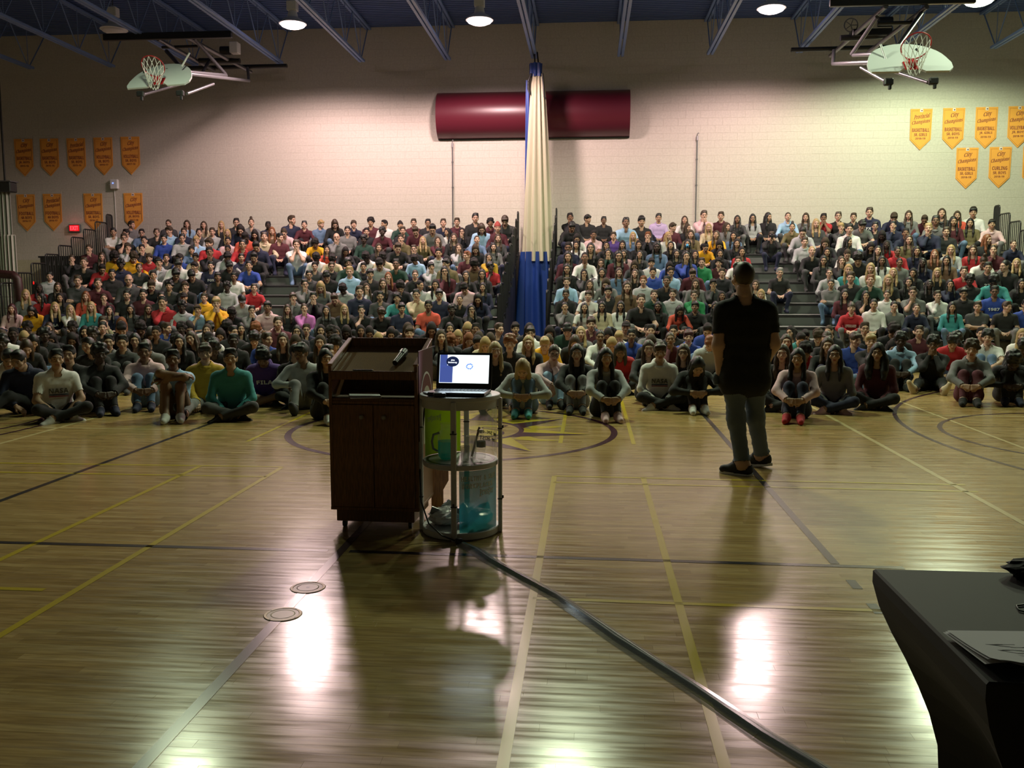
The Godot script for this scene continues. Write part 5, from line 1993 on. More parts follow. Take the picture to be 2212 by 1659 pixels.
var hair_cache := {}
func hair(style: String, lod: int) -> ArrayMesh:
	var key := style + str(lod)
	if hair_cache.has(key):
		return hair_cache[key]
	var b := []
	var one := Vector3.ONE
	var egg := V(1.24, 1.0, 1.0)
	var nape := [V(0, -0.29, -0.01), 0.225, V(1, 1, 0.8)]
	var ears := [[V(0.09, -0.028, 0.022), 0.040, V(1, 0.8, 1)], [V(-0.09, -0.028, 0.022), 0.040, V(1, 0.8, 1)]]
	var face := [V(0, -0.034, 0.102), 0.094, V(1.12, 0.86, 1.0)]
	var low := [V(0, -0.058, 0.106), 0.096, V(1.14, 0.86, 1.0)]
	var cuts := []
	var rough := 0.0035
	match style:
		"s":
			b.append([V(0, 0.036, -0.016), V(0, 0.036, -0.016), 0.107, 0.107, 0, 0, egg])
			b.append([V(-0.04, 0.105, 0.035), V(0.045, 0.108, 0.03), 0.028, 0.030, 0, 0, one])
			cuts = [face, nape] + ears
		"f":
			b.append([V(0, 0.040, -0.014), V(0, 0.040, -0.014), 0.110, 0.110, 0, 0, egg])
			b.append([V(-0.05, 0.078, 0.066), V(0.055, 0.085, 0.062), 0.030, 0.028, 0, 0, one])
			b.append([V(-0.03, 0.12, 0.01), V(0.03, 0.125, 0.0), 0.030, 0.030, 0, 0, one])
			cuts = [low, nape] + ears
			rough = 0.006
		"c":
			b.append([V(0, 0.050, -0.014), V(0, 0.050, -0.014), 0.110, 0.110, 0, 0, V(1.12, 1, 1)])
			var r := RandomNumberGenerator.new()
			r.seed = 5
			for k in 26:
				var d := V(r.randf_range(-1, 1), r.randf_range(-0.15, 1), r.randf_range(-1, 0.85)).normalized()
				b.append([V(0, 0.05, -0.012) + d * V(0.095, 0.105, 0.105), V(0, 0.05, -0.012) + d * V(0.098, 0.108, 0.108), 0.022, 0.022, 0, 0, one])
			cuts = [low, nape] + ears
			rough = 0.008
		"L", "W":
			var fat := 0.0 if style == "L" else 0.022
			b.append([V(0, 0.036, -0.016), V(0, 0.036, -0.016), 0.107 + fat * 0.4, 0.107 + fat * 0.4, 0, 0, egg])
			for s in [-1.0, 1.0]:
				b.append([V(0.066 * s, 0.045, 0.012), V((0.083 + fat) * s, -0.10, 0.022), 0.030, 0.030 + fat, 0, 0, one])
				b.append([V((0.083 + fat) * s, -0.10, 0.022), V((0.088 + fat) * s, -0.235, 0.060), 0.030 + fat, 0.030 + fat, 0, 0, one])
				b.append([V((0.088 + fat) * s, -0.235, 0.060), V((0.078 + fat) * s, -0.33, 0.082), 0.030 + fat, 0.018 + fat, 0, 0, V(1, 1, 1.3)])
				b.append([V(0.055 * s, 0.0, -0.07), V(0.07 * s, -0.24, -0.085), 0.045, 0.040, 0, 0, one])
			b.append([V(0, 0.0, -0.085), V(0, -0.27, -0.10), 0.045, 0.035, 0, 0, one])
			cuts = [[V(0, -0.040, 0.104), 0.094, V(1.30, 0.80, 1.0)]]
			rough = 0.005 if style == "L" else 0.011
		"P":
			b.append([V(0, 0.033, -0.018), V(0, 0.033, -0.018), 0.105, 0.105, 0, 0, egg])
			b.append([V(0, 0.05, -0.115), V(0, 0.02, -0.135), 0.030, 0.032, 0, 0, one])
			b.append([V(0, 0.02, -0.14), V(0.02, -0.16, -0.14), 0.030, 0.014, 0, 0, one])
			cuts = [[V(0, -0.030, 0.100), 0.094, V(1.06, 0.86, 1.0)], nape] + ears
		"B":
			b.append([V(0, 0.033, -0.018), V(0, 0.033, -0.018), 0.105, 0.105, 0, 0, egg])
			b.append([V(0, 0.155, -0.03), V(0, 0.165, -0.03), 0.040, 0.038, 0, 0, one])
			cuts = [[V(0, -0.030, 0.100), 0.094, V(1.06, 0.86, 1.0)], nape] + ears
			rough = 0.006
		"C":
			b.append([V(0, 0.042, -0.014), V(0, 0.042, -0.014), 0.108, 0.108, 0, 0, V(1.22, 1, 1)])
			b.append([V(-0.045, 0.055, 0.115), V(0.045, 0.055, 0.115), 0.036, 0.036, 0, 0, V(1, 4.0, 0.75)])
			cuts = [[V(0, -0.19, 0.0), 0.235, V(1, 1, 1)]]
			rough = 0.0
		"K":
			b.append([V(0, 0.044, -0.014), V(0, 0.050, -0.018), 0.112, 0.110, 0, 0, V(1.20, 1, 1)])
			b.append([V(0, 0.135, -0.02), V(0, 0.145, -0.03), 0.05, 0.04, 0, 0, one])
			cuts = [[V(0, -0.20, 0.015), 0.250, V(1, 1, 1)]]
			rough = 0.002
		_:
			b.append([V(0, 0.020, -0.020), V(0, 0.020, -0.020), 0.0995, 0.0995, 0, 0, V(1.22, 1, 1)])
			cuts = [[V(0, 0.03, 0.12), 0.125, V(1.0, 0.8, 1.0)], nape, [V(0, 0.16, 0.02), 0.10, V(1, 1, 0.8)]] + ears
			rough = 0.001
	var m := field(b, [0.0078, 0.0125][lod], 0.010, cuts)
	var mb := MB.new()
	for i in m.v.size():
		var p: Vector3 = m.v[i]
		var a := atan2(p.x, p.z) * 7.0
		m.v[i] = p + m.n[i] * rough * (noise.get_noise_3d(a, p.y * 9.0, 3.0) + 0.6 * noise.get_noise_3d(p.x * 40.0, p.y * 40.0, p.z * 40.0))
	mb.raw(m.v, m.n, m.i, Transform3D.IDENTITY)
	var mesh := mb.mesh()
	hair_cache[key] = mesh
	return mesh


var glasses_mesh: ArrayMesh
func glasses() -> ArrayMesh:
	if glasses_mesh == null:
		var b := MB.new()
		for s in [-1.0, 1.0]:
			var pts := []
			for k in 12:
				var a := TAU * k / 12.0
				pts.append(V(0.033 * s + cos(a) * 0.0235, 0.008 + sin(a) * 0.0165, 0.100 - absf(cos(a) * 0.5 + s * 0.5) * 0.004))
			b.tube(pts, 0.0026, 5, false, true)
			b.tube([V(0.056 * s, 0.014, 0.094), V(0.080 * s, 0.016, 0.02), V(0.083 * s, 0.012, -0.02)], 0.0024, 5)
		b.tube([V(-0.010, 0.010, 0.103), V(0.010, 0.010, 0.103)], 0.0022, 5)
		glasses_mesh = b.mesh()
	return glasses_mesh


# ---- poses

func pose(name_: String) -> Dictionary:
	var floor_pose := name_.begins_with("f_")
	var p := name_.trim_prefix("f_")
	var lean := 0.10
	var twist := 0.0
	var hp := 0.0      # head pitch (down positive), yaw, roll
	var hy := 0.0
	var hr := 0.0
	var arms := "lap"
	var legs := "bench"
	match p:
		"u": pass
		"u2": lean = 0.42; arms = "knees"; hp = -0.30
		"ch": lean = 0.30; arms = "chin"; hp = -0.16; hr = 0.10
		"fh": lean = 0.36; arms = "face"; hp = -0.10
		"ca": lean = 0.16; arms = "cross"
		"hd": lean = 0.46; arms = "knees"; hp = 0.45
		"hd2": lean = 0.30; hp = 0.62; hr = 0.12
		"ll": hy = -0.75; lean = 0.15
		"lr": hy = 0.75; lean = 0.15
		"cam": lean = 0.22; arms = "camera"
		"cross": lean = 0.22; legs = "cross"; hp = -0.12; arms = "lapdown"
		"crosshd": lean = 0.45; legs = "cross"; hp = 0.50; arms = "lapdown"
		"crossarm": lean = 0.30; legs = "cross"; hp = -0.12; arms = "lapwide"; hy = -0.15
		"crosspray": lean = 0.30; legs = "cross"; hp = 0.30; arms = "pray"
		"crossll": lean = 0.20; legs = "cross"; hy = -0.55; hr = 0.22; arms = "lapdown"
		"knees": lean = 0.18; legs = "knees"; arms = "hug"; hp = -0.08
		"kneesll": lean = 0.10; legs = "kneeslow"; arms = "onknees"; hy = -0.7
		"kneesfold": lean = 0.34; legs = "knees"; arms = "foldknees"; hp = -0.2
		"kneeschin": lean = 0.34; legs = "knees"; arms = "chinknee"; hp = 0.05; hr = -0.1
		"hug": lean = 0.62; legs = "knees"; arms = "hug"; hp = 0.55
		"legsout": lean = -0.02; legs = "out"; arms = "prop"; hp = 0.02
		"legspray": lean = 0.40; legs = "out"; arms = "face"; hp = -0.18
		"stretchl": lean = 0.34; legs = "side"; arms = "lapwide"; hp = 0.35; hy = -0.5
	if floor_pose and legs == "bench":
		legs = "cross"
		if arms == "knees":
			arms = "lapdown"
	var one := Vector3.ONE
	var P0 := V(0, 0.10 if not floor_pose else 0.105, 0)
	var u := V(0, cos(lean), sin(lean))
	var f := V(0, -sin(lean), cos(lean))
	var X := Vector3.RIGHT.rotated(Vector3.UP, twist)
	var S := func(x: float, y: float, z: float) -> Vector3: return P0 + X * x + u * y + f * z
	var B := []
	var flat := V(1, 1, 1.12)
	B.append([S.call(-0.085, 0.0, -0.01), S.call(0.085, 0.0, -0.01), 0.108, 0.108, PELVIS, 0, one])
	B.append([S.call(-0.055, 0.11, 0.005), S.call(0.055, 0.11, 0.005), 0.112, 0.112, TORSO, 0, one])
	B.append([S.call(-0.065, 0.24, -0.005), S.call(0.065, 0.24, -0.005), 0.112, 0.112, TORSO, 0, flat])
	B.append([S.call(-0.090, 0.35, -0.005), S.call(0.090, 0.35, -0.005), 0.102, 0.102, TORSO, 0, flat])
	B.append([S.call(-0.150, 0.420, -0.015), S.call(0.150, 0.420, -0.015), 0.066, 0.066, TORSO, 0, one])
	for s in [-1.0, 1.0]:
		B.append([S.call(0.115 * s, 0.442, -0.018), S.call(0.030 * s, 0.500, -0.012), 0.050, 0.046, TORSO, 0, one])
	# head: pitch, yaw, roll on the neck
	var nb: Vector3 = S.call(0, 0.475, -0.008)
	var hb := Basis(X, u, f).orthonormalized()
	hb = Basis(Vector3.UP, hy) * Basis(Vector3.RIGHT, lean * 0.35 + hp) * Basis(Vector3.BACK, hr)
	var up2 := (u + hb.y).normalized()
	var hc: Vector3 = nb + up2 * 0.075 + hb.y * 0.108 + hb.z * 0.022
	B.append([nb, hc + hb * V(0, -0.085, -0.022), 0.058, 0.054, NECK, 0, one])
	# arms
	var hands := []
	for s in [-1.0, 1.0]:
		var sh: Vector3 = S.call(0.188 * s, 0.425, -0.012)
		var wr := Vector3.ZERO
		var pole := V(0.6 * s, -0.5, -0.5)
		var hdir := Vector3.ZERO     # direction of the fingers; zero: along the forearm
		var back := V(0, 1, 0.3)
		var right: bool = s < 0.0           # the figure's own right arm is at -x when it faces +z
		match arms:
			"lap": wr = P0 + V(0.075 * s, 0.075, 0.27); hdir = V(-0.75 * s, -0.1, 0.5); pole = V(0.9 * s, -0.5, -0.3)
			"lapdown": wr = P0 + V(0.085 * s, 0.02, 0.30); hdir = V(-0.65 * s, -0.35, 0.5); pole = V(0.9 * s, -0.2, -0.3)
			"lapwide": wr = P0 + (V(0.10 * s, 0.02, 0.33) if right else V(0.30 * s, 0.06, 0.28)); pole = V(0.9 * s, -0.1, -0.3)
			"knees": wr = P0 + V(0.075 * s, 0.115, 0.44); hdir = V(-0.6 * s, -0.15, 0.6); pole = V(0.9 * s, -0.5, 0.0)
			"chin":
				if right:
					wr = hc + hb * V(0.035 * s, -0.175, 0.045); hdir = (hb * V(0.1, 0.85, 0.35)).normalized(); back = V(0, -0.2, 1); pole = V(0.5 * s, -0.9, 0.5)
				else:
					wr = P0 + V(-0.02, 0.13, 0.30); hdir = V(-1.0 * s, 0.0, 0.25); pole = V(0.9 * s, -0.6, -0.2)
			"face":
				wr = hc + hb * V(0.040 * s, -0.165, 0.070); hdir = (hb * V(-0.25 * s, 0.9, 0.15)).normalized(); back = V(0.4 * s, 0, 1); pole = V(0.5 * s, -0.9, 0.4)
			"camera":
				wr = hc + hb * V(0.085 * s, -0.11, 0.15); hdir = (hb * V(-0.5 * s, 0.8, 0.2)).normalized(); back = V(0.6 * s, 0, 1); pole = V(0.5 * s, -0.9, 0.2)
			"cross":
				wr = S.call(-0.10 * s, 0.20 + (0.02 if right else 0.05), 0.17 if right else 0.20); hdir = V(-1.0 * s, 0.15, -0.1); back = V(0, 0.4, 1); pole = V(0.9 * s, -0.6, 0.1)
			"hug":
				wr = P0 + V(0.10 * s, 0.17, 0.47); hdir = V(-0.85 * s, -0.12, 0.25); back = V(0, 0.35, 1); pole = V(1.0 * s, -0.15, 0.0)
			"onknees":
				wr = P0 + V(0.17 * s, 0.26, 0.34); hdir = V(-0.1 * s, -0.35, 0.9); pole = V(0.9 * s, -0.3, -0.2)
			"foldknees":
				wr = P0 + V(-0.10 * s, 0.41 + (0.05 if right else 0.0), 0.34); hdir = V(-1.0 * s, -0.05, 0.1); back = V(0, 0.9, 0.3); pole = V(1.0 * s, 0.1, 0.0)
			"chinknee":
				if not right:
					wr = hc + hb * V(0.02 * s, -0.17, 0.06); hdir = (hb * V(-0.1, 0.9, 0.1)).normalized(); back = V(0, 0, 1); pole = V(0.6 * s, -0.8, 0.3)
				else:
					wr = P0 + V(0.05 * s, 0.22, 0.52); hdir = V(-0.1 * s, -0.9, 0.25); back = V(0, 0.4, 1); pole = V(0.8 * s, 0.1, 0.3)
			"pray":
				wr = S.call(0.030 * s, 0.27, 0.26); hdir = V(-0.12 * s, 0.85, 0.35); back = V(1.0 * s, 0.1, 0.2); pole = V(0.8 * s, -0.7, 0.0)
			"prop":
				if right:
					wr = P0 + V(0.10 * s, 0.03, 0.30); hdir = V(0, -0.3, 0.9); pole = V(0.9 * s, -0.1, -0.5)
				else:
					wr = P0 + V(0.34 * s, -0.065, -0.14); hdir = V(0.5 * s, -0.4, 0.6); pole = V(0.4 * s, 0.0, -0.9)
		var el := ik(sh, wr, 0.285, 0.25, pole)
		wr = el + (wr - el).normalized() * minf((wr - el).length(), 0.26)
		B.append([sh, el, 0.054, 0.043, UARM, int(s), one])
		B.append([el, wr, 0.042, 0.029, FARM, int(s), one])
		if hdir == Vector3.ZERO:
			hdir = wr - el
		hands.append([wr, hdir.normalized(), back, s])
	# legs
	for s in [-1.0, 1.0]:
		var hip: Vector3 = P0 + V(0.092 * s, -0.012, 0.03)
		var an := Vector3.ZERO
		var pole := Vector3.UP
		var toe := V(0.15 * s, 0.0, 1)
		match legs:
			"bench": an = V(0.135 * s, -0.165, 0.34); pole = V(0.25 * s, 1, 0.5)
			"cross": an = V(-0.11 * s, 0.055, 0.36 + 0.05 * s); pole = V(1.0 * s, 0.32, 0.2); toe = V(-0.9 * s, -0.1, 0.45)
			"knees": an = V(0.085 * s, 0.085, 0.52); toe = V(0.12 * s, 0.0, 1)
			"kneeslow": an = V(0.17 * s, 0.085, 0.64); toe = V(0.25 * s, 0.75, 0.6)
			"out": an = V(0.20 * s - 0.03, 0.075, 0.84); toe = V(0.35 * s, 0.95, 0.25); pole = V(0.3 * s, 1, 0)
			"side": an = V(-0.62 + 0.16 * s, 0.06, 0.40 + 0.12 * s); toe = V(-0.8, 0.1, 0.5); pole = V(-0.2, 1, 0.4)
		var kn := ik(hip, an, 0.425, 0.405, pole)
		B.append([hip, kn, 0.088, 0.060, THIGH, int(s), one])
		B.append([kn, an, 0.057, 0.041, SHIN, int(s), one])
		toe = toe.normalized()
		var sole := V(0, -1, 0)
		sole = (sole - toe * sole.dot(toe)).normalized()
		if sole.length() < 0.5:
			sole = V(0, -0.5, 1)
		var heel := an + sole * 0.040 - toe * 0.035
		B.append([heel, an + sole * 0.048 + toe * 0.145, 0.037, 0.031, FOOT, int(s), one])
		B.append([an, an + sole * 0.030 + toe * 0.06, 0.040, 0.034, FOOT, int(s), one])
	return {"bones": B, "head": Transform3D(hb, hc), "chest": Transform3D(Basis(X, u, f), S.call(0, 0.30, 0.0)), "hands": hands, "neck": Transform3D(Basis(X, u, f), nb)}


var base_cache := {}
func base(pose_: String, lod: int) -> Dictionary:
	var key := pose_ + str(lod)
	if base_cache.has(key):
		return base_cache[key]
	var d := pose(pose_)
	var m := field(d.bones, [0.017, 0.026][lod], 0.016)
	label_points(m, d.bones)
	d.merge(m)
	base_cache[key] = d
	return d


func hand_xf(h: Array) -> Transform3D:
	var y: Vector3 = h[1]
	var z: Vector3 = h[2]
	z = (z - y * z.dot(y)).normalized()
	return Transform3D(Basis(y.cross(z), y, z), h[0])


# which piece of dress covers a vertex: 0 skin, 1 top, 2 trousers, 3 and 4 the shoes
func dress(d: Dictionary, short_sleeve: bool, shorts: bool, shoes: bool, man := false) -> PackedInt32Array:
	var out := PackedInt32Array()
	out.resize(d.v.size())
	for i in d.v.size():
		var t: float = d.along[i]
		var c := 0
		match d.part[i]:
			TORSO: c = 1
			UARM: c = 1 if not short_sleeve or t < 0.66 else 0
			FARM: c = 1 if not short_sleeve and t < 0.93 else 0
			PELVIS: c = 2
			THIGH: c = 2 if not shorts or t < 0.82 else 0
			SHIN: c = 2 if not shorts and t < 0.92 else 0
			FOOT: c = (3 if d.side[i] < 0 else 4) if shoes else 2
		if man and c == 2 and d.part[i] != SHIN:
			var p: Vector3 = d.v[i]
			if p.y > 0.765 + 2.0 * (p.x - 0.04) * (p.x - 0.04):
				c = 1
		out[i] = c
	return out


# the triangles of one piece of dress, raised off the body and closed at its edges
func garment(d: Dictionary, cls: PackedInt32Array, which: int, off: float, wrinkle: float) -> MB:
	var b := MB.new()
	var map := {}
	var idx: PackedInt32Array = d.i
	var edge := {}
	for k in range(0, idx.size(), 3):
		var a := idx[k]; var c := idx[k + 1]; var e := idx[k + 2]
		var n := int(cls[a] == which) + int(cls[c] == which) + int(cls[e] == which)
		if n < 2:
			continue
		var tr := [a, c, e]
		for q in 3:
			var i: int = tr[q]
			if not map.has(i):
				map[i] = b.v.size()
				var p: Vector3 = d.v[i]
				var w := noise.get_noise_3d(p.x * 9.0, p.y * 13.0, p.z * 9.0) + 0.5 * noise.get_noise_3d(p.x * 21.0, p.y * 26.0, p.z * 21.0)
				b.v.append(p + d.n[i] * (off + wrinkle * w))
				b.n.append((d.n[i] + wrinkle * 26.0 * V(noise.get_noise_3d(p.x * 11.0 + 5.0, p.y * 15.0, p.z * 11.0), noise.get_noise_3d(p.x * 11.0, p.y * 15.0 + 9.0, p.z * 11.0), noise.get_noise_3d(p.x * 11.0, p.y * 15.0, p.z * 11.0 + 3.0))).normalized())
			b.idx.append(map[i])
			var j: int = tr[(q + 1) % 3]
			var ek := Vector2i(mini(i, j), maxi(i, j))
			if edge.has(ek):
				edge.erase(ek)
			else:
				edge[ek] = [i, j]
	for ek in edge:
		var i: int = edge[ek][0]
		var j: int = edge[ek][1]
		var p: Vector3 = b.v[map[i]]
		var q: Vector3 = b.v[map[j]]
		var r: Vector3 = d.v[j] - d.n[j] * 0.004
		var s: Vector3 = d.v[i] - d.n[i] * 0.004
		var nn: Vector3 = (q - p).cross(d.n[i]).normalized()
		b.quad(p, q, r, s, nn)
	return b


func hood(b: MB, d: Dictionary, lod: int) -> void:
	# a thrown-back hood: a soft roll round the neck, thick behind
	var key := "hood%d" % lod
	if not head_cache.has(key):
		var bones := []
		var n := 10
		for k in n:
			var a := TAU * k / n
			var c := TAU * (k + 1) / n
			var ra := 0.026 + 0.020 * maxf(0.0, -cos(a))
			var rc := 0.026 + 0.020 * maxf(0.0, -cos(c))
			bones.append([V(sin(a) * 0.078, 0.018 - 0.028 * cos(a), cos(a) * 0.070 - 0.012), V(sin(c) * 0.078, 0.018 - 0.028 * cos(c), cos(c) * 0.070 - 0.012), ra, rc, 0, 0, Vector3.ONE])
		bones.append([V(-0.04, 0.01, -0.11), V(0.04, 0.01, -0.11), 0.04, 0.04, 0, 0, Vector3.ONE])
		head_cache[key] = field(bones, [0.012, 0.018][lod], 0.012)
	var m: Dictionary = head_cache[key]
	b.raw(m.v, m.n, m.i, d.neck)


var body_cache := {}
func body_mesh(pose_: String, lod: int, ss: bool, sh: bool, shoes: bool) -> ArrayMesh:
	var key := "%s %d %s %s %s" % [pose_, lod, ss, sh, shoes]
	if not body_cache.has(key):
		var d := base(pose_, lod)
		body_cache[key] = body_from(d, dress(d, ss, sh, shoes), lod, false).mesh()
	return body_cache[key]


func body_from(d: Dictionary, cls: PackedInt32Array, lod: int, only_skin: bool) -> MB:
	var b := MB.new()
	b.use_col = true
	var vv: PackedVector3Array = d.v.duplicate()
	for i in vv.size():
		if cls[i] != 0:
			vv[i] -= d.n[i] * 0.005
	var ii: PackedInt32Array = d.i
	if only_skin:
		ii = PackedInt32Array()
		for k in range(0, d.i.size(), 3):
			if cls[d.i[k]] == 0 or cls[d.i[k + 1]] == 0 or cls[d.i[k + 2]] == 0:
				ii.append(d.i[k]); ii.append(d.i[k + 1]); ii.append(d.i[k + 2])
	b.raw(vv, d.n, ii, Transform3D.IDENTITY)
	for h in d.hands:
		var hm := hand(lod, -h[3])
		b.raw(hm.v, hm.n, hm.i, hand_xf(h))
	var hd := head(lod)
	b.raw(hd.v, hd.n, hd.i, d.head)
	for k in hd.c.size():
		b.c[b.c.size() - hd.c.size() + k] = hd.c[k]
	return b


var cloth_cache := {}
func cloth_mesh(pose_: String, lod: int, ss: bool, sh: bool, shoes: bool, which: int, hooded: bool) -> ArrayMesh:
	var key := "%s %d %s %s %s %d %s" % [pose_, lod, ss, sh, shoes, which, hooded]
	if not cloth_cache.has(key):
		var d := base(pose_, lod)
		var b := garment(d, dress(d, ss, sh, shoes), which, 0.011 if which == 1 else 0.006, 0.0065 if which == 1 else (0.005 if which == 2 else 0.0))
		if hooded:
			hood(b, d, lod)
		cloth_cache[key] = b.mesh()
	return cloth_cache[key]


const CLOTH := {
	"k": ["black", 0.011, 0.011, 0.012], "dg": ["dark-grey", 0.050, 0.050, 0.053], "g": ["grey", 0.15, 0.15, 0.15], "lg": ["pale-grey", 0.36, 0.37, 0.38], "w": ["white", 0.66, 0.65, 0.63],
	"n": ["navy", 0.011, 0.014, 0.042], "b": ["blue", 0.022, 0.055, 0.30], "lb": ["light-blue", 0.30, 0.47, 0.66], "dn": ["denim-blue", 0.11, 0.18, 0.30], "m": ["maroon", 0.070, 0.009, 0.017],
	"r": ["red", 0.40, 0.018, 0.026], "o": ["orange-red", 0.58, 0.085, 0.05], "y": ["yellow", 0.74, 0.37, 0.015], "gn": ["green", 0.02, 0.21, 0.075], "dgn": ["dark-green", 0.010, 0.042, 0.028],
	"t": ["teal", 0.05, 0.27, 0.28], "pu": ["purple", 0.07, 0.032, 0.19], "p": ["orchid-pink", 0.55, 0.18, 0.50], "lp": ["light-pink", 0.62, 0.42, 0.44], "be": ["beige", 0.52, 0.43, 0.29],
	"br": ["brown", 0.13, 0.075, 0.040], "ol": ["olive", 0.13, 0.105, 0.045], "lav": ["lavender", 0.46, 0.36, 0.58], "mu": ["mustard", 0.40, 0.25, 0.012],
}
const GARMENT := {"h": "hoodie", "t": "T-shirt", "s": "sweater", "j": "jacket", "p": "polo", "c": "shirt"}
const HAIR_COL := {"k": ["black", 0.008, 0.007, 0.007], "b": ["brown", 0.042, 0.024, 0.013], "bl": ["blonde", 0.34, 0.235, 0.105], "rd": ["ginger", 0.17, 0.055, 0.018], "gr": ["grey", 0.24, 0.235, 0.225], "m": ["dark-red", 0.05, 0.009, 0.012], "r": ["red", 0.30, 0.05, 0.04]}
const HAIR_STYLE := {"s": "short %s hair", "c": "curly %s hair", "f": "fringed %s hair", "L": "long %s hair", "W": "thick %s hair", "P": "tied %s hair", "B": "topknot %s hair", "C": "%s peaked cap", "K": "%s knit beanie", "Z": "balding %s head"}
const SKIN_COL := [Color(0.50, 0.31, 0.225), Color(0.40, 0.245, 0.155), Color(0.20, 0.108, 0.064), Color(0.052, 0.029, 0.020)]


func cloth_col(code: String) -> Color:
	var c: Array = CLOTH[code]
	return Color(c[1], c[2], c[3])


func cloth_mat(code: String) -> StandardMaterial3D:
	var key := "cloth_" + str(CLOTH[code][0])
	var fresh := not M.has(key)
	var m := mat(key, cloth_col(code), 0.85)
	if fresh:
		m.rim_enabled = true
		m.rim = 0.25
		m.rim_tint = 0.6
	return m


func skin_mat(k: int) -> StandardMaterial3D:
	var m := mat("skin_%d" % k, SKIN_COL[k - 1], 0.55)
	m.vertex_color_use_as_albedo = true
	return m


func hair_mat(code: String) -> StandardMaterial3D:
	var c: Array = HAIR_COL[code]
	return mat("hair_" + str(c[0]), Color(c[1], c[2], c[3]), 0.5)


# one record of the audience: "x z scale top hair pose ..." ; hair is colour, style letter, skin tone
class Who:
	var x := 0.0
	var z := 0.0
	var s := 1.0
	var top := "k"
	var kind := "s"
	var hair := "k"
	var style := "s"
	var skin := 1
	var pose := "u"
	var glasses := false
	var text := ""
	var trousers := "k"
	var shoe := ""
	var stuff := false
	var cup := false

	func _init(line: String) -> void:
		var p := line.split(" ", false)
		x = float(p[0])
		z = float(p[1])
		s = float(p[2])
		var tp := p[3].split(".")
		top = tp[0]
		kind = tp[1]
		var h := p[4]
		skin = int(h.right(1))
		style = h.substr(h.length() - 2, 1)
		hair = h.left(h.length() - 2)
		for k in range(5, p.size()):
			if p[k] == "g":
				glasses = true
			elif p[k] == "!":
				stuff = true
			elif p[k] == "cup":
				cup = true
			elif p[k].begins_with("T:"):
				text = p[k].substr(2)
			elif p[k].begins_with("F:"):
				var q := p[k].split(":")
				pose = "f_" + q[1]
				trousers = q[2]
				shoe = q[3]
			else:
				pose = p[k]


func looks(w: Who) -> String:
	var t := "%s %s, %s" % [CLOTH[w.top][0], GARMENT[w.kind], HAIR_STYLE[w.style] % HAIR_COL[w.hair][0]]
	return t


func place(w: Who, y: float) -> Transform3D:
	# everyone looks roughly towards the speaker and the camera
	var yaw := atan2(0.7 - w.x, -3.0 - w.z) * 0.75 + rng.randf_range(-0.16, 0.16)
	var sx := w.s * (0.93 if w.style in ["L", "P", "B", "W"] else 1.0)
	return Transform3D(Basis(Vector3.UP, yaw) * Basis.from_scale(V(sx, w.s, w.s)), V(w.x, y, w.z))


func sit(w: Who, y: float, lod: int, label: String, group: String) -> Node3D:
	var o := Node3D.new()
	o.name = numbered("person")
	add_child(o)
	o.transform = place(w, y)
	tag(o, label, "person", group)
	var ss := w.kind in ["t", "p"]
	var shorts := w.trousers == "b" or (w.trousers == "br" and w.pose == "f_kneesfold")
	var shoes := w.shoe != ""
	var d := base(w.pose, lod)
	put("body", body_mesh(w.pose, lod, ss, shorts, shoes), skin_mat(w.skin), o)
	put({"h": "hoodie", "t": "shirt", "s": "sweater", "j": "jacket", "p": "shirt", "c": "shirt"}[w.kind], cloth_mesh(w.pose, lod, ss, shorts, shoes, 1, w.kind in ["h", "j", "c"]), cloth_mat(w.top), o)
	put("trousers", cloth_mesh(w.pose, lod, ss, shorts, shoes, 2, false), cloth_mat(w.trousers), o)
	put({"C": "cap", "K": "beanie"}.get(w.style, "hair"), hair(w.style, lod), hair_mat(w.hair), o, d.head)
	if shoes:
		for k in [3, 4]:
			put("shoe", cloth_mesh(w.pose, lod, ss, shorts, shoes, k, false), cloth_mat(w.shoe), o)
	if w.glasses:
		put("glasses", glasses(), M["black_plastic"], o, d.head)
	if w.text:
		chest_print(o, w, d)
	return o


func chest_print(o: Node3D, w: Who, d: Dictionary) -> void:
	var m: Material = M["white"]
	if w.top == "w" or w.top == "lg":
		m = M["line_black"]
	if w.text in ["ALL", "ALUMNI"]:
		m = mat("print_dark_red", Color(0.06, 0.008, 0.012), 0.8)
	var c: Transform3D = d.chest
	var at := c * Transform3D(Basis.IDENTITY, V(0, 0.0, 0.122))
	letters(o, "chest_print", w.text, clampf(0.055 * w.text.length(), 0.10, 0.24), 0.06, at, m, 0.014)
	if w.text == "NASA":
		for k in 2:
			var b := MB.new()
			b.box(V(0, -0.05 - 0.022 * k, 0.122), V(0.22, 0.010, 0.012), 0.001)
			put("chest_stripe", b.mesh(), cloth_mat("n") if k == 0 else mat("stripe_red", Color(0.25, 0.03, 0.05), 0.8), o, c)


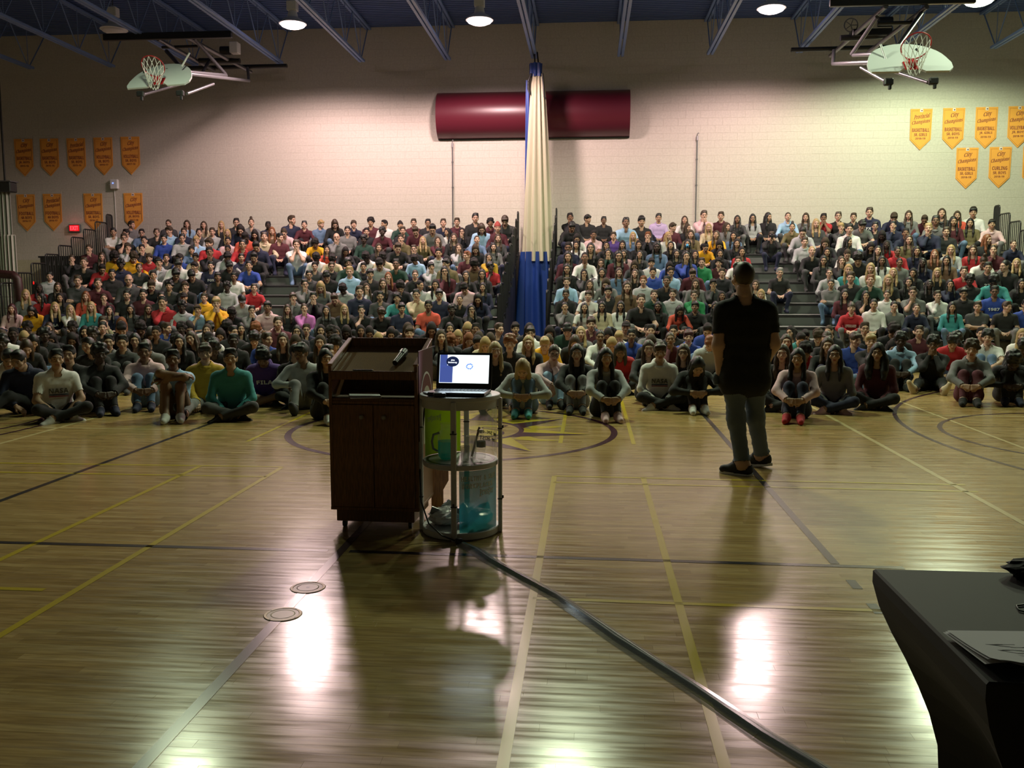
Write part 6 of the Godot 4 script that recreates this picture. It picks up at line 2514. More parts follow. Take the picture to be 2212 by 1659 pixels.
func build_crowd() -> void:
	var mass := MB.new()
	mass.use_col = true
	for r in audience():
		var where: String = r[0]
		var k: int = r[1]
		var list: Array = r[2]
		var people := []
		for line in list:
			people.append(Who.new(line))
		# counted from the dividing curtain, or from the exit sign end on the floor
		if where == "lectern-side":
			people.reverse()
		for n in people.size():
			var w: Who = people[n]
			var label := ""
			var y := 0.0
			var group := ""
			var lod := 1
			if where == "floor":
				label = "person in %s, floor row %s, %s from exit-sign end" % [looks(w), NUM[k], ORD[mini(n + 1, 30)]]
				group = "students sitting on the floor"
				w.pose = "f_" + {"u": ["cross", "cross", "knees"][n % 3], "hd": "crosshd", "ll": "crossll"}.get(w.pose, w.pose)
				lod = 1
			elif where == "front":
				label = str(r[3][n])
				group = "students in the first row on the floor"
				lod = 0
			else:
				y = seat_y(k, w.x) + 0.004
				label = "person in %s, %s %s bench up, %s from curtain" % [looks(w), where, ORD[k], ORD[mini(n + 1, 30)]]
				group = "students on the %s bleachers" % where
				if w.pose == "u":
					w.pose = ["u", "u2", "u"][n % 3]
				elif w.pose == "hd" and n % 2:
					w.pose = "hd2"
				w.trousers = ["k", "dn", "dg", "n", "k", "g"][(n * 5 + k * 3) % 6]
			if where == "floor":
				w.trousers = ["k", "dn", "dg", "n", "k"][(n * 3 + k) % 5]
			if w.stuff:
				var xf := place(w, y)
				var d := base(w.pose, 1)
				var ss := w.kind in ["t", "p"]
				var cls := dress(d, ss, false, false)
				add_to(mass, body_skin(w.pose, ss), xf, SKIN_COL[w.skin - 1])
				add_to(mass, cloth_mesh(w.pose, 1, ss, false, false, 1, w.kind in ["h", "j", "c"]), xf, cloth_col(w.top))
				add_to(mass, cloth_mesh(w.pose, 1, ss, false, false, 2, false), xf, cloth_col(w.trousers))
				var hcol: Array = HAIR_COL[w.hair]
				add_to(mass, hair(w.style, 1), xf * (d.head as Transform3D), Color(hcol[1], hcol[2], hcol[3]))
				if w.glasses:
					add_to(mass, glasses(), xf * (d.head as Transform3D), Color(0.012, 0.012, 0.012))
			else:
				var o := sit(w, y, lod, label, group)
				if w.pose == "cam" and where != "floor":
					hold_camera(o, base(w.pose, lod))
				if w.cup:
					var t: Transform3D = o.transform * (base(w.pose, lod).head as Transform3D)
					var cup := thing("blue_cup", "bright blue drinking cup held at a student's mouth", "cup")
					cup.transform = Transform3D(t.basis.orthonormalized() * Basis(Vector3.RIGHT, 1.2), t * V(0, -0.065, 0.10))
					var b := MB.new()
					b.lathe([Vector2(0.036, 0.0), Vector2(0.030, 0.10), Vector2(0.0, 0.102)], Vector3.ZERO, 18)
					put("cup_wall", b.mesh(), mat("cup_blue", Color(0.05, 0.35, 0.70), 0.4), cup)
					b = MB.new()
					b.lathe([Vector2(0.034, -0.002), Vector2(0.039, 0.0), Vector2(0.036, 0.004)], Vector3.ZERO, 18)
					put("rim", b.mesh(), mat("cup_blue", Color(0.05, 0.35, 0.70), 0.4), cup)
	var cm := mat("crowd", Color(1, 1, 1), 0.8)
	cm.vertex_color_use_as_albedo = true
	var cr := put("seated_crowd", mass.mesh(), cm)
	tag(cr, "the many more half-hidden students filling the benches between the others", "crowd", "", "stuff")


const NUM := ["", "one", "two", "three", "four", "five", "six", "seven", "eight", "nine", "ten"]


func hold_camera(o: Node3D, d: Dictionary) -> void:
	var t: Transform3D = o.transform * (d.head as Transform3D)
	var c := thing("photo_camera", "black camera held up by the photographer in the aisle", "camera")
	c.transform = Transform3D(t.basis.orthonormalized(), t * V(0, 0.0, 0.165))
	var b := MB.new()
	b.box(V(0, 0, -0.02), V(0.14, 0.10, 0.06), 0.015)
	b.box(V(0, 0.06, -0.02), V(0.06, 0.03, 0.05), 0.01)
	put("camera_body", b.mesh(), M["black_plastic"], c)
	b = MB.new()
	b.tube([V(0, -0.01, 0.0), V(0, -0.01, 0.09), V(0, -0.01, 0.10)], [0.036, 0.038, 0.034], 18)
	put("camera_lens", b.mesh(), M["black_plastic"], c)


var skin_cache := {}
func body_skin(pose_: String, ss: bool) -> ArrayMesh:
	var key := pose_ + str(ss)
	if not skin_cache.has(key):
		var d := base(pose_, 1)
		skin_cache[key] = body_from(d, dress(d, ss, false, false), 1, true).mesh()
	return skin_cache[key]


var surf_cache := {}
func add_to(b: MB, m: ArrayMesh, xf: Transform3D, c: Color) -> void:
	if not surf_cache.has(m):
		surf_cache[m] = m.surface_get_arrays(0)
	var a: Array = surf_cache[m]
	var vv: PackedVector3Array = a[Mesh.ARRAY_VERTEX]
	var s := b.v.size()
	b.v.append_array(xf * vv)
	b.n.append_array(Transform3D(xf.basis.orthonormalized(), Vector3.ZERO) * (a[Mesh.ARRAY_NORMAL] as PackedVector3Array))
	var cc := PackedColorArray()
	cc.resize(vv.size())
	cc.fill(c)
	if a[Mesh.ARRAY_COLOR] != null:
		var old: PackedColorArray = a[Mesh.ARRAY_COLOR]
		for k in old.size():
			if old[k].r < 0.99:
				cc[k] = c * old[k]
	b.c.append_array(cc)
	var ii: PackedInt32Array = (a[Mesh.ARRAY_INDEX] as PackedInt32Array).duplicate()
	for k in ii.size():
		ii[k] += s
	b.idx.append_array(ii)


# ------------------------------------------------------------------ the speaker, seen from behind

func build_speaker() -> void:
	var B := []
	var one := Vector3.ONE
	var flat := V(1, 1, 1.15)
	var hipl := V(-0.085, 0.90, 0.0)
	var hipr := V(0.10, 0.90, -0.02)
	B.append([V(-0.085, 0.90, 0.0), V(0.10, 0.905, -0.01), 0.105, 0.105, PELVIS, 0, one])
	B.append([V(-0.075, 0.98, 0.0), V(0.095, 0.98, 0.0), 0.118, 0.118, TORSO, 0, one])
	B.append([V(-0.085, 0.82, 0.01), V(0.115, 0.83, 0.0), 0.118, 0.118, TORSO, 0, one])
	B.append([V(-0.080, 1.10, 0.0), V(0.095, 1.10, 0.0), 0.120, 0.120, TORSO, 0, flat])
	B.append([V(-0.095, 1.24, 0.0), V(0.100, 1.24, 0.0), 0.122, 0.122, TORSO, 0, flat])
	B.append([V(-0.115, 1.36, 0.005), V(0.115, 1.36, 0.0), 0.112, 0.112, TORSO, 0, flat])
	B.append([V(-0.160, 1.455, 0.0), V(0.165, 1.455, -0.005), 0.072, 0.072, TORSO, 0, one])
	for s in [-1.0, 1.0]:
		B.append([V(0.125 * s, 1.485, 0.0), V(0.035 * s - 0.005, 1.545, -0.008), 0.055, 0.050, TORSO, 0, one])
	var hb := Basis(V(-0.95, 0.0, 0.31), V(-0.015, 1.0, -0.02), V(-0.31, 0.02, -0.95)).orthonormalized()
	var hc := V(-0.025, 1.742, -0.02)
	B.append([V(-0.005, 1.515, -0.005), hc + hb * V(0, -0.085, -0.02), 0.066, 0.062, NECK, 0, one])
	# his left arm (picture left): hand in the jeans pocket
	var shl := V(-0.200, 1.455, 0.0)
	var ell := V(-0.232, 1.150, 0.045)
	var wrl := V(-0.205, 0.905, -0.005)
	B.append([shl, ell, 0.062, 0.049, UARM, -1, one])
	B.append([ell, wrl, 0.049, 0.033, FARM, -1, one])
	var shr := V(0.205, 1.455, -0.005)
	var elr := V(0.258, 1.165, 0.02)
	var wrr := V(0.200, 0.930, -0.14)
	B.append([shr, elr, 0.062, 0.049, UARM, 1, one])
	B.append([elr, wrr, 0.048, 0.033, FARM, 1, one])
	# legs: left one carries the weight, right one pushes off
	var knl := V(-0.055, 0.490, 0.02)
	var anl := V(0.000, 0.095, 0.11)
	var knr := V(0.135, 0.495, -0.10)
	var anr := V(0.235, 0.110, -0.26)
	B.append([hipl, knl, 0.100, 0.068, THIGH, -1, one])
	B.append([knl, anl, 0.068, 0.058, SHIN, -1, one])
	B.append([hipr, knr, 0.100, 0.068, THIGH, 1, one])
	B.append([knr, anr, 0.068, 0.058, SHIN, 1, one])
	var tl := V(-0.82, 0.0, -0.35).normalized()
	var tr := V(-0.80, -0.14, -0.5).normalized()
	B.append([anl + V(0, -0.050, 0) - tl * 0.045, anl + V(0, -0.058, 0) + tl * 0.17, 0.040, 0.034, FOOT, -1, one])
	B.append([anl, anl + V(0, -0.03, 0) + tl * 0.07, 0.044, 0.036, FOOT, -1, one])
	B.append([anr + V(0, -0.048, 0) - tr * 0.045, anr + V(0, -0.052, 0) + tr * 0.16, 0.040, 0.033, FOOT, 1, one])
	B.append([anr, anr + V(0, -0.03, 0) + tr * 0.07, 0.044, 0.036, FOOT, 1, one])
	var d := {"head": Transform3D(hb * 1.04, hc), "hands": [[wrl, V(0.25, -0.85, -0.3).normalized(), V(-0.8, 0, 0.6), 1.0], [wrr, V(-0.7, -0.2, -0.6).normalized(), V(0.7, 0.4, -0.4), -1.0]]}
	d.merge(field(B, 0.0125, 0.020))
	label_points(d, B)
	var cls := dress(d, true, false, true, true)
	var o := thing("person", "standing man with short brown hair, black T-shirt and faded jeans, seen from behind", "person", V(1.385, 0, -8.06))
	put("body", body_from(d, cls, 0, false).mesh(), skin_mat(1), o)
	put("shirt", garment(d, cls, 1, 0.013, 0.006).mesh(), mat("shirt_black", Color(0.0065, 0.0065, 0.007), 0.85), o)
	put("jeans", garment(d, cls, 2, 0.008, 0.008).mesh(), mat("faded_denim", Color(0.105, 0.135, 0.18), 0.8), o)
	put("hair", hair("s", 0), hair_mat("b"), o, d.head)
	for k in 2:
		var sh := put("shoe", garment(d, cls, 3 + k, 0.006, 0.0).mesh(), mat("shoe_black", Color(0.012, 0.012, 0.013), 0.7), o)
		var an: Vector3 = anl if k == 0 else anr
		var t: Vector3 = tl if k == 0 else tr
		var poly := PackedVector2Array()
		for q in 28:
			var a := TAU * q / 28.0
			var yy := cos(a) * 0.152
			poly.append(Vector2(sin(a) * (0.050 - 0.008 * sin(yy * 14.0) + 0.006 * signf(cos(a))), yy + 0.058))
		var up := V(0, 1, 0)
		up = (up - t * up.dot(t)).normalized()
		var b := MB.new()
		b.prism(poly, 0.026, Transform3D(Basis(t.cross(up), t, up), an + up * -0.100))
		put("sole", b.mesh(), M["white"], sh)
	var b := MB.new()
	b.tube([V(-0.24, 0.80, 0.03), V(-0.245, 0.84, 0.02), V(-0.235, 0.88, 0.0)], [0.02, 0.035, 0.02], 10)
	put("pocket_fold", b.mesh(), mat("faded_denim", Color(0.105, 0.135, 0.18), 0.8), o)


# the audience as seen, row by row: x, z, scale, top (colour.garment), hair (colour, cut, skin), pose, marks
func audience() -> Array:
	return [
		["front", 0, [
			"-8.13 -11.82 1.00 w.t ks2 F:crosshd:k:k",
			"-7.41 -11.09 1.00 n.j ks2 F:stretchl:k:k",
			"-6.67 -10.61 1.00 w.t ks2 F:cross:k:w T:NASA",
			"-6.99 -11.47 1.00 k.t ks2 F:crossarm:k:k",
			"-6.50 -11.31 1.00 k.s kc4 F:knees:k:n",
			"-6.11 -11.80 1.00 lp.h ks3 F:knees:dn:n",
			"-5.25 -10.88 1.00 lb.t ks3 F:kneesfold:br:w",
			"-5.11 -11.49 1.00 mu.h bf2 F:legsout:g:k",
			"-4.52 -10.94 1.00 t.s ks2 F:cross:dg:k",
			"-4.57 -12.29 1.00 pu.h kc3 F:crosshd:b:k T:FILA",
			"-3.86 -11.76 1.00 lg.s kf3 F:kneesll:g:k",
			"-3.31 -10.91 1.00 k.j kL1 F:knees:k:w",
			"-1.29 -12.32 1.00 k.s blL1 F:legsout:k:k",
			"-0.83 -11.68 1.00 lg.h blL1 F:hug:dn:t",
			"-0.52 -12.57 0.99 lp.s bP1 g F:kneeschin:lb:k",
			"-0.15 -12.09 1.00 k.h kL2 F:knees:g:k",
			"0.21 -11.44 1.00 lg.h kL2 F:knees:k:lp",
			"0.49 -14.05 1.00 r.s kL3 F:crosshd:k:k",
			"0.98 -12.44 1.00 w.h bf2 F:cross:k:w T:NASA",
			"1.41 -12.23 1.00 k.j kL2 F:hug:k:w",
			"2.76 -14.06 1.00 n.t kL3 F:crosspray:lb:lb",
			"2.66 -11.52 1.00 lp.h kL2 F:knees:n:r",
			"3.30 -12.24 1.00 g.s kL2 g F:cross:n:lp",
			"3.99 -12.63 1.00 m.s kW2 g F:cross:k:dg",
			"5.56 -14.90 1.00 k.s kc3 g F:legspray:k:be",
			"5.49 -13.28 1.00 g.h bc1 F:knees:m:k",
			"6.09 -13.41 1.00 k.j kc4 F:hug:k:n",
		], [
			"person in white and maroon T-shirt, head bowed, at the frame edge by exit-sign end",
			"person in navy jacket leaning over with legs stretched aside, beside the white NASA T-shirt",
			"person in white NASA T-shirt sitting cross-legged behind a red bag",
			"person in black T-shirt sitting just behind the white NASA T-shirt",
			"person in black sweater with curly hair and head bowed, beside the light-pink hoodie",
			"person in light-pink hoodie with arms round denim knees, dark skin",
			"person in light-blue T-shirt with bare forearms folded over the knees",
			"person in mustard hoodie with grey-trousered legs stretched out",
			"person in teal sweater leaning beside the mustard hoodie",
			"person in purple hoodie reading FILA and blue shorts",
			"person in pale-grey sweater looking aside, shoe soles showing, near the lectern",
			"person in black jacket half hidden by the lectern, white shoes",
			"person with long blonde hair half hidden behind the laptop",
			"person hugging the knees with long blonde hair falling over face",
			"person in light-pink sweater and light jeans resting chin on hand",
			"person in black hoodie with grey leggings and clasped hands",
			"person in pale-grey hoodie with long black hair and arms around knees",
			"person in red sweater with very long black hair, head bowed",
			"person in white NASA hoodie sitting cross-legged with hands on floor",
			"person in black jacket hugging knees beside the standing man",
			"person in navy T-shirt with hands pressed together behind the standing man",
			"person in light-pink hoodie wearing red shoes",
			"person in grey sweater and glasses with pink shoes, long black hair",
			"person in maroon sweater with thick long black hair and glasses",
			"person in black sweater with glasses and both fists at chin",
			"person in grey hoodie hugging knees, white socks and black shoes",
			"person in black jacket bent over the knees at the table-side end",
		]],
		["floor", 2, [
			"-9.27 -13.38 1.00 k.s kc4 u",
			"-9.23 -13.88 1.00 k.s bL1 hd",
			"-7.72 -13.76 1.00 g.s ks2 u",
			"-7.59 -13.07 1.00 k.s ks2 ll",
			"-7.50 -14.20 1.00 k.s kL2 u",
			"-7.33 -13.49 1.01 dg.j ks2 u",
			"-7.12 -13.93 1.01 g.s bs1 hd",
			"-6.78 -14.27 0.98 k.s kL2 u",
			"-5.97 -13.82 1.02 k.s kc4 hd",
			"-5.40 -12.20 0.95 lp.s kf3 u",
			"-4.29 -14.03 1.00 k.s bL1 u !",
			"-4.12 -12.20 0.96 k.s ks2 lr",
			"-3.66 -12.21 0.96 w.s ks2 lr",
			"-1.22 -13.89 1.01 k.t rdc1 u",
			"0.87 -13.07 1.00 k.s bL2 u",
			"1.36 -12.73 0.97 k.s bL2 u g",
			"2.65 -12.36 1.00 k.s bL1 u",
			"3.63 -13.90 1.01 k.s bL1 u",
		]],
		["floor", 3, [
			"-10.45 -15.17 1.00 w.s bs1 ll !",
			"-9.97 -15.17 1.01 k.s kL2 hd",
			"-7.34 -15.41 1.00 k.s kc3 hd !",
			"-6.89 -15.04 1.00 k.s bL1 ll",
			"-5.89 -14.32 0.99 k.s ks4 u",
			"-5.47 -14.76 0.99 b.t bs1 lr",
			"-5.08 -14.48 1.01 k.s bL1 u",
			"-4.46 -15.21 1.00 k.s kc2 hd !",
			"-2.60 -15.49 1.01 k.s bL1 u !",
			"-1.77 -15.34 1.00 be.s blL1 hd !",
			"-0.96 -14.30 0.99 k.s blL1 u",
			"-0.75 -15.52 1.00 y.s bls1 hd",
			"0.40 -15.45 1.00 k.s blL1 hd !",
			"3.21 -14.86 1.00 k.s bL1 u",
			"3.42 -14.35 0.98 r.s kc2 hd !",
			"4.51 -15.56 0.99 b.s bf1 lr",
			"4.64 -15.08 1.01 k.s blf1 ch",
			"5.10 -15.07 1.01 lb.h kc4 u",
			"7.16 -15.41 1.00 k.s kc4 hd",
		]],
		["floor", 4, [
			"-10.77 -15.89 1.00 k.s ks4 u !",
			"-10.22 -16.27 1.00 k.s kL3 hd !",
			"-10.03 -15.67 0.99 k.s kc4 u",
			"-9.62 -15.98 1.00 k.s kL3 hd !",
			"-9.19 -15.83 1.00 k.s kc4 u",
			"-7.11 -16.27 1.00 w.s kf2 hd !",
			"-5.29 -15.76 1.00 k.s bL1 hd !",
			"-2.55 -15.99 0.99 k.s rdc1 hd !",
			"-2.02 -15.75 1.00 k.s ks2 hd !",
			"-0.71 -16.18 1.00 w.j bL1 hd !",
			"-0.26 -16.05 1.00 k.s bL1 hd",
			"0.21 -15.91 1.00 w.s kP3 u",
			"1.14 -16.24 1.01 k.s bL1 hd !",
			"1.44 -15.77 0.99 m.s bP3 ch",
			"1.78 -16.12 0.99 b.h mf1 u",
			"2.10 -15.76 1.02 lg.h rdf1 hd",
			"2.25 -16.23 0.99 g.s blL1 hd !",
			"4.13 -15.84 0.99 k.s bC1 u",
			"5.10 -15.57 0.99 w.t kL2 hd !",
		]],
		["floor", 5, [
			"-10.90 -16.39 1.00 o.s blL1 hd !",
			"-9.79 -16.59 1.00 k.h kL2 u !",
			"-8.80 -17.24 1.00 k.s kL3 hd !",
			"-8.32 -16.60 1.00 k.s ks3 u !",
			"-6.95 -16.93 1.00 k.s ks2 lr",
			"-6.28 -16.34 1.00 k.s kc1 hd",
			"-5.70 -17.08 1.01 k.s kL2 u g",
			"-4.90 -16.71 1.00 k.s kc4 u !",
			"-3.96 -16.46 1.00 k.s blL1 hd !",
			"-3.40 -16.77 1.00 p.h bf1 u !",
			"-2.28 -16.61 1.00 k.s rdL1 hd !",
			"-2.13 -17.11 1.00 k.s bL1 hd !",
			"-1.83 -16.65 1.00 k.s bL3 hd !",
			"-1.09 -17.02 1.00 w.j kf2 u g",
			"-0.14 -17.14 1.00 g.h blL1 u",
			"0.79 -16.56 0.99 b.s ks3 u",
			"6.53 -16.67 1.00 r.s kc2 hd",
			"7.01 -16.31 1.00 w.t kc1 u",
			"7.95 -17.11 1.00 w.h blL1 u !",
		]],
		["floor", 6, [
			"-11.86 -18.00 1.00 g.s kc4 u !",
			"-11.40 -18.03 1.00 k.s bL1 u g",
			"-8.45 -17.92 1.00 g.s kc4 u !",
			"-7.85 -17.84 0.99 k.s bL1 u !",
			"-7.44 -17.61 1.01 k.s kL2 hd !",
			"-5.83 -17.56 0.99 k.s kL2 hd !",
			"-5.37 -17.54 1.00 k.s kL2 u !",
			"-4.96 -17.32 0.99 k.s kL3 ch !",
			"-4.58 -17.60 0.99 k.h kL3 u !",
			"-2.62 -17.58 1.00 n.s blL1 hd !",
			"0.64 -17.52 1.00 w.s bls1 hd !",
			"1.24 -17.95 1.01 g.s ks1 u !",
			"1.70 -17.93 1.00 k.s ks1 u g !",
			"3.95 -17.28 1.00 t.s ks1 hd !",
			"4.03 -17.93 1.00 k.s kL1 ll g !",
			"4.49 -17.97 1.01 k.s bc1 hd !",
			"6.07 -18.00 1.00 k.s kL3 hd",
			"6.94 -17.38 1.00 k.s kc4 hd",
			"7.46 -17.64 1.00 m.t ks1 u !",
		]],
		["floor", 7, [
			"-10.95 -18.11 1.00 k.s kc4 u !",
			"-10.26 -18.08 1.02 k.s ks1 u",
			"-9.80 -18.09 1.14 k.s kf2 hd !",
			"-9.16 -18.49 1.12 k.s kL2 hd !",
			"-8.89 -18.09 1.00 b.t bs1 lr !",
			"-7.25 -18.07 1.00 k.s kL2 u",
			"-5.83 -18.06 0.99 n.s bs1 u g !",
			"-4.63 -18.49 1.03 k.s kL3 hd !",
			"-3.74 -18.39 1.13 k.s bL1 hd !",
			"-2.89 -18.33 1.02 k.s kL2 u",
			"-2.29 -18.09 1.02 k.s ks3 u !",
			"-1.83 -18.16 1.02 n.s bs1 lr",
			"-1.19 -18.23 1.14 k.s kL2 hd !",
			"-0.39 -18.41 1.14 dgn.s kf1 hd",
			"0.42 -18.25 1.02 k.s kL3 hd !",
			"1.24 -18.45 0.99 k.s ks1 u g !",
			"4.42 -18.50 0.99 k.s ks1 hd !",
			"4.84 -18.29 1.00 k.s bP1 ll !",
			"6.50 -18.18 1.00 m.t bs1 u",
		]],
		["floor", 8, [
			"-10.53 -18.55 1.14 be.s bs1 cam",
			"-10.07 -18.55 1.11 k.s rdL1 u !",
			"-9.61 -18.55 1.11 k.s kc3 hd !",
			"-8.61 -18.50 1.14 k.s kL2 hd !",
			"-8.15 -18.50 1.14 w.t kf2 hd",
			"-7.69 -18.50 1.14 k.s kc4 hd !",
			"-7.07 -18.53 1.09 g.s rdc1 hd !",
			"-6.61 -18.50 1.14 m.c bs1 u",
			"-5.09 -18.50 1.05 k.s kL4 hd !",
			"-4.18 -18.55 1.00 k.s kL2 hd !",
			"-3.30 -18.55 1.14 k.s kL3 hd !",
			"-2.47 -18.55 1.14 k.s blL1 hd !",
			"-1.54 -18.55 1.01 g.h kf2 u !",
			"-0.83 -18.55 1.06 k.s kL3 hd !",
			"0.05 -18.55 1.14 m.s bf1 u",
			"0.79 -18.55 1.05 k.s kC2 u !",
			"2.48 -18.50 1.14 b.s ks2 hd !",
			"5.53 -18.50 1.06 k.s bs1 u g !",
			"6.04 -18.50 1.14 k.s kc3 hd !",
		]],
		["lectern-side", 1, [
			"-13.14 -19.39 0.90 lp.j mL1 u",
			"-12.61 -19.39 0.93 y.j kL2 hd",
			"-12.14 -19.39 0.99 n.s blL1 u T:LA",
			"-11.74 -19.39 0.90 w.s blL1 ch",
			"-11.24 -19.39 0.96 t.s blL1 u",
			"-10.84 -19.39 0.90 n.s kL1 u",
			"-10.31 -19.39 0.90 dg.s kL2 u",
			"-9.91 -19.39 0.90 k.s bL1 u g !",
			"-9.51 -19.39 1.12 r.j ks2 ch",
			"-9.11 -19.39 0.97 lg.h kc4 u",
			"-8.71 -19.39 0.90 lb.t bf2 ch !",
			"-8.31 -19.39 1.11 y.s blf1 fh",
			"-7.91 -19.39 0.90 k.s kc4 hd !",
			"-7.51 -19.39 0.90 g.s ks1 fh",
			"-7.11 -19.39 1.01 lp.h kf3 u",
			"-6.69 -19.39 0.90 k.s bL1 u",
			"-6.29 -19.39 0.95 p.s bP1 ch",
			"-5.79 -19.39 0.91 dg.j kL2 u",
			"-5.39 -19.39 0.90 k.s blL1 u",
			"-4.99 -19.39 0.90 k.t ks1 ch",
			"-4.59 -19.39 0.90 k.t bc1 hd",
			"-4.11 -19.39 0.94 n.t kf2 u",
			"-3.50 -19.39 1.01 o.t ks3 u T:ALL",
			"-2.98 -19.39 0.94 k.s kc4 u",
			"-2.55 -19.39 0.93 k.s kL2 ch g",
		]],
		["table-side", 1, [
			"-0.50 -19.39 0.90 g.h kP2 ch",
			"-0.10 -19.39 0.90 w.t kL2 u",
			"0.30 -19.39 0.90 be.s kL2 u g",
			"0.70 -19.39 0.91 w.s kL2 u g",
			"1.10 -19.39 1.12 k.t bs1 u",
			"1.50 -19.39 0.90 k.h kL3 u g",
			"1.90 -19.39 0.90 o.j kL3 hd",
			"2.30 -19.39 0.93 k.h kf3 u",
			"2.70 -19.39 0.90 k.s kL3 u",
			"3.10 -19.39 1.08 g.s bf1 u !",
			"5.53 -19.39 0.90 r.h bK1 u T:LIFEGUARD",
			"5.99 -19.39 0.97 w.h kP2 u",
			"6.39 -19.39 0.92 g.s kP1 u T:NYC",
			"6.84 -19.39 0.90 n.h bP1 u",
			"7.57 -19.39 0.90 t.h kL2 u",
			"8.10 -19.39 0.92 dg.p bs1 ca",
			"8.65 -19.39 0.92 k.t bs1 lr",
			"9.05 -19.39 0.97 b.s ks2 u g",
		]],
		["lectern-side", 2, [
			"-13.20 -19.99 0.99 g.s blL1 u",
			"-12.78 -19.99 0.90 r.s kL1 ll",
			"-12.36 -19.99 0.90 k.s kL2 u !",
			"-11.71 -19.99 0.94 o.s rdL1 u",
			"-11.27 -19.99 0.90 m.h bP1 ch !",
			"-10.71 -19.99 0.98 k.t ks1 u",
			"-10.31 -19.99 1.00 m.s ks1 u",
			"-9.91 -19.99 0.96 k.s ks1 u",
			"-9.33 -19.99 0.90 k.s kC2 u !",
			"-8.85 -19.99 0.90 y.h bs1 u T:ALUMNI",
			"-7.97 -19.99 0.93 lg.s kC1 hd",
			"-6.74 -19.99 0.92 g.h bf1 ch",
			"-6.27 -19.99 0.96 k.s ks1 fh",
			"-5.73 -19.99 0.98 br.j bs1 hd",
			"-5.20 -19.99 1.09 n.h bs1 u",
			"-4.72 -19.99 0.95 dg.s ks2 u",
			"-4.32 -19.99 0.93 t.s kc2 u",
			"-3.85 -19.99 1.02 be.s ks2 ch",
			"-3.37 -19.99 1.00 n.s kf2 u g",
			"-2.88 -19.99 0.90 k.s kP2 u",
			"-2.48 -19.99 1.02 n.s kL2 hd",
		]],
		["table-side", 2, [
			"-0.50 -19.99 0.90 k.j ks3 u",
			"0.02 -19.99 0.90 w.t bf1 u",
			"0.44 -19.99 0.99 k.s kf1 u",
			"0.84 -19.99 1.12 br.s bL1 u",
			"1.43 -19.99 0.93 dgn.h bs1 u",
			"1.86 -19.99 0.91 lg.h bs1 u",
			"2.33 -19.99 0.90 gn.s bs1 ch g",
			"2.90 -19.99 0.90 k.s kL3 u !",
			"3.77 -19.99 0.91 be.s blL1 u !",
			"5.54 -19.99 0.92 m.s kL1 u",
			"6.00 -19.99 0.90 k.t kL2 ch",
			"6.45 -19.99 0.90 w.h bP1 u",
			"7.00 -19.99 0.99 g.p bs1 ch g",
			"7.48 -19.99 0.90 w.s bs1 ch",
			"8.04 -19.99 0.95 k.j kf2 u g",
			"8.67 -19.99 1.00 b.t ks3 u g T:1987",
		]],
		["lectern-side", 3, [
			"-13.27 -20.59 0.90 r.s kL4 u !",
			"-12.78 -20.59 0.90 k.j bL1 u",
			"-12.24 -20.59 1.10 dg.c bs1 ca",
			"-11.77 -20.59 1.05 m.j bs1 u",
			"-10.97 -20.59 1.12 dg.c bZ1 u g",
			"-10.43 -20.59 1.07 k.s bs1 hd !",
			"-9.93 -20.59 0.97 dg.s kc2 u",
			"-9.53 -20.59 0.93 k.s bf1 ch",
			"-8.55 -20.59 0.90 lg.h kc4 u",
			"-7.91 -20.59 0.90 r.h bs1 u",
			"-6.67 -20.59 1.00 g.s ks1 ch g",
			"-6.25 -20.59 1.03 g.j blL1 hd",
			"-5.71 -20.59 0.92 lg.h kc4 hd !",
			"-5.19 -20.59 0.90 lg.s bL1 ch !",
			"-4.79 -20.59 1.01 k.s bL1 u",
			"-4.39 -20.59 1.02 k.s kc2 hd !",
			"-3.94 -20.59 0.96 lg.h kP2 lr !",
			"-3.54 -20.59 0.98 w.s kL2 u !",
			"-2.83 -20.59 0.97 lp.s kf2 hd !",
			"-2.43 -20.59 0.90 n.s kL2 u",
		]],
		["table-side", 3, [
			"-0.50 -20.59 0.94 lb.s bs1 u",
			"0.00 -20.59 0.90 w.t bL2 u !",
			"0.43 -20.59 1.02 g.s bL1 hd !",
			"1.25 -20.59 0.97 lg.h rds1 u",
			"1.79 -20.59 1.01 k.s ks3 u",
			"2.42 -20.59 0.90 g.s bL1 u !",
			"2.83 -20.59 0.90 dg.s kf2 ch g !",
			"3.77 -20.59 0.90 w.s bL1 u g !",
			"5.42 -20.59 0.90 g.c kP2 ca",
			"5.84 -20.59 1.07 k.s bs1 u",
			"6.24 -20.59 1.04 dgn.s rds1 u",
			"6.64 -20.59 1.00 k.t blL1 u",
			"7.10 -20.59 0.95 k.h kL1 u",
			"7.51 -20.59 0.91 k.s kL4 u",
			"7.96 -20.59 0.90 n.j kL2 ch",
			"8.39 -20.59 0.99 k.j kc4 u",
			"8.91 -20.59 1.10 t.s kc4 hd",
			"9.48 -20.59 0.90 k.s kL2 u",
		]],
		["lectern-side", 4, [
			"-13.33 -21.19 0.92 lg.h ks1 u",
			"-11.72 -21.19 0.99 k.j ks2 u",
			"-10.67 -21.19 0.98 w.h ks2 u !",
			"-10.12 -21.19 1.12 dg.s kf2 hd g",
			"-9.65 -21.19 1.05 k.t kf2 hd",
			"-9.04 -21.19 0.93 k.s kf3 u",
			"-8.61 -21.19 0.90 w.p ks3 u",
			"-6.75 -21.19 0.96 dg.c ks2 u g",
			"-6.30 -21.19 1.02 k.s kf2 hd",
			"-5.73 -21.19 1.06 lb.h bls1 u",
			"-5.25 -21.19 0.98 k.s kf2 u",
			"-4.77 -21.19 0.92 m.s rdL1 ch !",
			"-4.14 -21.19 0.96 k.h bP1 u",
			"-3.40 -21.19 1.08 m.s kL2 ch g",
			"-2.92 -21.19 0.98 k.j kL2 u",
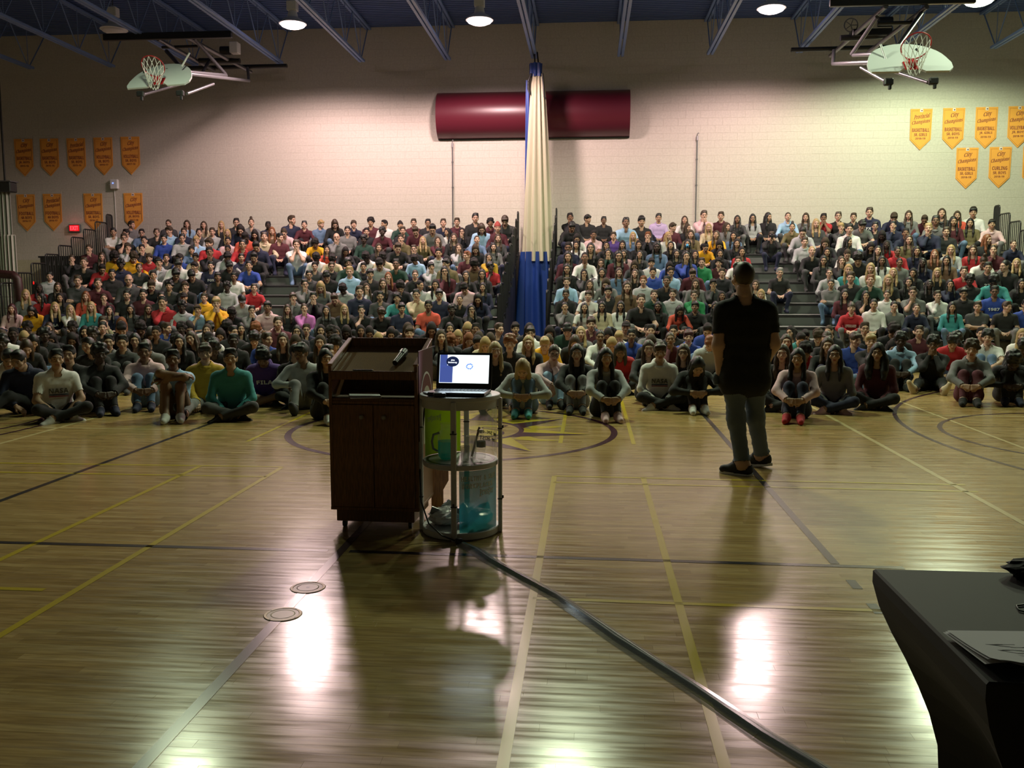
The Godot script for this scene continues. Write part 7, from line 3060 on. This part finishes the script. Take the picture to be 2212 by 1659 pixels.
			"-2.52 -21.19 0.98 k.s kL2 u g",
		]],
		["table-side", 4, [
			"-0.50 -21.19 1.03 k.s kL2 u g",
			"-0.10 -21.19 0.90 dg.h kL2 ch g !",
			"0.30 -21.19 0.92 lg.s kL2 u",
			"0.70 -21.19 0.92 dn.j bL1 u",
			"1.10 -21.19 0.92 k.t bL1 u",
			"1.50 -21.19 0.92 b.h ks2 u !",
			"1.90 -21.19 0.92 lb.s ks2 u g !",
			"2.41 -21.19 0.97 m.s bs1 hd",
			"3.09 -21.19 0.90 k.h bs1 u !",
			"4.39 -21.19 0.91 k.p grs1 u",
			"5.52 -21.19 0.92 lg.s bP1 u g",
			"5.94 -21.19 1.00 t.s blL1 u !",
			"6.44 -21.19 1.03 w.t blL1 u",
			"6.92 -21.19 0.94 dg.s blL1 u",
			"7.39 -21.19 0.90 k.s kL2 u !",
			"7.90 -21.19 0.90 k.s blL1 u",
			"8.49 -21.19 0.97 r.s bs1 u",
			"9.01 -21.19 1.05 k.h ks2 u T:22",
			"9.41 -21.19 1.10 k.s kP1 ll",
		]],
		["lectern-side", 5, [
			"-12.73 -21.79 1.10 k.s bs1 u",
			"-12.33 -21.79 0.96 r.s ks2 hd g !",
			"-11.80 -21.79 0.98 n.j kc4 u",
			"-11.35 -21.79 0.92 dg.s bs1 u g",
			"-10.79 -21.79 1.06 lg.h kf2 ch",
			"-10.32 -21.79 1.12 w.h kf2 hd",
			"-9.86 -21.79 0.92 w.h kf2 ll !",
			"-9.44 -21.79 0.94 n.t ks1 u T:FOX",
			"-8.98 -21.79 1.04 k.s kf2 hd",
			"-8.43 -21.79 0.98 b.p ks2 u",
			"-6.78 -21.79 0.92 dg.s ks1 u !",
			"-6.37 -21.79 0.92 k.h bs1 u g",
			"-5.95 -21.79 1.05 dgn.s kc3 u",
			"-5.55 -21.79 0.90 k.h ks2 u !",
			"-5.14 -21.79 1.10 lg.s kf2 hd !",
			"-4.70 -21.79 1.03 dgn.t ks3 u g",
			"-3.86 -21.79 0.91 lg.h kf2 ch",
			"-3.46 -21.79 1.00 ol.s kf2 ll",
			"-2.80 -21.79 1.06 br.c kc3 hd !",
			"-2.40 -21.79 0.90 r.t kc4 ch",
		]],
		["table-side", 5, [
			"-0.50 -21.79 1.11 m.s kL2 u",
			"-0.10 -21.79 1.11 w.s kP3 u !",
			"0.30 -21.79 0.90 dg.s bL1 u g !",
			"0.70 -21.79 1.12 m.s kL2 u g",
			"1.10 -21.79 0.94 dg.s bL2 hd !",
			"1.50 -21.79 0.90 w.j kf2 u !",
			"1.90 -21.79 0.90 b.h kL2 hd !",
			"2.30 -21.79 1.12 b.h kL2 ch",
			"2.70 -21.79 0.92 gn.h bs1 u",
			"3.10 -21.79 0.90 m.s kc1 u !",
			"3.56 -21.79 0.98 w.t bs1 u !",
			"5.52 -21.79 0.97 dg.h kL2 u g",
			"5.93 -21.79 0.97 k.s bL1 ch",
			"6.33 -21.79 1.12 k.s kc2 hd",
			"6.86 -21.79 0.96 w.s kL3 u",
			"7.26 -21.79 0.90 g.s kP3 u",
			"7.82 -21.79 0.93 n.s kL4 u",
			"8.34 -21.79 0.96 br.s kL2 u",
			"9.10 -21.79 1.04 w.t bB3 hd",
			"9.90 -21.79 0.92 k.s blL1 u",
		]],
		["lectern-side", 6, [
			"-13.45 -22.39 0.90 k.s bs1 fh",
			"-12.63 -22.39 0.95 k.s bL1 u",
			"-12.23 -22.39 1.03 y.s kc3 hd !",
			"-11.80 -22.39 1.03 y.h bc1 hd !",
			"-11.34 -22.39 0.90 r.h bf1 u",
			"-10.90 -22.39 0.90 dg.s bs1 u !",
			"-10.50 -22.39 0.90 b.s kf2 ll !",
			"-10.10 -22.39 0.91 be.h kf2 u g !",
			"-9.70 -22.39 1.11 k.s ks3 ch !",
			"-9.30 -22.39 1.05 lg.j kf3 hd !",
			"-8.90 -22.39 0.91 n.h ks2 u",
			"-8.50 -22.39 1.04 k.s ks2 hd",
			"-6.93 -22.39 0.97 w.s kc4 hd !",
			"-6.51 -22.39 0.93 be.s kc4 hd !",
			"-5.57 -22.39 0.99 w.s kc4 hd !",
			"-5.17 -22.39 0.99 be.s kc4 hd !",
			"-4.34 -22.39 0.90 lb.h kc3 hd !",
			"-3.77 -22.39 1.04 lg.h ks2 u !",
			"-3.02 -22.39 0.96 m.s rds1 ll",
			"-2.49 -22.39 0.91 mu.s kL2 ch",
		]],
		["table-side", 6, [
			"-0.50 -22.39 1.10 n.s ks3 u g !",
			"0.05 -22.39 1.12 k.s kL2 u g",
			"0.47 -22.39 0.95 dgn.h kL2 fh",
			"0.87 -22.39 0.90 lp.s kL2 u",
			"1.27 -22.39 0.90 dg.s kL2 u",
			"1.67 -22.39 1.11 dn.j kL4 u",
			"2.14 -22.39 0.90 k.s kL2 u",
			"2.61 -22.39 0.90 k.s kL2 u !",
			"3.19 -22.39 0.90 k.s kL2 u !",
			"3.71 -22.39 0.96 r.s kL2 u !",
			"5.36 -22.39 1.00 k.s blP1 u",
			"5.76 -22.39 0.94 k.s kL2 u !",
			"6.20 -22.39 0.97 w.s bP1 hd !",
			"6.94 -22.39 1.01 k.s kL1 u",
			"7.40 -22.39 0.95 r.h kP3 u",
			"7.85 -22.39 0.96 n.j kL2 u",
			"8.26 -22.39 0.90 br.s rdL1 u",
			"8.66 -22.39 0.99 lg.s blL1 u",
			"9.16 -22.39 0.99 r.s bL1 u",
			"9.66 -22.39 1.00 m.s bP1 ch",
		]],
		["lectern-side", 7, [
			"-13.28 -22.99 0.94 m.s bs1 ch !",
			"-12.23 -22.99 0.98 lg.h bf1 ch !",
			"-11.83 -22.99 0.94 k.h ks1 ch !",
			"-10.47 -22.99 0.90 dn.h kf2 u !",
			"-9.97 -22.99 1.10 r.s bf1 ll !",
			"-9.48 -22.99 0.90 k.s ks3 u !",
			"-9.07 -22.99 1.09 r.j ks2 u g",
			"-8.67 -22.99 1.09 n.h ks2 hd",
			"-7.66 -22.99 1.08 w.p bs1 fh",
			"-6.82 -22.99 0.90 o.j kL2 u !",
			"-6.37 -22.99 0.92 k.s kL3 hd !",
			"-5.45 -22.99 0.94 k.s bL1 u !",
			"-4.97 -22.99 1.05 k.s bs1 hd",
			"-4.49 -22.99 0.90 k.j bs1 ch g",
			"-3.35 -22.99 0.94 lg.s bL1 ch",
			"-2.91 -22.99 0.97 k.s bL1 hd !",
			"-2.46 -22.99 0.95 g.j kL1 u",
		]],
		["table-side", 7, [
			"-0.32 -22.99 0.90 w.s kL2 u !",
			"0.42 -22.99 0.90 k.s kL2 u g !",
			"0.85 -22.99 0.90 k.s kL2 u !",
			"1.25 -22.99 0.90 k.s kL2 u !",
			"2.07 -22.99 0.90 k.s kL2 u !",
			"2.48 -22.99 0.93 k.h kL2 u cup",
			"2.88 -22.99 0.90 y.s kB2 hd !",
			"3.28 -22.99 0.97 k.s kL2 hd !",
			"3.69 -22.99 0.93 k.s kL2 u !",
			"5.35 -22.99 0.97 lg.h bs1 u",
			"5.85 -22.99 1.05 k.s bL1 hd !",
			"6.38 -22.99 0.98 k.s kL2 lr",
			"6.92 -22.99 0.90 k.s kL2 hd !",
			"7.32 -22.99 0.90 r.s kL4 u !",
			"7.86 -22.99 1.03 ol.s bL1 u",
			"9.70 -22.99 1.03 k.c rdL1 lr",
			"10.31 -22.99 0.90 n.h bP1 u",
		]],
		["lectern-side", 8, [
			"-12.62 -23.59 1.03 k.t bs1 ch g !",
			"-12.05 -23.59 0.94 be.h ks1 ch !",
			"-11.51 -23.59 0.98 b.h ks1 u",
			"-11.01 -23.59 1.00 lg.h ks1 u g",
			"-10.60 -23.59 0.93 lb.s blf1 ch !",
			"-9.73 -23.59 0.90 lp.h ks2 u !",
			"-9.22 -23.59 1.12 o.t ks4 hd !",
			"-8.73 -23.59 1.07 be.h bs1 u",
			"-8.31 -23.59 1.01 m.s ks1 lr",
			"-7.30 -23.59 0.90 y.t kc3 hd !",
			"-6.70 -23.59 1.02 g.c rdZ1 ch g",
			"-5.97 -23.59 0.93 dgn.s kc4 u",
			"-4.95 -23.59 0.96 ol.j bs1 ch !",
			"-4.41 -23.59 0.92 ol.s blL1 u",
			"-3.99 -23.59 0.90 m.s bL1 ch !",
			"-3.56 -23.59 0.99 k.s bL1 u",
			"-2.97 -23.59 0.94 dn.j bP1 u !",
			"-2.40 -23.59 0.96 dg.s bL1 u",
		]],
		["table-side", 8, [
			"-0.35 -23.59 0.94 w.h kL2 hd !",
			"0.10 -23.59 0.95 lp.t ks3 ca !",
			"0.64 -23.59 0.90 pu.s bs1 u !",
			"1.13 -23.59 0.90 dn.j blL1 u !",
			"1.54 -23.59 0.92 k.s rds1 fh !",
			"2.03 -23.59 0.90 w.s blL1 lr !",
			"2.63 -23.59 0.95 ol.s bL1 u !",
			"3.29 -23.59 0.96 y.s bL2 u",
			"3.71 -23.59 0.90 dn.j kL2 u !",
			"4.65 -23.59 0.90 k.s bs1 cam",
			"5.44 -23.59 1.12 lg.h kP1 hd",
			"6.59 -23.59 1.10 w.s ks1 u",
			"7.43 -23.59 0.99 n.s kL4 hd !",
			"7.97 -23.59 0.99 n.s ks3 u !",
			"8.57 -23.59 1.12 n.s bls1 ch",
			"8.97 -23.59 1.00 k.s bs1 u",
		]],
		["lectern-side", 9, [
			"-13.27 -24.19 0.96 w.t ks2 ca",
			"-12.87 -24.19 0.92 w.t ks1 ll !",
			"-12.45 -24.19 0.92 dn.j ks1 u g !",
			"-12.04 -24.19 0.96 k.s bs1 u g",
			"-11.63 -24.19 0.99 lb.j bf1 ll !",
			"-11.23 -24.19 0.95 n.s bs1 u !",
			"-10.81 -24.19 0.95 dg.h ks1 u !",
			"-10.41 -24.19 0.95 lg.h bs1 u !",
			"-9.97 -24.19 0.90 k.j blL1 u !",
			"-9.57 -24.19 1.12 n.s kL1 hd !",
			"-9.17 -24.19 0.96 k.s kL1 hd !",
			"-8.71 -24.19 0.96 br.s rdL1 u !",
			"-8.31 -24.19 1.00 lp.s bP1 hd !",
			"-6.59 -24.19 0.97 g.s ks1 u",
			"-6.06 -24.19 0.92 k.s ks1 u !",
			"-5.59 -24.19 0.95 m.s kc4 u",
			"-5.06 -24.19 0.95 k.t bs1 u !",
			"-4.66 -24.19 1.02 m.s bs1 hd",
			"-4.22 -24.19 1.12 g.s ks2 hd",
			"-3.81 -24.19 0.90 w.s kL2 ll !",
			"-3.41 -24.19 0.92 k.s kL1 ch g !",
			"-2.91 -24.19 1.11 lb.s bL1 hd",
			"-2.47 -24.19 1.04 m.h rK1 u !",
		]],
		["table-side", 9, [
			"-0.50 -24.19 1.06 k.j kf3 hd",
			"0.94 -24.19 1.12 lb.t ks3 u",
			"1.37 -24.19 1.12 k.s kf2 u",
			"2.18 -24.19 0.92 m.s bf1 lr !",
			"2.58 -24.19 0.90 k.s bL1 lr !",
			"3.14 -24.19 0.90 be.s blL1 u !",
			"3.59 -24.19 0.93 g.s bL1 lr !",
			"5.31 -24.19 0.93 ol.h kB2 u",
			"5.90 -24.19 1.02 dg.s blL1 u",
			"6.57 -24.19 0.90 dg.h blf1 ch !",
			"7.01 -24.19 1.06 g.t kf1 hd",
			"7.41 -24.19 0.92 k.s ks1 u g",
			"7.89 -24.19 0.95 n.s ks1 ch",
			"8.91 -24.19 1.12 g.j ks3 u g",
			"9.35 -24.19 1.07 m.s kL2 u",
			"9.79 -24.19 1.01 ol.j kL2 u",
			"10.30 -24.19 0.99 lp.h kf2 u",
		]],
		["lectern-side", 10, [
			"-13.08 -24.79 0.95 g.j bs1 lr !",
			"-11.94 -24.79 0.98 dg.s bP1 u !",
			"-11.40 -24.79 0.96 lb.j bL1 u !",
			"-10.89 -24.79 0.95 be.s bL1 u !",
			"-10.40 -24.79 0.93 k.t blL1 u !",
			"-9.96 -24.79 1.01 k.t ks1 u g !",
			"-9.53 -24.79 1.03 g.s bB1 u !",
			"-9.04 -24.79 0.90 n.s ks4 u !",
			"-8.38 -24.79 1.09 n.s bs1 lr !",
			"-7.98 -24.79 0.94 m.h ks1 u",
			"-7.53 -24.79 0.93 dn.j blf1 lr",
			"-7.13 -24.79 1.02 k.s bL1 hd",
			"-6.60 -24.79 0.94 n.h bf1 u !",
			"-6.07 -24.79 0.99 m.s kc2 u !",
			"-5.67 -24.79 0.93 w.h ks2 ll !",
			"-5.27 -24.79 0.90 dgn.h kK2 u !",
			"-4.87 -24.79 0.96 m.h bs1 u !",
			"-4.47 -24.79 0.95 k.s ks2 u g !",
			"-4.05 -24.79 0.98 n.s bs1 u !",
			"-3.65 -24.79 0.98 m.h bs1 u !",
			"-3.15 -24.79 1.12 k.s ks1 u",
			"-2.75 -24.79 0.97 m.j kc3 u !",
			"-2.30 -24.79 1.12 dg.s bf1 hd",
		]],
		["table-side", 10, [
			"-0.50 -24.79 1.02 k.s ks3 ch !",
			"-0.07 -24.79 0.95 k.s kf2 lr",
			"0.39 -24.79 0.90 k.s ks3 u",
			"1.87 -24.79 0.98 lav.h ks2 u",
			"2.57 -24.79 0.93 w.s bL1 u !",
			"3.05 -24.79 1.08 lp.h bs1 fh",
			"3.55 -24.79 1.02 m.h bs1 u !",
			"3.98 -24.79 0.94 dg.s kL3 u",
			"4.38 -24.79 0.95 lg.t kL2 u g",
			"4.78 -24.79 0.99 k.j kL2 lr",
			"5.30 -24.79 1.02 lb.h bP1 u",
			"5.79 -24.79 0.97 g.h bL1 u !",
			"6.23 -24.79 0.97 r.t ks3 fh !",
			"6.63 -24.79 1.02 k.t bs1 u g",
			"7.03 -24.79 0.96 k.t bs1 u !",
			"7.44 -24.79 1.12 n.h bs1 u T:FX",
			"8.05 -24.79 1.04 n.j bf1 hd !",
			"8.45 -24.79 1.02 g.h bL1 u",
			"8.88 -24.79 0.96 m.s bs3 hd !",
			"9.28 -24.79 1.11 dg.j bL1 u !",
			"9.69 -24.79 1.00 o.s bL1 u !",
			"10.09 -24.79 1.10 w.h kf2 u",
		]],
	]
